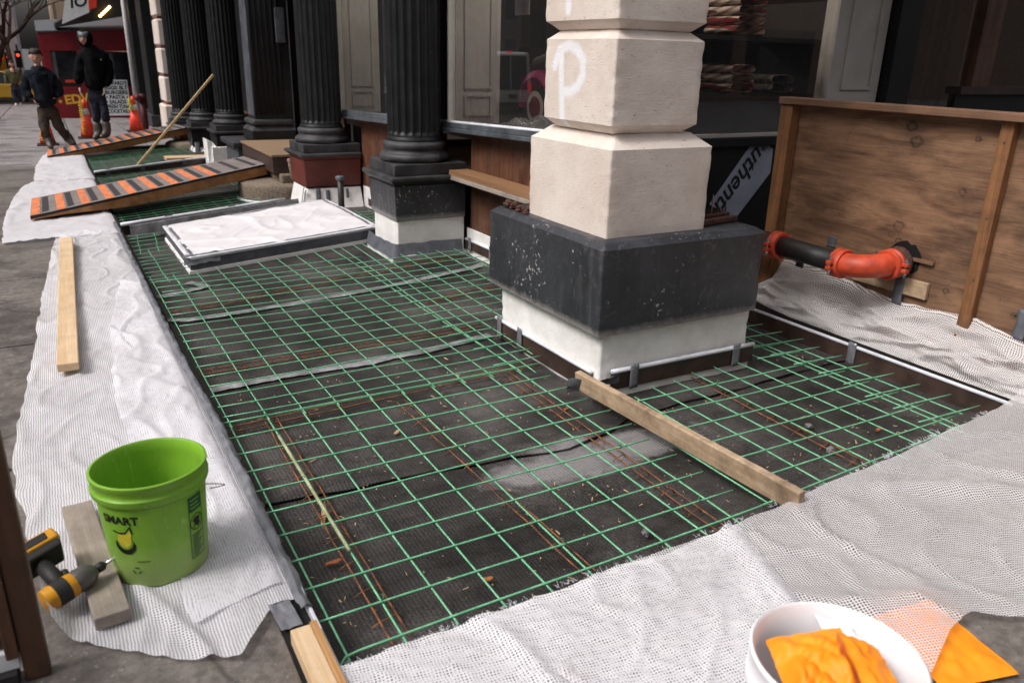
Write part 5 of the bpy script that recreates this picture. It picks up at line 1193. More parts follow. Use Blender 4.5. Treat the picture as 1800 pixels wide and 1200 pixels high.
# ------------------------------------------------------------------ striped ramps
def ramp(label, LN, LF, HN, HF_, n, seed, low_h=0.022, high_h=0.10):
    LN, LF, HN, HF_ = map(Vector, (LN, LF, HN, HF_))
    t = thing('striped_ramp', label, 'ramp', tuple(LN), 'striped wooden ramps over the pit')
    Q = lambda u, v, dz=0.0: (LN.lerp(HN, u)).lerp(LF.lerp(HF_, u), v) + Vector((0, 0, dz))
    mb = MB()
    for i in range(48):
        e0, e1 = i / 48, (i + 1) / 48
        mb.hexa([Q(e0, 0, -0.018), Q(e1, 0, -0.018), Q(e1, 1, -0.018), Q(e0, 1, -0.018), Q(e0, 0), Q(e1, 0), Q(e1, 1), Q(e0, 1)])
    mb.build('deck', M['strip_grey'], t)
    for v0, v1 in ((-0.002, 0.05), (0.95, 1.002)):
        mb = MB(); m_ = 0.30
        top = -0.0185
        hh = lambda u: low_h * 0.5 + (high_h - low_h * 0.5) * sst(0.0, 0.42, u)
        for i in range(8):
            u0, u1 = i / 8, (i + 1) / 8
            mb.hexa([Q(u0, v0, top - hh(u0)), Q(u1, v0, top - hh(u1)), Q(u1, v1, top - hh(u1)), Q(u0, v1, top - hh(u0)), Q(u0, v0, top), Q(u1, v0, top), Q(u1, v1, top), Q(u0, v1, top)])
        mb.build('side_board', M['lum_ramp'], t)
    mb = MB(); mb.hexa([Q(0, -0.004, -0.020), Q(1, -0.004, -0.020), Q(1, 0.012, -0.020), Q(0, 0.012, -0.020), Q(0, -0.004, 0.0025), Q(1, -0.004, 0.0025), Q(1, 0.012, 0.0025), Q(0, 0.012, 0.0025)]); mb.build('edge_tape', M['rubber'], t)
    for i in range(n):
        u = (i + 0.02) / n * 0.985; w = 1 / n
        if i < n - 2:
            mb = MB(); e0, e1 = u, u + w * 0.34
            mb.hexa([Q(e0, 0.03, 0.0005), Q(e1, 0.03, 0.0005), Q(e1, 0.985, 0.0005), Q(e0, 0.985, 0.0005), Q(e0, 0.03, 0.003), Q(e1, 0.03, 0.003), Q(e1, 0.985, 0.003), Q(e0, 0.985, 0.003)]); mb.build('orange_strip', M['strip_orange'], t)
        mb = MB(); e0, e1 = u + w * 0.42, u + w * 0.68
        mb.hexa([Q(e0, 0.10, 0.0005), Q(e1, 0.10, 0.0005), Q(e1, 0.93, 0.0005), Q(e0, 0.93, 0.0005), Q(e0, 0.10, 0.003), Q(e1, 0.10, 0.003), Q(e1, 0.93, 0.003), Q(e0, 0.93, 0.003)]); mb.build('dark_strip', M['strip_black'], t)
    return t
ramp('nearer striped ramp with orange and black strips, from white sheet to door step', (-0.745, 5.02, 0.022), (-0.745, 6.25, -0.012), (1.625, 6.22, 0.243), (1.53, 7.02, 0.243), 11, 1)
ramp('farther striped ramp, the two workers standing on its low end', (-0.59, 11.35, -0.175), (-0.58, 12.55, -0.205), (1.78, 13.2, 0.07), (1.64, 14.0, 0.07), 13, 2)
mb = MB(); mb.box(1.0, 1.9, 10.15, 10.45, -0.17, -0.12)
tag(mb.build('flat_board', M['lum_x'], bevel=0.004), 'flat pale board lying beside the rail below the third column', 'board')
mb = MB(); mb.box(1.62, 1.9, 13.3, 13.9, -0.16, -0.06); mb.box(1.66, 1.86, 13.35, 13.8, -0.055, 0.0)
tag(mb.build('support_blocks', M['lum_ramp'], bevel=0.005), 'wooden blocks propping the high end of the farther ramp', 'blocks')
mb = MB(); mb.lathe([(0.40, -0.38), (0.41, -0.2), (0.36, -0.17), (0.05, -0.168)], (1.75, 13.1, 0.0), 30, rough)
tag(mb.build('granite_block', M['granite'], smooth=True), 'rounded granite block under the high end of the farther ramp', 'stone block')

# ------------------------------------------------------------------ green bucket
BX, BY, BZ = -0.366, -0.968, 0.058
bk = thing('green_bucket', 'lime green plastic bucket with a wide rim standing on the white scrim', 'bucket', (BX, BY, BZ))
H = 0.325; rb, rt = 0.127, 0.1445
rad = lambda z: lerp(rb, rt, z / H)
oval = lambda a, z: 1 + 0.018 * math.cos(2 * (a - 0.5)) * cl(z / H)
prof = [(0.02, 0.0), (rb - 0.012, 0.0), (rb - 0.003, 0.004), (rb, 0.012)] + [(rad(z), z) for z in (0.08, 0.16, 0.24, 0.262)] + [(rad(0.264) + 0.007, 0.264), (rad(0.27) + 0.010, 0.272), (rad(0.28) + 0.010, 0.285), (rad(0.29) + 0.004, 0.289), (rad(0.30) + 0.002, 0.296), (rad(0.31) + 0.004, 0.308), (rad(0.32) + 0.007, 0.316), (rad(0.325) + 0.0065, 0.324), (rad(0.325), 0.326), (rad(0.325) - 0.005, 0.320), (rad(0.29) - 0.005, 0.29), (rad(0.15) - 0.004, 0.15), (rb - 0.006, 0.02), (0.01, 0.010)]
mb = MB(); mb.lathe(prof, (BX, BY, BZ), 96, oval, False); k = mb.build('shell', M['bucket_green'], bk); autosmooth(k, 50)
mb = MB(); hp = []
a0 = R(338)
for i in range(14):
    t_ = i / 13; hp.append((BX + 0.150 * math.cos(a0 + 0.35 * (t_ - 0.3)) + 0.045 * math.sin(PI * t_), BY + 0.150 * math.sin(a0 + 0.35 * (t_ - 0.3)) + 0.01 * math.sin(PI * t_), BZ + 0.258 - 0.045 * t_ - 0.012 * math.sin(PI * t_)))
mb.tube(hp, 0.0016, 6); mb.build('wire_bail', M['steel'], bk, smooth=True)
def on_bucket(v2, ang0, z0, lift=0.0012):
    """flat drawing (x right, y up, metres) wrapped on the shell"""
    out = []
    for (x, y, *_) in v2:
        z = z0 + y; r = rad(z) + lift; a = R(ang0) + x / r
        r = rad(z) * oval(a, z) + lift
        out.append((BX + r * math.cos(a), BY + r * math.sin(a), BZ + z))
    return out
def bucket_print(name, v2, fs, ang0, z0, mat, lift=0.0012):
    mb = MB(); mb.add(on_bucket(v2, ang0, z0, lift), fs); return mb.build(name, mat, bk)
tv, tf = text_geo('SMART', 0.034, 0.0012)
bucket_print('lettering', tv, tf, 267.5 - 40, 0.222, M['print_black'])
def blob(pts): return [(x, y, 0) for x, y in pts], [tuple(range(len(pts)))]
# crescent mark with yellow drop
cres = [(0.030 * math.cos(R(a)), 0.030 * math.sin(R(a))) for a in range(170, 372, 12)] + [(0.024 * math.cos(R(a)) , 0.012 + 0.026 * math.sin(R(a))) for a in range(372, 168, -12)]
crq = MB()
nq = len(cres) // 2
cv = [(x, y, 0) for x, y in cres]; cf = [(i, i + 1, len(cres) - 2 - i, len(cres) - 1 - i) for i in range(nq - 1)]
bucket_print('crescent_mark', cv, cf, 267.5 - 38, 0.145, M['print_black'])
v, f = blob([(-0.020, 0.004), (-0.012, -0.012), (0.004, -0.018), (0.018, -0.006), (0.022, 0.024), (0.020, 0.040), (0.008, 0.026), (-0.006, 0.024), (-0.016, 0.03)])
bucket_print('yellow_mark', v, f, 267.5 - 38, 0.155, M['print_yellow'])
v = [(-0.03, 0.036, 0), (-0.012, 0.03, 0), (0.006, 0.032, 0), (0.024, 0.055, 0), (0.028, 0.03, 0), (0.024, 0.028, 0), (0.021, 0.046, 0), (0.007, 0.027, 0), (-0.012, 0.025, 0), (-0.03, 0.030, 0)]
bucket_print('outline_mark', v, [(0, 1, 8, 9), (1, 2, 7, 8), (2, 3, 6, 7), (3, 4, 5, 6)], 267.5 - 38, 0.155, M['print_black'], 0.0016)
for k_ in range(3):
    a = R(90 + 120 * k_); 
    v = [(0.013 * math.cos(a + d) * s, 0.013 * math.sin(a + d) * s, 0) for d, s in ((-.7, 1), (0.5, 1), (0.5, 0.68), (-.7, 0.68))]
    bucket_print('recycling_mark', v, [(0, 1, 2, 3)], 267.5 - 30, 0.062, M['print_dark'])
for w_, dz in ((0.034, 0.092),):
    v = [(-w_ / 2 + w_ * i / 6, q, 0) for q in (-0.0012, 0.0012) for i in range(7)]
    bucket_print('small_print', v, [(i, i + 1, i + 8, i + 7) for i in range(6)], 267.5 - 20, dz, M['print_dark'])
# warning label, right hand side
LA = 267.5 + 47
def rect(x0, x1, y0, y1, n=5):
    v = [(lerp(x0, x1, i / n), y, 0) for y in (y0, y1) for i in range(n + 1)]; return v, [(i, i + 1, i + n + 2, i + n + 1) for i in range(n)]
for (x0, x1, y0, y1) in ((-0.027, 0.027, 0.050, 0.098), (-0.027, -0.0245, -0.095, 0.05), (0.0245, 0.027, -0.095, 0.05), (-0.027, 0.027, -0.098, -0.095)):
    v, f = rect(x0, x1, y0, y1); bucket_print('label_panel', v, f, LA, 0.15, M['print_dark'])
for i in range(9):
    v, f = rect(-0.020, 0.020 - 0.008 * (i % 3), -0.026 - 0.008 * i, -0.022 - 0.008 * i); bucket_print('label_text_line', v, f, LA, 0.15, M['print_dark'])
for i in range(3):
    v, f = rect(-0.020, 0.016 - 0.006 * (i % 2), 0.060 + 0.012 * i, 0.064 + 0.012 * i); bucket_print('label_header_line', v, f, LA, 0.15, M['bucket_green'], 0.0018)
ring = [(r_ * math.cos(R(a)), 0.014 + r_ * math.sin(R(a)), 0) for r_ in (0.0255, 0.0225) for a in range(0, 360, 15)]
bucket_print('label_ring', ring, [(i, (i + 1) % 24, 24 + (i + 1) % 24, 24 + i) for i in range(24)], LA, 0.15, M['print_black'])
v, f = blob([(-0.010, 0.028), (0.004, 0.030), (0.014, 0.024), (0.010, 0.014), (0.015, 0.004), (0.004, -0.004), (-0.004, 0.004), (-0.014, 0.0), (-0.008, 0.012), (-0.016, 0.020)])
bucket_print('label_pictogram', v, f, LA, 0.15, M['print_black'])
v, f = rect(-0.024, 0.024, -0.0015, 0.0015); ca_, sa_ = math.cos(R(45)), math.sin(R(45))
bucket_print('label_slash', [(x * ca_ - y * sa_, 0.014 + x * sa_ + y * ca_, 0) for x, y, _ in v], f, LA, 0.15, M['print_black'], 0.0016)

# ------------------------------------------------------------------ cordless impact driver
dv = thing('impact_driver', 'yellow and black cordless driver lying by the wooden barrier', 'power tool', (-0.61, -1.0, 0.06))
def obox(ctr, ax, ay, az, hx, hy, hz_, taper=1.0):
    ctr, ax, ay, az = Vector(ctr), Vector(ax).normalized(), Vector(ay).normalized(), Vector(az).normalized()
    P_ = lambda i, j, k_, s=1.0: ctr + ax * hx * i * s + ay * hy * j * s + az * hz_ * k_
    return [P_(-1, -1, -1), P_(1, -1, -1), P_(1, 1, -1), P_(-1, 1, -1), P_(-1, -1, 1, taper), P_(1, -1, 1, taper), P_(1, 1, 1, taper), P_(-1, 1, 1, taper)]
bd_ = Vector((0.80, 0.42, 0.10)).normalized()            # drive direction
hd = Vector((-0.30, 0.88, 0.25)).normalized()             # head to battery
nr = bd_.cross(hd).normalized()
head = Vector((-0.596, -1.075, 0.125))
q = bd_.to_track_quat('Z', 'Y').to_matrix()
mb = MB(); mb.lathe([(0.012, -0.075), (0.030, -0.07), (0.033, -0.055), (0.033, 0.0), (0.031, 0.01)], head, 24, None, True, q); k = mb.build('motor_housing', M['tool_yellow'], dv); autosmooth(k, 45)
mb = MB(); mb.lathe([(0.031, 0.0105), (0.033, 0.018), (0.031, 0.045), (0.024, 0.062), (0.017, 0.068), (0.015, 0.070)], head, 24, None, True, q); k = mb.build('gear_case', M['tool_grey'], dv); autosmooth(k, 45)
mb = MB(); mb.lathe([(0.013, 0.0705), (0.0135, 0.090), (0.009, 0.096)], head, 16, None, True, q); mb.build('chuck', M['tool_black'], dv, smooth=True)
mb = MB(); mb.lathe([(0.0045, 0.096), (0.0045, 0.135), (0.0035, 0.137), (0.003, 0.165), (0.001, 0.172)], head, 10, None, True, q); mb.build('driver_bit', M['chrome'], dv, smooth=True)
mb = MB(); mb.lathe([(0.0345, -0.045), (0.0345, -0.010)], head, 24, None, True, q); mb.build('vent_band', M['tool_black'], dv)
mb = MB(); mb.tube([head - bd_ * 0.02, head - bd_ * 0.022 + hd * 0.06, head - bd_ * 0.030 + hd * 0.115], 0.021, 12); mb.build('grip', M['tool_black'], dv, smooth=True)
mb = MB(); mb.tube([head + bd_ * 0.004 + hd * 0.035, head + bd_ * 0.006 + hd * 0.055], 0.009, 8); mb.build('trigger', M['tool_black'], dv, smooth=True)
bc = head - bd_ * 0.020 + hd * 0.150
mb = MB(); mb.hexa(obox(bc - hd * 0.02, bd_, nr, hd, 0.052, 0.036, 0.014)); mb.build('battery_foot', M['tool_black'], dv, bevel=0.006)
mb = MB(); mb.hexa(obox(bc + hd * 0.018, bd_, nr, hd, 0.058, 0.038, 0.0235, 0.92)); bt = mb.build('battery', M['tool_yellow'], dv, bevel=0.008, seg=3)
mb = MB(); mb.hexa(obox(bc + hd * 0.018 + nr * 0.0, bd_, nr, hd, 0.030, 0.0392, 0.014)); mb.build('battery_label', M['tool_black'], bt, bevel=0.003)
mb = MB(); mb.hexa(obox(bc + hd * 0.014 + bd_ * 0.054, bd_, nr, hd, 0.006, 0.024, 0.013)); mb.build('release_button', M['tool_black'], bt, bevel=0.003)

# ------------------------------------------------------------------ white bucket with crumpled bags
WX, WY, WZ = 0.665, -2.425, 0.066
wb = thing('white_bucket', 'white plastic bucket with orange paper in it, bottom right', 'bucket', (WX, WY, WZ))
prof = [(0.02, 0.0), (0.127, 0.0), (0.132, 0.012), (0.147, 0.285), (0.158, 0.288), (0.159, 0.302), (0.152, 0.308), (0.152, 0.345), (0.158, 0.352), (0.159, 0.362), (0.154, 0.367), (0.149, 0.362), (0.146, 0.30), (0.128, 0.02), (0.01, 0.012)]
mb = MB(); mb.lathe(prof, (WX, WY, WZ), 96, None, False); k = mb.build('shell', M['bucket_white'], wb); autosmooth(k, 50)
def crumple(name, ctr, sc, rot, mat, label, cat, seed, parent=None, fac=0.35, sub=3):
    bm = bmesh.new(); bmesh.ops.create_icosphere(bm, subdivisions=sub, radius=1.0)
    for v in bm.verts:
        d = v.co.normalized(); w = max(abs(d.x), abs(d.y), abs(d.z)); p = d / (w ** 0.75)
        n_ = noise.cell(Vector((d.x * 2.2 + seed, d.y * 2.2, d.z * 2.2))) - 0.5
        r_ = max(0, 1 - abs(ns(d.x * 2.6 + seed, d.y * 2.6, d.z * 2.6)) * 3)
        v.co = p * (1 + fac * (0.35 * n_ * 0.5 + 0.5 * r_ * 0.6 - 0.3 * ns(d.x * 1.7, d.y * 1.7 + seed, d.z * 1.7)))
    bmesh.ops.dissolve_limit(bm, angle_limit=R(9), verts=bm.verts, edges=bm.edges)
    bmesh.ops.triangulate(bm, faces=bm.faces)
    me = bpy.data.meshes.new(name); bm.to_mesh(me); bm.free(); me.materials.append(mat)
    o = bpy.data.objects.new(name, me); col.objects.link(o)
    o.location = ctr; o.scale = sc; o.rotation_euler = rot
    if parent: o.parent = parent
    else: tag(o, label, cat)
    ORG[o.name] = Vector((0, 0, 0)); return o
def sheetbag(name, corners, thick, mat, label, seed, amp=0.012, nu=26, nv=26, group=None):
    """creased paper bag: a flattish pillow between four corners, sharp creases"""
    Cn = [Vector(p) for p in corners]; mb = MB()
    def surf(u, v, s):
        p = Cn[0].lerp(Cn[1], u).lerp(Cn[3].lerp(Cn[2], u), v)
        e = min(u, 1 - u, v, 1 - v); q = thick * sst(0, 0.25, e)
        cr = amp * (abs(ns(u * 3.1 + seed, v * 3.1, 2)) * 2 - 0.4) + amp * 0.6 * (abs(ns(u * 6 - v * 4 + seed, v * 5, 6)) * 2 - 0.3)
        nn = (Cn[1] - Cn[0]).cross(Cn[3] - Cn[0]).normalized()
        return tuple(p + nn * (s * q + cr * (0.3 + 0.7 * sst(0, .2, e))))
    mb.grid(nu, nv, lambda u, v: surf(u, v, 1)); mb.grid(nu, nv, lambda u, v: surf(u, v, -0.6))
    o = mb.build(name, mat); autosmooth(o, 48); return tag(o, label, 'paper bag', group)
wp = lambda x, y, z: (WX + x, WY + y, z)
sheetbag('orange_bag', [wp(-0.125, -0.03, 0.36), wp(-0.01, -0.115, 0.37), wp(0.09, 0.065, 0.415), wp(-0.05, 0.125, 0.395)], 0.030, M['bag_orange'], 'crumpled orange paper bag at the back inside the white bucket', 3.0, 0.015, 40, 40)
sheetbag('orange_bag', [wp(-0.03, -0.10, 0.415), wp(0.085, -0.085, 0.385), wp(0.125, 0.02, 0.395), wp(0.04, 0.035, 0.445)], 0.014, M['bag_orange'], 'folded orange paper bag at the front right inside the white bucket', 7.0, 0.008)
sheetbag('white_wrapper', [wp(0.05, 0.02, 0.38), wp(0.13, 0.0, 0.355), wp(0.128, 0.065, 0.40), wp(0.075, 0.118, 0.415)], 0.010, M['bag_white'], 'white printed wrapper behind the orange bags in the bucket', 5.0, 0.01)
sheetbag('white_wrapper', [wp(-0.13, -0.05, 0.375), wp(-0.03, -0.135, 0.385), wp(-0.01, -0.105, 0.405), wp(-0.115, -0.02, 0.39)], 0.008, M['bag_white'], 'white paper strip at the near side inside the white bucket', 9.0, 0.006)
sheetbag('orange_bag', [(1.215, -2.36, 0.054), (1.43, -2.42, 0.056), (1.50, -2.13, 0.054), (1.27, -2.10, 0.052)], 0.010, M['bag_orange'], 'flat orange paper bag half under the scrim at the right bottom edge', 11.0, 0.007)
for i in range(7):      # brown stripe and marks on the near wrapper
    pass
mb = MB(); mb.lathe([(0.10, 0.0), (0.115, 0.02), (0.11, 0.06), (0.07, 0.085), (0.01, 0.09)], (1.60, -2.50, 0.042), 14, lambda a, z: 1 + 0.25 * ns(math.cos(a) * 1.5, math.sin(a) * 1.5, 4))
tag(mb.build('dirt_clod', plain('dark_clod', c(84, 74, 70), c(52, 46, 44), 14, 0.95, 0.8, 60, bdist=0.01), smooth=True), 'dark lump of dirt at the right bottom corner beside the orange bag', 'dirt')

# ------------------------------------------------------------------ small things on the mat
def chunk(ctr, s, label, seed):
    return crumple('rubble_chunk', ctr, (s, s * 0.8, s * 0.75), (0.3, 0.2, seed), plain('grey_chunk%d' % seed, c(150, 148, 150), c(70, 68, 70), 60, 0.6, 0.4, 90, bdist=0.004), label, 'rubble', seed, None, 0.5, 2)
chunk((1.085, -1.39, -0.036), 0.016, 'small shiny grey lump near the front edge wire', 1)
chunk((2.262, -1.06, -0.038), 0.015, 'small grey lump beside the rusty support right of the plank', 2)
chunk((2.162, -1.262, -0.038), 0.017, 'grey lump at the right near the frayed scrim edge', 3)
chips = [(0.16, -0.78, 0.10, 1.2, c(214, 170, 110), 'long pale wood splinter standing by the thick pale rod'), (0.11, -1.06, 0.055, -0.2, c(176, 98, 62), 'reddish bark chip near the left edge wire'),
         (0.62, -0.30, 0.03, 0.6, c(206, 168, 128), 'small pale wood chip below the mesh overlap'), (1.40, -0.42, 0.035, 0.3, c(150, 100, 66), 'brown wood chip near the crumpled tape'), (2.52, -1.22, 0.03, 0.2, c(176, 92, 50), 'orange brown chip near the right scrim edge'),
         (0.50, -1.36, 0.035, -0.5, c(190, 120, 66), 'thin orange chip near the front edge wire')]
for i, (x, y, L, a, cc, lb) in enumerate(chips):
    mb = MB(); mb.prism([(-L / 2, -0.006, 0), (L * .2, -0.010, 0.002), (L / 2, -0.002, 0.003), (L * .3, 0.007, 0.002), (-L * .4, 0.006, 0)], (0, 0, 0.004))
    o = mb.build('wood_chip', plain('chip%d' % i, cc, tuple(q_ * .6 for q_ in cc[:3]) + (1,), 40, 0.8, 0.2)); o.location = (x, y, -0.045); o.rotation_euler = (0.1, -0.15 if L < .08 else -0.5, a); tag(o, lb, 'wood chip', 'chips on the mat')
mb = MB()
for i in range(900):
    x, y = random.uniform(0.0, 3.05), random.uniform(-1.5, 0.4)
    if ns(x * 2.2, y * 2.2, 3) < -0.02 and random.random() < 0.8: continue
    if 1.58 < x < 2.6 and y > -0.42: continue
    r = random.uniform(0.0008, 0.0026) * (1.6 if random.random() < 0.05 else 1); L = random.choice((1, 1, 2.5, 5)); a = random.uniform(0, PI)
    mb.bar((x - r * L * math.cos(a), y - r * L * math.sin(a), -0.046 + gf(x, y)), (x + r * L * math.cos(a), y + r * L * math.sin(a), -0.045 + gf(x, y)), r * 1.6, r)
o = mb.build('sawdust_crumbs', plain('sawdust', c(206, 176, 132), c(140, 112, 86), 3, 0.9, 0)); o['kind'] = 'stuff'; o['label'] = 'wood crumbs and sawdust scattered over the dark mat'; o['category'] = 'sawdust'
# ------------------------------------------------------------------ inside the shop windows
sc_ = thing('pink_scooter', 'shiny pink scooter with white-walled wheel in the shop window', 'scooter', (2.9, 2.2, 0.95))
mb = MB()
def fender(u, v):
    a = R(lerp(-8, 188, u)); r = 0.20; w = lerp(-1, 1, v); k = 0.075 * math.sin(math.acos(max(-1, min(1, w))))
    return (2.92 + 0.085 * w, 2.36 + (r + k - 0.02) * math.cos(a) * 1.15, 1.12 + (r + k) * math.sin(a) * 1.0)
mb.grid(30, 12, fender); mb.build('rear_fender', M['pink'], sc_, smooth=True)
q = Matrix.Rotation(PI / 2, 3, 'Y')
mb = MB(); mb.lathe([(0.105, -0.035), (0.135, -0.04), (0.15, -0.02), (0.15, 0.02), (0.135, 0.04), (0.105, 0.035)], (2.90, 2.36, 1.095), 32, None, False, q); mb.build('tyre', M['tyre'], sc_, smooth=True)
mb = MB(); mb.lathe([(0.085, -0.046), (0.125, -0.043)], (2.90, 2.36, 1.095), 32, None, False, q); mb.lathe([(0.085, 0.046), (0.125, 0.043)], (2.90, 2.36, 1.095), 32, None, False, q); mb.build('whitewall', M['whitewall'], sc_, smooth=True)
mb = MB(); mb.lathe([(0.01, -0.03), (0.085, -0.046), (0.085, 0.046), (0.01, 0.03)], (2.90, 2.36, 1.095), 24, None, True, q); mb.build('hub', M['red_shed'], sc_, smooth=True)
mb = MB(); mb.tube([(2.92, 2.20, 1.28), (2.92, 1.9, 1.16), (2.92, 1.6, 1.08), (2.92, 1.38, 1.2), (2.92, 1.28, 1.6)], 0.085, 14); mb.build('body', M['pink'], sc_, smooth=True)
mb = MB(); mb.tube([(2.92, 2.42, 1.40), (2.92, 2.2, 1.45), (2.92, 1.95, 1.43)], 0.07, 12); mb.build('seat', M['tool_black'], sc_, smooth=True)
mb = MB(); mb.grid(30, 26, lambda u, v: (lerp(2.27, 2.75, v), lerp(1.2, 2.35, u), 0.935 + 0.17 * math.sin(PI * u) ** 0.8 * math.sin(PI * v) * (0.6 + 0.5 * fbm(u * 4, v * 4)) + 0.01))
tag(mb.build('plastic_sheet', M['plastic'], smooth=False), 'crumpled clear plastic sheet on the shop window floor', 'plastic sheet')
mb = MB(); mb.add([(2.245, 1.63, 1.715), (2.245, 1.45, 1.715), (2.245, 1.45, 1.98), (2.245, 1.645, 1.98)], [(0, 1, 2, 3)])
o = tag(mb.build('paper_notice', M['bag_white']), 'white paper notice hanging in the shop window', 'notice'); s_ = o.modifiers.new('s', 'SOLIDIFY'); s_.thickness = 0.002
sh = thing('display_shelf', 'dark display shelf behind the window right of the pier', 'shelf', (4.0, 1.4, 0.2))
for z in (1.26, 1.64): mb = MB(); mb.box(3.3, 4.6, 1.15, 1.75, z - 0.03, z); mb.build('board', M['interior'], sh)
for x in (3.3, 4.58): mb = MB(); mb.box(x, x + 0.03, 1.15, 1.75, 0.15, 1.9); mb.build('upright', M['interior'], sh)
def blanket(ctr, w, n, mat, label, seed):
    t = thing('folded_blanket', label, 'blanket', ctr, 'folded blankets on the display shelf')
    for i in range(n):
        z = 0.004 + i * 0.062; mb = MB()
        pts = [(w * (0.5 + 0.03 * ns(i, seed)) * math.cos(R(a)) , 0.0, 0.030 * math.sin(R(a))) for a in range(0, 360, 20)]
        mb.grid(24, 8, lambda u, v: ((w / 2) * (abs(math.cos(2 * PI * u)) ** 0.35 * math.copysign(1, math.cos(2 * PI * u))) + 0.02 * ns(i, u * 3, seed), lerp(-0.16, 0.16, v), z + 0.03 + 0.029 * math.sin(2 * PI * u) + 0.008 * ns(u * 5 + i, v * 4, seed)))
        o = mb.build('fold', mat, t, smooth=True, local=True); o.rotation_euler = (0, 0, 0.06 * ns(i * 3, seed))
blanket((3.84, 1.30, 1.645), 0.27, 4, M['plaid'], 'bright red and cream plaid blankets folded on the upper shelf', 1)
blanket((3.82, 1.30, 1.265), 0.22, 3, M['plaid'], 'plaid blankets folded on the lower shelf, left stack', 5)
blanket((4.22, 1.30, 1.265), 0.22, 2, M['blanket'], 'grey cream blankets folded on the lower shelf, right stack', 9)
mb = MB(); mb.sphere((5.2, 3.2, 1.45), 0.02, 8, 6); tag(mb.build('lamp_bulb', emis('warm_bulb', c(255, 196, 120), 12)), 'tiny warm bulb glowing deep inside the shop', 'lamp')
def add_fill_lamp(label, p, e):  # unseen lamp, added to brighten the displays behind the glass
    t = thing('fill_lamp', label, 'lamp', p, 'added fill lamps inside the shop')
    mb = MB(); mb.lathe([(0.02, 0.12), (0.05, 0.10), (0.09, 0.0), (0.085, -0.002), (0.045, 0.09)], (0, 0, 0.03), 20, None, False); mb.build('shade', M['tool_black'], t, local=True, smooth=True)
    mb = MB(); mb.sphere((0, 0, 0.06), 0.035, 10, 8); mb.build('bulb', emis('fill_bulb', c(255, 226, 190), 6), t, local=True)
    ld = bpy.data.lights.new('fill_light', 'POINT'); ld.energy = e; ld.color = (1.0, 0.9, 0.8); ld.shadow_soft_size = 0.08
    lo = bpy.data.objects.new('fill_light', ld); col.objects.link(lo); lo.parent = t; lo.location = (0, 0, -0.03)
add_fill_lamp('added fill lamp over the window display next to the pier', (3.05, 1.6, 2.95), 26)
add_fill_lamp('added fill lamp over the window display between the two nearest columns', (3.05, 4.2, 2.9), 26)
add_fill_lamp('added fill lamp over the blanket shelf', (3.9, 1.12, 2.6), 6)

# ------------------------------------------------------------------ far part of the shopfront
mb = MB(); mb.hexa([(2.42, 8.0, -0.3), (2.6, 8.0, -0.3), (2.6, 24, -0.8), (2.42, 24, -0.8), (2.42, 8.0, 3.3), (2.6, 8.0, 3.3), (2.6, 24, 3.3), (2.42, 24, 3.3)]); mb.build('far_wall', M['iron'], bd)
mb = MB(); mb.box(2.30, 2.42, 8.3, 9.75, -0.2, 0.62); mb.build('far_wood_panel', M['panelwood'], bd)
mb = MB(); mb.box(2.28, 2.42, 10.45, 12.2, -0.3, 0.5); mb.build('far_wood_panel', M['panelwood'], bd)
mb = MB(); mb.box(2.10, 2.42, 9.02, 9.25, 0.30, 3.2); mb.build('grey_jamb', M['sill'], bd, bevel=0.01)
mb = MB(); mb.box(2.06, 2.13, 11.2, 11.3, 0.4, 3.2); mb.build('grey_jamb', M['sill'], bd, bevel=0.01)
mb = MB(); mb.box(2.0, 2.42, 15.5, 16.5, -0.5, 3.2); mb.build('black_pier', M['iron'], bd, bevel=0.01)
qn = thing('quoin_pier', 'slim pier of pale quoin stones beyond the fluted columns', 'pier', (2.0, 17.0, -0.3))
zq = -0.33
for i in range(8):
    w = 0.0 if i % 1 == 0 else 0.03; h = 0.60 if i else 0.62
    e = 0.05 if i == 0 else 0.0
    mb = MB(); mb.box(1.86 - e, 2.10 + e, 16.75 - e, 17.6, zq + 0.03, zq + h - 0.03); mb.build('quoin_stone', M['cream'], qn, bevel=0.03, seg=1)
    mb = MB(); mb.box(1.89, 2.07, 16.78, 17.55, zq + h - 0.031, zq + h + 0.031); mb.build('joint', M['brownstone'], qn)
    zq += h
mb = MB(); mb.box(1.7, 2.3, 16.6, 17.7, -0.42, -0.34); mb.build('base_slab', M['slab'], qn, bevel=0.02)
nx_ = thing('neighbour_shopfront', 'black panelled shopfront between the quoins and the red restaurant', 'shopfront', (2.2, 21, -0.5))
for i, (x0, y0, y1) in enumerate(((2.05, 18.0, 19.4), (1.85, 19.5, 20.6), (2.0, 20.7, 21.8), (1.80, 21.9, 23.4))):
    mb = MB(); mb.box(x0, 2.6, y0, y1, -0.9, 4.5); mb.build('pilaster', M['iron'], nx_, bevel=0.02)
    mb = MB(); mb.box(x0 - 0.06, 2.6, y0 - 0.04, y1 + 0.04, -0.9, -0.15); mb.build('pilaster_foot', M['iron_dust'], nx_, bevel=0.02)
mb = MB(); mb.box(2.3, 2.65, 17.7, 24.5, 4.3, 6); mb.build('fascia', M['iron'], nx_)
mb = MB(); mb.tube([(1.62, 21.0, -0.6), (1.62, 21.0, 4.5)], 0.06, 10)
tag(mb.build('grey_downpipe', M['cone_w'], smooth=True), 'pale grey downpipe beside the menu board', 'downpipe')
mb = MB(); mb.tube([(1.55, 18.6, -0.5), (1.55, 18.6, 0.25)], 0.075, 12); mb.tube([(1.55, 18.6, 0.25), (1.40, 18.45, 0.36)], 0.08, 10); mb.sphere((1.55, 18.6, 0.32), 0.10, 12, 8)
tag(mb.build('red_standpipe', plain('dull_red_pipe', c(86, 18, 24), c(60, 12, 16), 6, 0.6, 0.1), smooth=True), 'dark red standpipe behind the banded cone', 'standpipe')

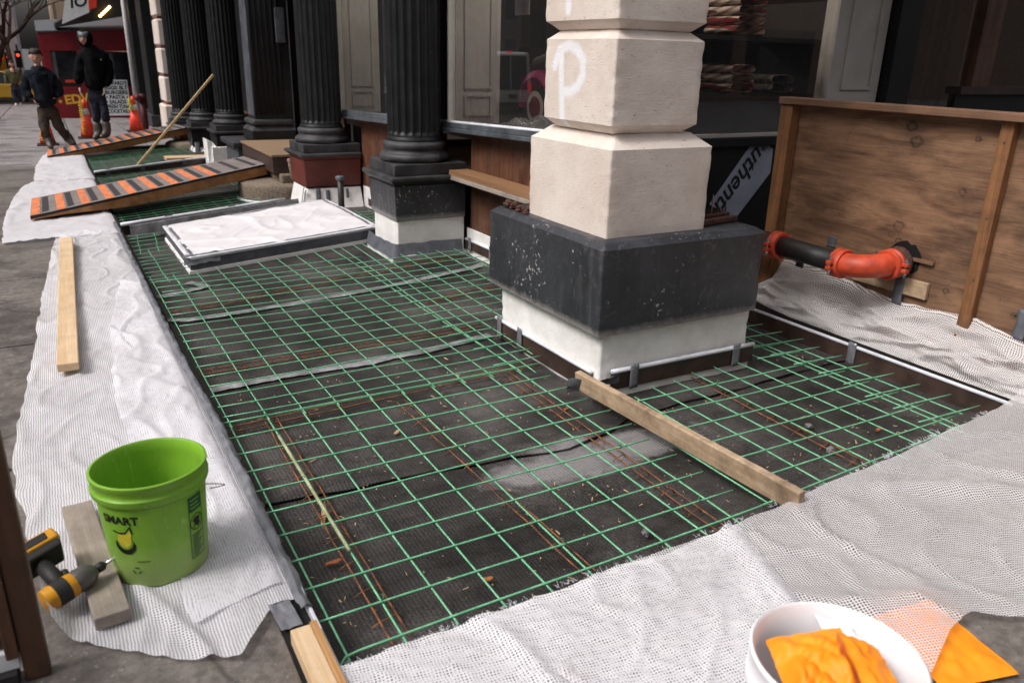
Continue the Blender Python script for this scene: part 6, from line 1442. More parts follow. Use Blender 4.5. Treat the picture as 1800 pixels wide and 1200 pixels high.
# ------------------------------------------------------------------ red restaurant shed
SY = 25.0
rs = thing('red_restaurant_shed', 'crimson dining shed with gold lettering and dark windows', 'shed', (0.7, SY, -0.6))
mb = MB(); mb.box(-0.32, 2.1, SY, SY + 0.10, -0.66, 0.30); mb.build('base_panel', M['red_shed'], rs, bevel=0.01)
mb = MB(); mb.hexa([(-0.36, SY - 0.02, 1.30), (2.15, SY - 0.02, 1.36), (2.15, SY + 0.12, 1.36), (-0.36, SY + 0.12, 1.30), (-0.42, SY - 0.02, 1.80), (2.15, SY - 0.02, 1.98), (2.15, SY + 0.12, 1.98), (-0.42, SY + 0.12, 1.80)]); mb.build('header', M['red_shed'], rs, bevel=0.01)
for x0, x1 in ((-0.36, -0.17), (0.52, 0.62), (1.25, 1.36), (1.95, 2.1)): mb = MB(); mb.box(x0, x1, SY, SY + 0.1, 0.301, 1.32); mb.build('post', M['red_shed'], rs, bevel=0.006)
for x0, x1 in ((-0.17, 0.52), (0.62, 1.25), (1.36, 1.95)):
    mb = MB(); mb.box(x0, x1, SY + 0.05, SY + 0.06, 0.301, 1.32); pn = mb.build('window_pane', M['glass_dark'], rs)
    mb = MB(); mb.box(x0 + 0.02, x0 + 0.12, SY + 0.03, SY + 0.049, 0.301, 1.28); mb.build('curtain', M['sill'], pn)
mb = MB(); mb.box(0.10, 0.40, SY + 0.03, SY + 0.048, 0.42, 0.50); mb.build('red_window_sign', M['cone_o'], rs)
mb = MB(); mb.box(-0.42, -0.34, SY + 0.1, SY + 3.0, -0.7, 1.8); mb.build('side_wall', M['red_shed'], rs)
mb = MB(); mb.hexa([(-0.45, SY - 0.1, 1.80), (2.3, SY - 0.1, 1.98), (2.3, SY + 3.2, 1.98), (-0.45, SY + 3.2, 1.80), (-0.45, SY - 0.1, 1.84), (2.3, SY - 0.1, 2.02), (2.3, SY + 3.2, 2.45), (-0.45, SY + 3.2, 2.2)]); mb.build('roof', M['sill'], rs)
tv, tf = text_geo("EDWARD'S", 0.36, 0.012)
mn = min(v[0] for v in tv); ca, sa = math.cos(0.10), math.sin(0.10)
mb = MB(); mb.add([(0.02 + (v[0] - mn) * ca - v[1] * sa, SY - 0.004, -0.09 + (v[0] - mn) * sa + v[1] * ca) for v in tv], tf); mb.build('lettering', M['gold'], rs)
stv = [(0.07 * (1 if i % 2 == 0 else 0.42) * math.sin(PI * i / 5), 0.07 * (1 if i % 2 == 0 else 0.42) * math.cos(PI * i / 5)) for i in range(10)]
mb = MB(); mb.add([(-0.11 + a, SY - 0.004, -0.12 + b) for a, b in stv] + [(-0.11, SY - 0.004, -0.12)], [(i, (i + 1) % 10, 10) for i in range(10)]); mb.build('star', M['gold'], rs)
aw = thing('dark_awning', 'dark awning with string lights above the red shed', 'awning', (1.0, 24, 2.2))
mb = MB(); mb.hexa([(0.05, 24.0, 1.93), (2.2, 24.0, 2.40), (2.2, 25.6, 2.40), (0.05, 25.6, 1.95), (0.05, 24.0, 2.04), (2.2, 24.0, 3.3), (2.2, 25.6, 3.5), (0.05, 25.6, 2.10)]); mb.build('canopy', M['rubber'], aw)
for i in range(6):
    mb = MB(); mb.sphere((1.22 + i * 0.055, 23.9, 2.28 + i * 0.05), 0.042, 8, 6); mb.build('bulb', emis('string_bulb', c(255, 216, 140), 4), aw)
sg = thing('hanging_sign', 'tilted white sign with dark letters above the awning', 'sign', (0.7, 23.8, 2.4))
mb = MB(); mb.prism([(0.22, 23.8, 2.02), (0.95, 23.8, 2.36), (1.1, 23.8, 3.1), (0.5, 23.8, 3.1)], (0, 0.04, 0)); mb.build('panel', M['board_white'], sg)
mb = MB(); mb.prism([(0.95, 23.79, 2.42), (1.15, 23.79, 2.5), (1.25, 23.79, 3.1), (1.0, 23.79, 3.1)], (0, 0.03, 0)); mb.build('orange_panel', M['cone_o'], sg)
tv, tf = text_geo('IO', 0.42, 0.01); mb = MB(); mb.add([(0.72 + v[0] + 0.1 * v[1], 23.795, 2.62 + v[1] + 0.2 * v[0]) for v in tv], tf); mb.build('lettering', M['print_black'], sg)
# menu board
mbd = thing('menu_board', 'white sandwich board with black menu lettering', 'menu board', (1.5, 26.0, -0.65))
bx0, bx1, bz0, bz1 = 1.16, 1.88, -0.62, 0.47
by = 24.4
mb = MB(); sclf = (by + 3.14) / (26.05 + 3.14); 
X_ = lambda x: -0.463 + (x + 0.463) * sclf
Z_ = lambda z: 1.4615 + (z - 1.4615) * sclf
mb.hexa([(X_(bx0), by, Z_(bz0)), (X_(bx1), by, Z_(bz0)), (X_(bx1), by + 0.03, Z_(bz0)), (X_(bx0), by + 0.03, Z_(bz0)), (X_(bx0), by + 0.10, Z_(bz1)), (X_(bx1), by + 0.10, Z_(bz1)), (X_(bx1), by + 0.13, Z_(bz1)), (X_(bx0), by + 0.13, Z_(bz1))]); mb.build('front_panel', M['board_white'], mbd, bevel=0.01)
mb = MB(); mb.hexa([(X_(bx0), by + 0.5, Z_(bz0)), (X_(bx1), by + 0.5, Z_(bz0)), (X_(bx1), by + 0.53, Z_(bz0)), (X_(bx0), by + 0.53, Z_(bz0)), (X_(bx0), by + 0.14, Z_(bz1)), (X_(bx1), by + 0.14, Z_(bz1)), (X_(bx1), by + 0.17, Z_(bz1)), (X_(bx0), by + 0.17, Z_(bz1))]); mb.build('back_panel', M['board_white'], mbd)
lines = ["EDWARD'S", 'EGGS: BLT', 'BURGERS', '• PASTA •', '• SALADS •', 'FRESH TUNA', 'COCKTAILS']
for i, s in enumerate(lines):
    tv, tf = text_geo(s, 0.155, 0.006); wmax = max(v[0] for v in tv) - min(v[0] for v in tv); k = min(1.0, 0.66 / wmax)
    zc = lerp(bz1 - 0.10, bz0 + 0.13, i / 6); f_ = (zc - bz0) / (bz1 - bz0)
    mb = MB(); mb.add([(X_((bx0 + bx1) / 2 + v[0] * k), by + 0.10 * (f_ + v[1] / (bz1 - bz0)) - 0.004, Z_(zc + v[1])) for v in tv], tf); mb.build('menu_line', M['print_black'], mbd)

# ------------------------------------------------------------------ cones with rope
cone_src = {}
def cone(loc, h, label, rope):
    t = thing('traffic_cone', label, 'traffic cone', loc, 'traffic cones by the far ramp')
    k = h / 0.7
    mb = MB(); mb.box(-0.18 * k, 0.18 * k, -0.18 * k, 0.18 * k, 0, 0.03); mb.build('base', M['rubber'], t, local=True, bevel=0.008)
    r = lambda z: lerp(0.135, 0.028, z / h) * k
    mb = MB(); mb.lathe([(r(0) , 0.03), (r(h * .62), h * .62)], (0, 0, 0), 24); mb.build('cone_body', M['cone_o'], t, local=True, smooth=True)
    mb = MB(); mb.lathe([(r(h * .62) + .002, h * .62), (r(h * .77) + .002, h * .77)], (0, 0, 0), 24); mb.build('reflective_band', M['cone_w'], t, local=True, smooth=True)
    mb = MB(); mb.lathe([(r(h * .77), h * .77), (r(h * .9), h * .9), (r(h), h), (r(h) * .5, h)], (0, 0, 0), 24); mb.build('cone_top', M['cone_o'], t, local=True, smooth=True)
    if rope:
        mb = MB(); n = 150
        mb.tube([(-0.06 * k + 0.035 * math.cos(i * 0.55) + 0.02 * ns(i * .1, 1), -0.09 + 0.045 * math.sin(i * 0.55), lerp(h * 0.95, 0.08 if rope > 1 else h * 0.6, i / n)) for i in range(n)], 0.008, 5)
        mb.build('rope_coil', M['rope'], t, local=True, smooth=True)
    return t
cone((-0.56, 14.3, gy(14.3) + 0.04), 0.70, 'traffic cone with yellow rope behind the legs of the left worker', 2)
cone((0.19, 15.9, gy(15.9) + 0.04), 0.78, 'traffic cone with coiled yellow rope just left of the right worker', 2)
cone((1.28, 17.9, gy(17.9) + 0.04), 0.80, 'bright cone with a pale band, right of the menu board', 1)

# ------------------------------------------------------------------ people
def skin(name, vs, es, mat, parent, sub=2, root=0):
    me = bpy.data.meshes.new(name); me.from_pydata([v[:3] for v in vs], es, []); me.update(); me.materials.append(mat)
    o = bpy.data.objects.new(name, me); col.objects.link(o)
    sk = o.modifiers.new('skin', 'SKIN'); sk.use_smooth_shade = True
    lay = me.skin_vertices[0].data if me.skin_vertices else None
    if lay is None:
        bm = bmesh.new(); bm.from_mesh(me); bm.verts.layers.skin.verify(); bm.to_mesh(me); bm.free(); lay = me.skin_vertices[0].data
    for i, v in enumerate(vs):
        r = v[3]; lay[i].radius = r if isinstance(r, tuple) else (r, r); lay[i].use_root = (i == root)
    sb_ = o.modifiers.new('sub', 'SUBSURF'); sb_.levels = sub; sb_.render_levels = sub
    if name in ('coat', 'hooded_top', 'trousers', 'jeans', 'jacket'):
        sb_.levels = sb_.render_levels = 3
        tx = bpy.data.textures.get('cloth_folds') or bpy.data.textures.new('cloth_folds', 'CLOUDS'); tx.noise_scale = 0.11; tx.noise_depth = 2
        dm = o.modifiers.new('folds', 'DISPLACE'); dm.texture = tx; dm.strength = 0.055; dm.mid_level = 0.5; dm.texture_coords = 'LOCAL'
    return fin(o, parent)
M['skin'] = plain('skin', c(206, 160, 138), c(184, 136, 116), 8, 0.55, 0.05)
M['hair'] = plain('dark_hair', c(40, 30, 26), c(24, 18, 16), 60, 0.7, 0.4, 180)
M['coat_dark'] = plain('black_navy_coat', c(32, 37, 47), c(18, 21, 28), 9, 0.9, 0.3, 24, bdist=0.01, spec=0.15)
M['hoodie'] = plain('black_hoodie', c(22, 22, 25), c(13, 13, 16), 9, 0.95, 0.3, 24, bdist=0.01, spec=0.1)
M['khaki'] = plain('brown_work_trousers', c(66, 56, 46), c(44, 37, 31), 7, 0.85, 0.3, 24, bdist=0.01)
M['jeans'] = plain('dark_navy_jeans', c(36, 42, 60), c(24, 28, 42), 7, 0.85, 0.3, 24, bdist=0.01)
M['boots'] = plain('grey_rubber_boots', c(96, 90, 86), c(58, 54, 52), 8, 0.45, 0.1)
M['glove'] = plain('white_work_glove', c(222, 208, 200), c(190, 172, 164), 20, 0.8, 0.2)
M['olive'] = plain('olive_jacket', c(96, 92, 62), c(66, 64, 44), 7, 0.85, 0.2)
M['shoe_white'] = plain('white_trainers', c(220, 220, 222), c(190, 190, 194), 7, 0.6, 0.0)
def head_mesh(parent, ctr, h, yaw, pitch, name='head'):
    """egg skull with brow, nose, mouth, chin and ears, face towards -Y before turning"""
    bm = bmesh.new(); bmesh.ops.create_uvsphere(bm, u_segments=28, v_segments=22, radius=0.5)
    for v in bm.verts:
        x, y, z = v.co; f = max(0, -y * 2)
        w = 0.72 * (1 - 0.22 * max(0, -z * 2) ** 1.5); v.co.x = x * w
        v.co.y = y * 0.86 * (1 - 0.12 * max(0, -z * 2))
        if f > 0.3:
            nose = math.exp(-(x / 0.07) ** 2) * math.exp(-((z + 0.08) / 0.11) ** 2) * (0.12 if z > -0.2 else 0.03); v.co.y -= nose * f
            eye = (math.exp(-((abs(x) - 0.17) / 0.08) ** 2)) * math.exp(-((z - 0.03) / 0.06) ** 2) * 0.05; v.co.y += eye * f
            brow = math.exp(-((z - 0.12) / 0.05) ** 2) * 0.025; v.co.y -= brow * f
            mouth = math.exp(-(x / 0.13) ** 2) * math.exp(-((z + 0.26) / 0.025) ** 2) * 0.03; v.co.y += mouth * f
            chin = math.exp(-(x / 0.14) ** 2) * math.exp(-((z + 0.42) / 0.08) ** 2) * 0.06; v.co.y -= chin * f
        ear = math.exp(-((y + 0.02) / 0.08) ** 2) * math.exp(-((z - 0.0) / 0.11) ** 2) * 0.09
        if abs(x) > 0.36: v.co.x += math.copysign(ear, x)
    me = bpy.data.meshes.new(name); bm.to_mesh(me); bm.free(); me.materials.append(M['skin'])
    me.polygons.foreach_set('use_smooth', [True] * len(me.polygons))
    o = bpy.data.objects.new(name, me); col.objects.link(o); o.parent = parent
    o.location = Vector(ctr) - ORG[parent.name]; o.scale = (h, h, h); o.rotation_euler = (pitch, 0, yaw); ORG[o.name] = Vector((0, 0, 0))
    for s in (-1, 1):
        mb = MB(); mb.sphere((0.155 * s, -0.375, 0.03), 0.045, 8, 6, (1.2, 0.6, 0.6)); mb.build('eye', M['hair'], o, smooth=True, local=True)
    return o
def cap_hair(head, kind):
    mb = MB()
    if kind == 'short':
        mb.grid(24, 12, lambda u, v: (0.40 * math.cos(2 * PI * u) * math.cos(v * PI / 2 * 0.999) * 1.0, 0.03 + 0.47 * math.sin(2 * PI * u) * math.cos(v * PI / 2 * 0.999), (0.27 if math.sin(2 * PI * u) < -0.2 else (-0.05 - 0.12 * max(0, math.sin(2 * PI * u)))) * (1 - v) + 0.54 * math.sin(v * PI / 2)))
        return mb.build('hair', M['hair'], head, smooth=True, local=True)
    # hood: shell open at the face
    def hood(u, v):
        a = lerp(R(-222), R(42), u)          # round the head, opening to the front
        el = lerp(-1.15, PI / 2, v)
        r = 0.56 + 0.03 * ns(u * 5, v * 5)
        return (r * 0.86 * math.cos(a) * math.cos(el), 0.07 + r * 1.02 * math.sin(a + 0) * math.cos(el) * (1 if math.sin(a) > 0 else 0.72), r * 1.08 * math.sin(el) + 0.02)
    mb.grid(30, 16, hood); o = mb.build('hood', M['hoodie'], head, smooth=True, local=True)
    s_ = o.modifiers.new('s', 'SOLIDIFY'); s_.thickness = 0.05; s_.offset = 0
    mb = MB(); mb.grid(20, 8, lambda u, v: (0.385 * math.cos(PI * u), -0.02 - 0.42 * math.sin(PI * u) * math.cos(v * 1.2), 0.13 + 0.37 * math.sin(v * 1.35))); mb.build('knit_cap', M['sill'], head, smooth=True, local=True)
    return o
def hand(parent, wrist, d, side, mat, L=0.10):
    """palm with four curled fingers and a thumb"""
    w, d = Vector(wrist), Vector(d).normalized(); sd = Vector((side, 0.1, 0)); sd = (sd - d * sd.dot(d)).normalized(); nn = d.cross(sd)
    vs = [(*w, 0.026), (*(w + d * L * 0.5), 0.034)]; es = [(0, 1)]
    for i, (o_, l) in enumerate(((-0.030, 0.92), (-0.010, 1.05), (0.010, 1.0), (0.028, 0.82))):
        b = w + d * L * 0.75 + nn * o_; k = len(vs)
        vs += [(*b, 0.010), (*(b + d * L * 0.35 * l + sd * -0.012), 0.0095), (*(b + d * L * 0.55 * l + sd * -0.035), 0.008)]
        es += [(1, k), (k, k + 1), (k + 1, k + 2)]
    k = len(vs); b = w + d * L * 0.35 + nn * -0.036
    vs += [(*b, 0.011), (*(b + d * L * 0.3 + nn * -0.016), 0.010), (*(b + d * L * 0.5 + nn * -0.010 + sd * -0.015), 0.008)]; es += [(1, k), (k, k + 1), (k + 1, k + 2)]
    return skin('hand', vs, es, mat, parent, 1, 1)
def boot(parent, ankle, toe, top, mat, name='boot'):
    a, t, u = Vector(ankle), Vector(toe), Vector(top)
    vs = [(*u, 0.085), (*u.lerp(a, .5), 0.075), (*(a + Vector((0, 0, 0.04))), 0.062), (*a.lerp(t, .5), 0.055), (*t, 0.045)]
    heel = a + (a - t).normalized() * 0.06; vs.append((*heel, 0.045))
    return skin(name, vs, [(0, 1), (1, 2), (2, 3), (3, 4), (2, 5)], mat, parent, 2, 2)

# left worker: dark zip coat, brown trousers, hands in pockets
p1 = thing('person', 'worker in dark zipped coat, hands in pockets, at the low end of the far ramp', 'person', (-0.42, 12.75, -0.19), 'workers by the far ramp')
y = 12.75
hip, sh_ = Vector((-0.47, y, 0.57)), Vector((-0.51, y, 1.00))
skin('body', [(*hip, 0.12), (-0.49, y, 0.80, 0.13), (-0.51, y, 1.0, 0.11), (-0.515, y - .01, 1.10, 0.055), (-0.515, y - .02, 1.2, 0.06)], [(0, 1), (1, 2), (2, 3), (3, 4)], M['skin'], p1, 2, 0)
skin('coat', [(-0.475, y, 0.47, (0.235, 0.17)), (-0.48, y, 0.62, (0.225, 0.17)), (-0.49, y, 0.80, (0.225, 0.17)), (-0.505, y, 0.95, (0.21, 0.15)), (-0.51, y, 1.06, (0.13, 0.11)), (-0.515, y, 1.15, (0.10, 0.10)),
      (-0.67, y, 0.985, 0.10), (-0.745, y + .02, 0.82, 0.095), (-0.745, y - .03, 0.70, 0.085), (-0.665, y - .13, 0.64, 0.07),
      (-0.345, y, 0.99, 0.10), (-0.265, y + .02, 0.83, 0.095), (-0.255, y - .03, 0.72, 0.085), (-0.325, y - .13, 0.665, 0.07)],
     [(0, 1), (1, 2), (2, 3), (3, 4), (4, 5), (3, 6), (6, 7), (7, 8), (8, 9), (3, 10), (10, 11), (11, 12), (12, 13)], M['coat_dark'], p1, 2, 2)
skin('trousers', [(-0.475, y, 0.55, (0.17, 0.12)), (-0.475, y, 0.47, (0.165, 0.12)), (-0.555, y - .02, 0.32, 0.10), (-0.575, y - .10, 0.13, 0.078), (-0.55, y - .12, -0.04, 0.066), (-0.525, y - .10, -0.12, 0.065),
      (-0.395, y, 0.33, 0.10), (-0.335, y - .02, 0.15, 0.08), (-0.27, y + .02, 0.0, 0.068), (-0.235, y + .06, -0.09, 0.066)],
     [(0, 1), (1, 2), (2, 3), (3, 4), (4, 5), (1, 6), (6, 7), (7, 8), (8, 9)], M['khaki'], p1, 2, 1)
boot(p1, (-0.53, y - .10, -0.135), (-0.515, y - .27, -0.155), (-0.545, y - .10, 0.02), M['boots']); boot(p1, (-0.225, y + .07, -0.11), (-0.15, y - .08, -0.13), (-0.255, y + .04, 0.04), M['boots'])
for s, w in ((-1, (-0.645, y - .14, 0.615)), (1, (-0.345, y - .14, 0.64))):
    hand(p1, w, (-s * 0.35, 0.1, -0.85), s, M['skin'], 0.075)
hd1 = head_mesh(p1, (-0.515, y - .03, 1.275), 0.245, -0.1, 0.18); cap_hair(hd1, 'short')
mb = MB(); mb.tube([(-0.48, y - .172, 0.53), (-0.49, y - .172, 0.8), (-0.51, y - .148, 1.0)], 0.006, 5); mb.build('zip', M['steel'], p1)
# right worker: black hoodie, jeans tucked in boots, white gloves
p2 = thing('person', 'worker in black hooded top and white gloves walking on the far ramp', 'person', (0.33, 13.4, -0.15), 'workers by the far ramp')
y = 13.4
skin('body', [(0.32, y, 0.82, 0.12), (0.34, y, 1.08, 0.14), (0.35, y, 1.30, 0.11), (0.30, y - .02, 1.42, 0.06), (0.275, y - .03, 1.5, 0.06)], [(0, 1), (1, 2), (2, 3), (3, 4)], M['skin'], p2, 2, 0)
skin('hooded_top', [(0.325, y, 0.72, (0.225, 0.17)), (0.33, y, 0.86, (0.225, 0.17)), (0.345, y, 1.08, (0.235, 0.18)), (0.36, y, 1.26, (0.22, 0.16)), (0.33, y, 1.40, (0.15, 0.13)), (0.30, y, 1.48, (0.12, 0.12)),
      (0.185, y, 1.32, 0.10), (0.125, y, 1.12, 0.095), (0.09, y - .03, 0.93, 0.085), (0.078, y - .06, 0.81, 0.068),
      (0.535, y, 1.31, 0.10), (0.59, y, 1.10, 0.095), (0.56, y - .06, 0.92, 0.085), (0.475, y - .14, 0.81, 0.068)],
     [(0, 1), (1, 2), (2, 3), (3, 4), (4, 5), (3, 6), (6, 7), (7, 8), (8, 9), (3, 10), (10, 11), (11, 12), (12, 13)], M['hoodie'], p2, 2, 2)
skin('jeans', [(0.325, y, 0.80, (0.165, 0.125)), (0.325, y, 0.70, (0.165, 0.125)), (0.27, y, 0.52, 0.10), (0.28, y - .02, 0.33, 0.082), (0.27, y + .02, 0.16, 0.072), (0.385, y, 0.52, 0.10), (0.425, y - .06, 0.34, 0.084), (0.415, y - .05, 0.17, 0.074)],
     [(0, 1), (1, 2), (2, 3), (3, 4), (1, 5), (5, 6), (6, 7)], M['jeans'], p2, 2, 1)
boot(p2, (0.275, y + .02, -0.075), (0.17, y - .13, -0.10), (0.27, y + .02, 0.20), M['boots']); boot(p2, (0.405, y - .05, -0.06), (0.28, y - .20, -0.08), (0.415, y - .05, 0.21), M['boots'])
hand(p2, (0.073, y - .07, 0.775), (0.02, -0.1, -1), -1, M['glove'], 0.105); hand(p2, (0.46, y - .16, 0.775), (-0.12, -0.1, -1), 1, M['glove'], 0.105)
hd2 = head_mesh(p2, (0.265, y - .05, 1.58), 0.25, -0.4, 0.08); cap_hair(hd2, 'hood')
mb = MB(); mb.box(0.42, 0.475, y - .178, y - .160, 1.235, 1.255); mb.build('chest_logo', M['board_white'], p2)
# passer-by far behind
p3 = thing('person', 'distant passer-by in olive jacket and white shoes on the wet sidewalk', 'person', (-1.5, 35.2, -0.88)); y = 35.2
skin('body', [(-1.48, y, 0.0, 0.12), (-1.48, y, 0.30, 0.14), (-1.48, y, 0.5, 0.1), (-1.47, y, 0.6, 0.06)], [(0, 1), (1, 2), (2, 3)], M['skin'], p3, 1, 0)
skin('jacket', [(-1.48, y, -0.05, (0.19, 0.14)), (-1.48, y, 0.25, (0.20, 0.15)), (-1.48, y, 0.42, (0.20, 0.14)), (-1.48, y, 0.56, 0.09), (-1.68, y, 0.44, 0.085), (-1.76, y, 0.2, 0.075), (-1.74, y - .08, -0.02, 0.06), (-1.29, y, 0.44, 0.085), (-1.20, y, 0.2, 0.075), (-1.22, y - .08, 0.0, 0.06)],
     [(0, 1), (1, 2), (2, 3), (2, 4), (4, 5), (5, 6), (2, 7), (7, 8), (8, 9)], M['olive'], p3, 2, 1)
skin('trousers', [(-1.48, y, 0.02, (0.17, 0.12)), (-1.48, y, -0.08, (0.17, 0.12)), (-1.57, y, -0.35, 0.10), (-1.56, y - .1, -0.72, 0.075), (-1.39, y, -0.35, 0.10), (-1.40, y + .1, -0.72, 0.075)], [(0, 1), (1, 2), (2, 3), (1, 4), (4, 5)], M['jeans'], p3, 2, 1)
boot(p3, (-1.56, y - .1, -0.80), (-1.55, y - .28, -0.83), (-1.56, y - .1, -0.74), M['shoe_white'], 'shoe'); boot(p3, (-1.40, y + .1, -0.80), (-1.38, y - .08, -0.83), (-1.40, y + .1, -0.74), M['shoe_white'], 'shoe')
hand(p3, (-1.74, y - .1, -0.05), (0, 0, -1), -1, M['skin']); hand(p3, (-1.22, y - .1, -0.03), (0, 0, -1), 1, M['skin'])
hd3 = head_mesh(p3, (-1.47, y - .02, 0.73), 0.24, 0.0, 0.1); cap_hair(hd3, 'short')

# ------------------------------------------------------------------ far street: trees, traffic, towers
M['bark'] = plain('bark', c(124, 108, 96), c(84, 72, 66), 12, 0.9, 0.5)
def tree(label, base, h, seed, lean=(0, 0)):
    rnd = random.Random(seed); t = thing('bare_tree', label, 'tree', base, 'bare street trees')
    trunk = MB(); limbs = MB(); twigs = MB()
    def grow_(p, d, L, r, lvl):
        n = 4; pts = [p]; q = Vector(p); dd = Vector(d)
        for i in range(n):
            dd = (dd + Vector((rnd.uniform(-.22, .22), rnd.uniform(-.22, .22), rnd.uniform(-.08, .14)))).normalized(); q = q + dd * (L / n); pts.append(q.copy())
        (trunk if lvl == 0 else limbs if lvl < 3 else twigs).tube(pts, r, 7 if lvl < 2 else 4, r * 0.62)
        if lvl >= 6: return
        for i in range(3 if lvl < 2 else rnd.choice((2, 3, 3))):
            k = rnd.choice((2, 3, 4)) if lvl else 4; a = rnd.uniform(0, 2 * PI); sp = rnd.uniform(0.45, 0.95)
            nd = (dd + Vector((math.cos(a) * sp, math.sin(a) * sp, rnd.uniform(-.1, .25)))).normalized()
            grow_(pts[k], nd, L * rnd.uniform(.58, .8), r * 0.55, lvl + 1)
    grow_(Vector(base), Vector((lean[0], lean[1], 1)).normalized(), h * 0.34, h * 0.022, 0)
    trunk.build('trunk', M['bark'], t, smooth=True); limbs.build('limbs', M['bark'], t, smooth=True)
    o = twigs.build('twigs', M['bark'], t); return t
tree('bare tree at the kerb behind the left worker', (-2.7, 38.0, gy(38)), 9.0, 4, (0.12, 0))
tree('bare tree farther down the street, left of the red shed', (-2.9, 52.0, gy(52)), 10.0, 9, (0.1, 0))
tree('bare tree at the left picture edge', (-5.0, 44.0, gy(44)), 9.0, 15, (0.1, 0))
tree('slender bare tree close to the red shed corner', (-1.9, 47.0, gy(47)), 8.0, 23, (0.0, 0))
def tower(name, label, x0, x1, y0, y1, h, cols, parent=None, sc=(1, 1)):
    t = NT(name + '_mat'); v = t.coord('Object', (1, 1, 1)); br = t.new('ShaderNodeTexBrick'); br.offset = 0.0
    sx = t.new('ShaderNodeSeparateXYZ'); t.link(v, sx.inputs[0]); cb = t.new('ShaderNodeCombineXYZ'); t.link(t.math('ADD', sx.outputs[0], sx.outputs[1]), cb.inputs[0]); t.link(sx.outputs[2], cb.inputs[1]); t.link(cb.outputs[0], br.inputs['Vector'])
    br.inputs['Color1'].default_value = cols[1]; br.inputs['Color2'].default_value = cols[2]; br.inputs['Mortar'].default_value = cols[0]
    br.inputs['Scale'].default_value = 0.5; br.inputs['Mortar Size'].default_value = 0.28; br.inputs['Brick Width'].default_value = 0.9 * sc[0]; br.inputs['Row Height'].default_value = 1.5 * sc[1]
    t.set(Base_Color=br.outputs['Color'], Roughness=0.6)
    o = thing(name, label, 'building', ((x0 + x1) / 2, y0, gy(y0)))
    mb = MB(); mb.box(x0, x1, y0, y1, -4, h); mb.build('wall', t.m, o)
    mb = MB(); mb.box(x0 - 0.3, x1 + 0.3, y0 - 0.3, y1 + 0.3, h, h + 0.8); mb.build('cornice', M['brownstone'], o); return o
tower('distant_tower', 'distant grey violet apartment block closing the street at the left', -34, -2.6, 118, 140, 60, (c(188, 180, 190), c(120, 116, 134), c(206, 200, 206)))
tower('distant_tower', 'distant tan block right of the bright sky gap', 1.4, 30, 95, 120, 45, (c(208, 184, 156), c(130, 112, 100), c(226, 206, 180)))
tower('brown_house', 'brown stone house behind the red shed', 2.6, 14, 29, 60, 18, (c(150, 92, 78), c(74, 56, 54), c(90, 70, 66)))
tower('distant_tower', 'low distant house left of the sky gap beyond the traffic', -40, -11, 40, 110, 20, (c(166, 154, 156), c(100, 96, 104), c(140, 132, 138)))
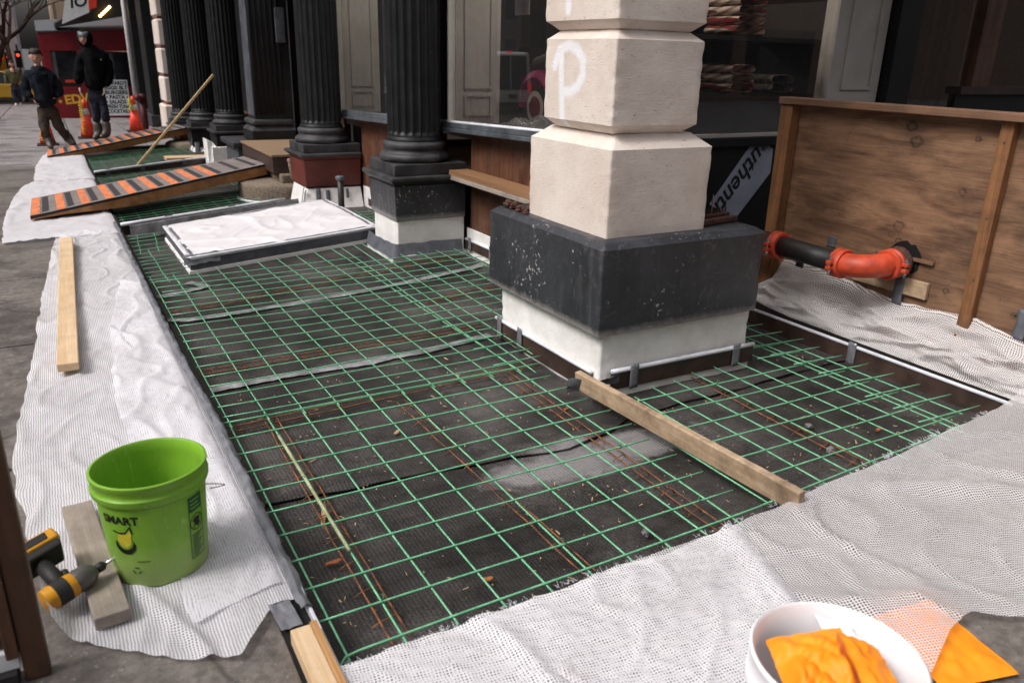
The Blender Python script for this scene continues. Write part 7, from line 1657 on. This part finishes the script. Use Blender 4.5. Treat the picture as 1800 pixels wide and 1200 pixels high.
def car(label, name, ctr, rot, L, W, Hh, paint, kind='car', lights=None, group=None):
    t = thing(name, label, kind, ctr, group); t.rotation_euler = (0, 0, rot)
    van = kind == 'van'
    if van: prof = [(-L / 2, 0.35), (-L / 2 + 0.03, 0.9), (-L / 2 + 0.06, 1.0), (-L / 2 + 0.16, Hh - 0.10), (-L / 2 + 0.28, Hh), (L * 0.22, Hh), (L * 0.34, 1.12), (L / 2 - 0.1, 1.0), (L / 2, 0.8), (L / 2, 0.35)]
    else: prof = [(-L / 2, 0.35), (-L / 2, 0.78), (-L / 2 + 0.1, 0.92), (-L * 0.36, 0.95), (-L * 0.24, Hh - 0.04), (-L * 0.12, Hh), (L * 0.08, Hh), (L * 0.24, 0.95), (L * 0.44, 0.84), (L / 2, 0.7), (L / 2, 0.35)]
    mb = MB(); n = len(prof)
    mb.prism([(-W / 2, a, b) for a, b in prof], (W, 0, 0))
    mb.v = [(x * (1 - 0.10 * sst(0.95, Hh, z)), y_, z) for x, y_, z in mb.v]
    mb.build('body', paint, t, local=True, bevel=0.05, seg=3)
    for wy in (-L * 0.31, L * 0.31):
        for s in (-1, 1):
            mb = MB(); mb.lathe([(0.17, -0.10), (0.31, -0.11), (0.33, -0.08), (0.33, 0.08), (0.31, 0.11), (0.17, 0.10)], (s * (W / 2 - 0.09), wy, 0.33), 24, None, True, Matrix.Rotation(PI / 2, 3, 'Y')); w_ = mb.build('wheel', M['tyre'], t, local=True, smooth=True)
            mb = MB(); mb.lathe([(0.02, -0.112), (0.17, -0.112), (0.17, 0.112), (0.02, 0.112)], (s * (W / 2 - 0.09), wy, 0.33), 16, None, True, Matrix.Rotation(PI / 2, 3, 'Y')); mb.build('rim', M['steel'], w_, local=True)
    k = lambda z: W / 2 * (1 - 0.10 * sst(0.95, Hh, z))
    if van:
        for x0, x1 in ((-W * 0.40, -0.03), (0.03, W * 0.40)):
            mb = MB(); y0, y1 = -L / 2 + 0.055, -L / 2 + 0.15
            mb.prism([(x0 * 0.99, y0 - 0.012, 1.06), (x1 * .99, y0 - 0.012, 1.06), (x1 * 0.93, y1 - 0.012, Hh - 0.16), (x0 * 0.93, y1 - 0.012, Hh - 0.16)], (0, 0.01, 0)); mb.build('rear_window', M['glass_dark'], t, local=True)
        for s in (-1, 1):
            for a, b in ((-L * 0.44, -L * 0.18), (-L * 0.16, L * 0.05), (L * 0.07, L * 0.24)):
                mb = MB(); mb.prism([(s * (k(1.1) + 0.005), a, 1.10), (s * (k(1.1) + 0.005), b, 1.10), (s * (k(Hh - .2) + 0.012), b - 0.04, Hh - 0.2), (s * (k(Hh - .2) + 0.012), a + 0.03, Hh - 0.2)], (s * 0.006, 0, 0)); mb.build('side_window', M['glass_dark'], t, local=True)
            mb = MB(); mb.box(s * W * 0.455 - 0.05, s * W * 0.455 + 0.05, -L / 2 - 0.005, -L / 2 + 0.12, 0.95, 1.38); mb.build('tail_light', emis('brake_light', c(255, 30, 24), 0.7), t, local=True, bevel=0.02)
        mb = MB(); mb.box(-0.12, 0.12, -L / 2 + 0.20, -L / 2 + 0.30, Hh - 0.02, Hh + 0.03); mb.build('high_brake_light', emis('brake_light_high', c(255, 30, 24), 1.2), t, local=True)
        mb = MB(); mb.box(-W / 2 - 0.02, W / 2 + 0.02, -L / 2 - 0.14, -L / 2 + 0.02, 0.36, 0.56); mb.build('bumper', M['tool_black'], t, local=True, bevel=0.03)
        mb = MB(); mb.box(-0.30, 0.12, -L / 2 - 0.02, -L / 2 + 0.03, 0.72, 0.88); mb.build('number_plate', M['tool_black'], t, local=True)
    else:
        for s in (-1, 1):
            mb = MB(); mb.prism([(s * (k(1.0) + 0.004), -L * 0.31, 1.0), (s * (k(1.0) + 0.004), L * 0.20, 1.0), (s * (k(Hh) + 0.012), L * 0.07, Hh - 0.07), (s * (k(Hh) + 0.012), -L * 0.20, Hh - 0.07)], (s * 0.006, 0, 0)); mb.build('side_window', M['glass_dark'], t, local=True)
        mb = MB(); mb.prism([(-W * .4, -L * 0.345, 1.0), (W * .4, -L * 0.345, 1.0), (W * .36, -L * 0.255, Hh - 0.07), (-W * .36, -L * 0.255, Hh - 0.07)], (0, -0.02, 0.0)); mb.build('rear_window', M['glass_dark'], t, local=True)
        for s in (-1, 1): mb = MB(); mb.box(s * W * 0.40 - 0.12, s * W * 0.40 + 0.12, -L / 2 - 0.02, -L / 2 + 0.02, 0.70, 0.85); mb.build('tail_light', emis('tail_light', c(255, 40, 24), 4), t, local=True)
    return t
paintm = lambda n, a: plain(n, a, tuple(q_ * .9 for q_ in a[:3]) + (1,), 3, 0.25, 0, coat=0.5)
car('yellow taxi crossing behind the left worker', 'taxi', (-3.0, 42.5, gy(42) - 0.12), PI / 2, 4.8, 1.9, 1.55, paintm('taxi_yellow', c(240, 196, 60)), 'taxi')
car('pale car waiting at the far left picture edge', 'parked_car', (-4.2, 36.0, gy(36) - 0.12), 0, 4.7, 1.85, 1.5, paintm('pale_green_car', c(200, 214, 196)), 'car')
car('dark car with lit tail lights far down the street', 'parked_car', (-4.0, 66.0, gy(66) - 0.12), 0, 4.7, 1.85, 1.6, paintm('dark_car', c(60, 60, 70)), 'car')
car('silver van with red tail lights seen in the shop window reflection', 'van', (-12.6, 30.6, gy(30.6) - 0.12), 0.0, 5.4, 2.1, 2.6, paintm('silver_van', c(226, 224, 220)), 'van')
car('blue car across the street seen in the shop window reflection', 'parked_car', (-9.0, 36.0, gy(36) - 0.12), 0.0, 4.6, 1.85, 1.5, paintm('blue_car', c(120, 140, 164)), 'car')
def signal(label, x, y, z, side):
    t = thing('traffic_light', label, 'traffic light', (x, y, gy(y)))
    mb = MB(); mb.tube([(x, y, gy(y)), (x, y, z + 0.7)], 0.07, 8); mb.build('pole', M['sill'], t)
    mb = MB(); mb.box(x - 0.2, x + 0.2, y - 0.42, y - 0.1, z - 0.85, z + 0.3); mb.build('housing', M['tool_yellow'] if side else M['tool_black'], t)
    mb = MB(); mb.sphere((x, y - 0.42, z), 0.10, 10, 6, (1, .4, 1)); mb.build('red_lens', emis('red_signal', c(255, 60, 24), 3), t)
signal('traffic light with a glowing red lens at the left picture edge', -2.62, 60, 0.6, True); signal('second red traffic light next to the left edge one', -2.3, 63, 0.64, False); signal('red traffic light above the taxi', -1.78, 66, 0.74, False)
mb = MB(); mb.bar((-1.75, 24, -0.58), (-1.98, 24.3, 0.45), 0.12, 0.05); mb.bar((-2.1, 24.9, -0.6), (-1.98, 24.3, 0.45), 0.12, 0.05); mb.bar((-1.7, 24.0, -0.1), (-2.9, 24.0, -0.1), 0.04, 0.25)
tag(mb.build('blue_barricade', plain('blue_paint', c(40, 60, 170), c(30, 44, 140), 4, 0.5, 0)), 'blue street barricade at the far left picture edge', 'barricade')
# opposite side of the street, seen only mirrored in the glass
ob = thing('brick_row', 'brick building across the street mirrored in the shop windows', 'building', (-20, 30, -1))
mb = MB(); mb.box(-30, -20, -30, 95, -3, 13); mb.build('wall', M['facade_up'], ob)
wsrc = None
for k_ in range(22):
    for j in range(3):
        if wsrc is None:
            mb = MB(); mb.box(-0.05, 0.05, -0.75, 0.75, -1.0, 1.0); wsrc = mb.build('window', M['glass_dark'], ob, local=True); wo = wsrc
        else: wo = share(wsrc, 'window', ob)
        wo.location = (20 - 20 + 0.0, -55 + k_ * 4.2, 4.0 + j * 3.6)
for k_ in range(10):
    mb = MB(); mb.box(-20.06, -19.9, -24 + k_ * 9, -17.5 + k_ * 9, -1.5 + gy(k_ * 9) , 2.0); mb.build('shop_window', M['glass_dark'], ob)

cb = thing('brick_row', 'brick building across the side street behind the viewer', 'building', (3, -22, -0.1))
mb = MB(); mb.box(-14, 140, -32, -22, -0.15, 10); mb.build('wall', M['facade_up'], cb)
for k_ in range(10):
    for j in range(3):
        wo = share(wsrc, 'window', cb); wo.location = (-15 + k_ * 4.2, 0.02, 4.0 + j * 3.6); wo.rotation_euler = (0, 0, PI / 2)
    mb = MB(); mb.box(-13.5 + k_ * 5, -9.4 + k_ * 5, -22.05, -21.9, 0.2, 2.9); mb.build('shop_window', M['glass_dark'], cb)
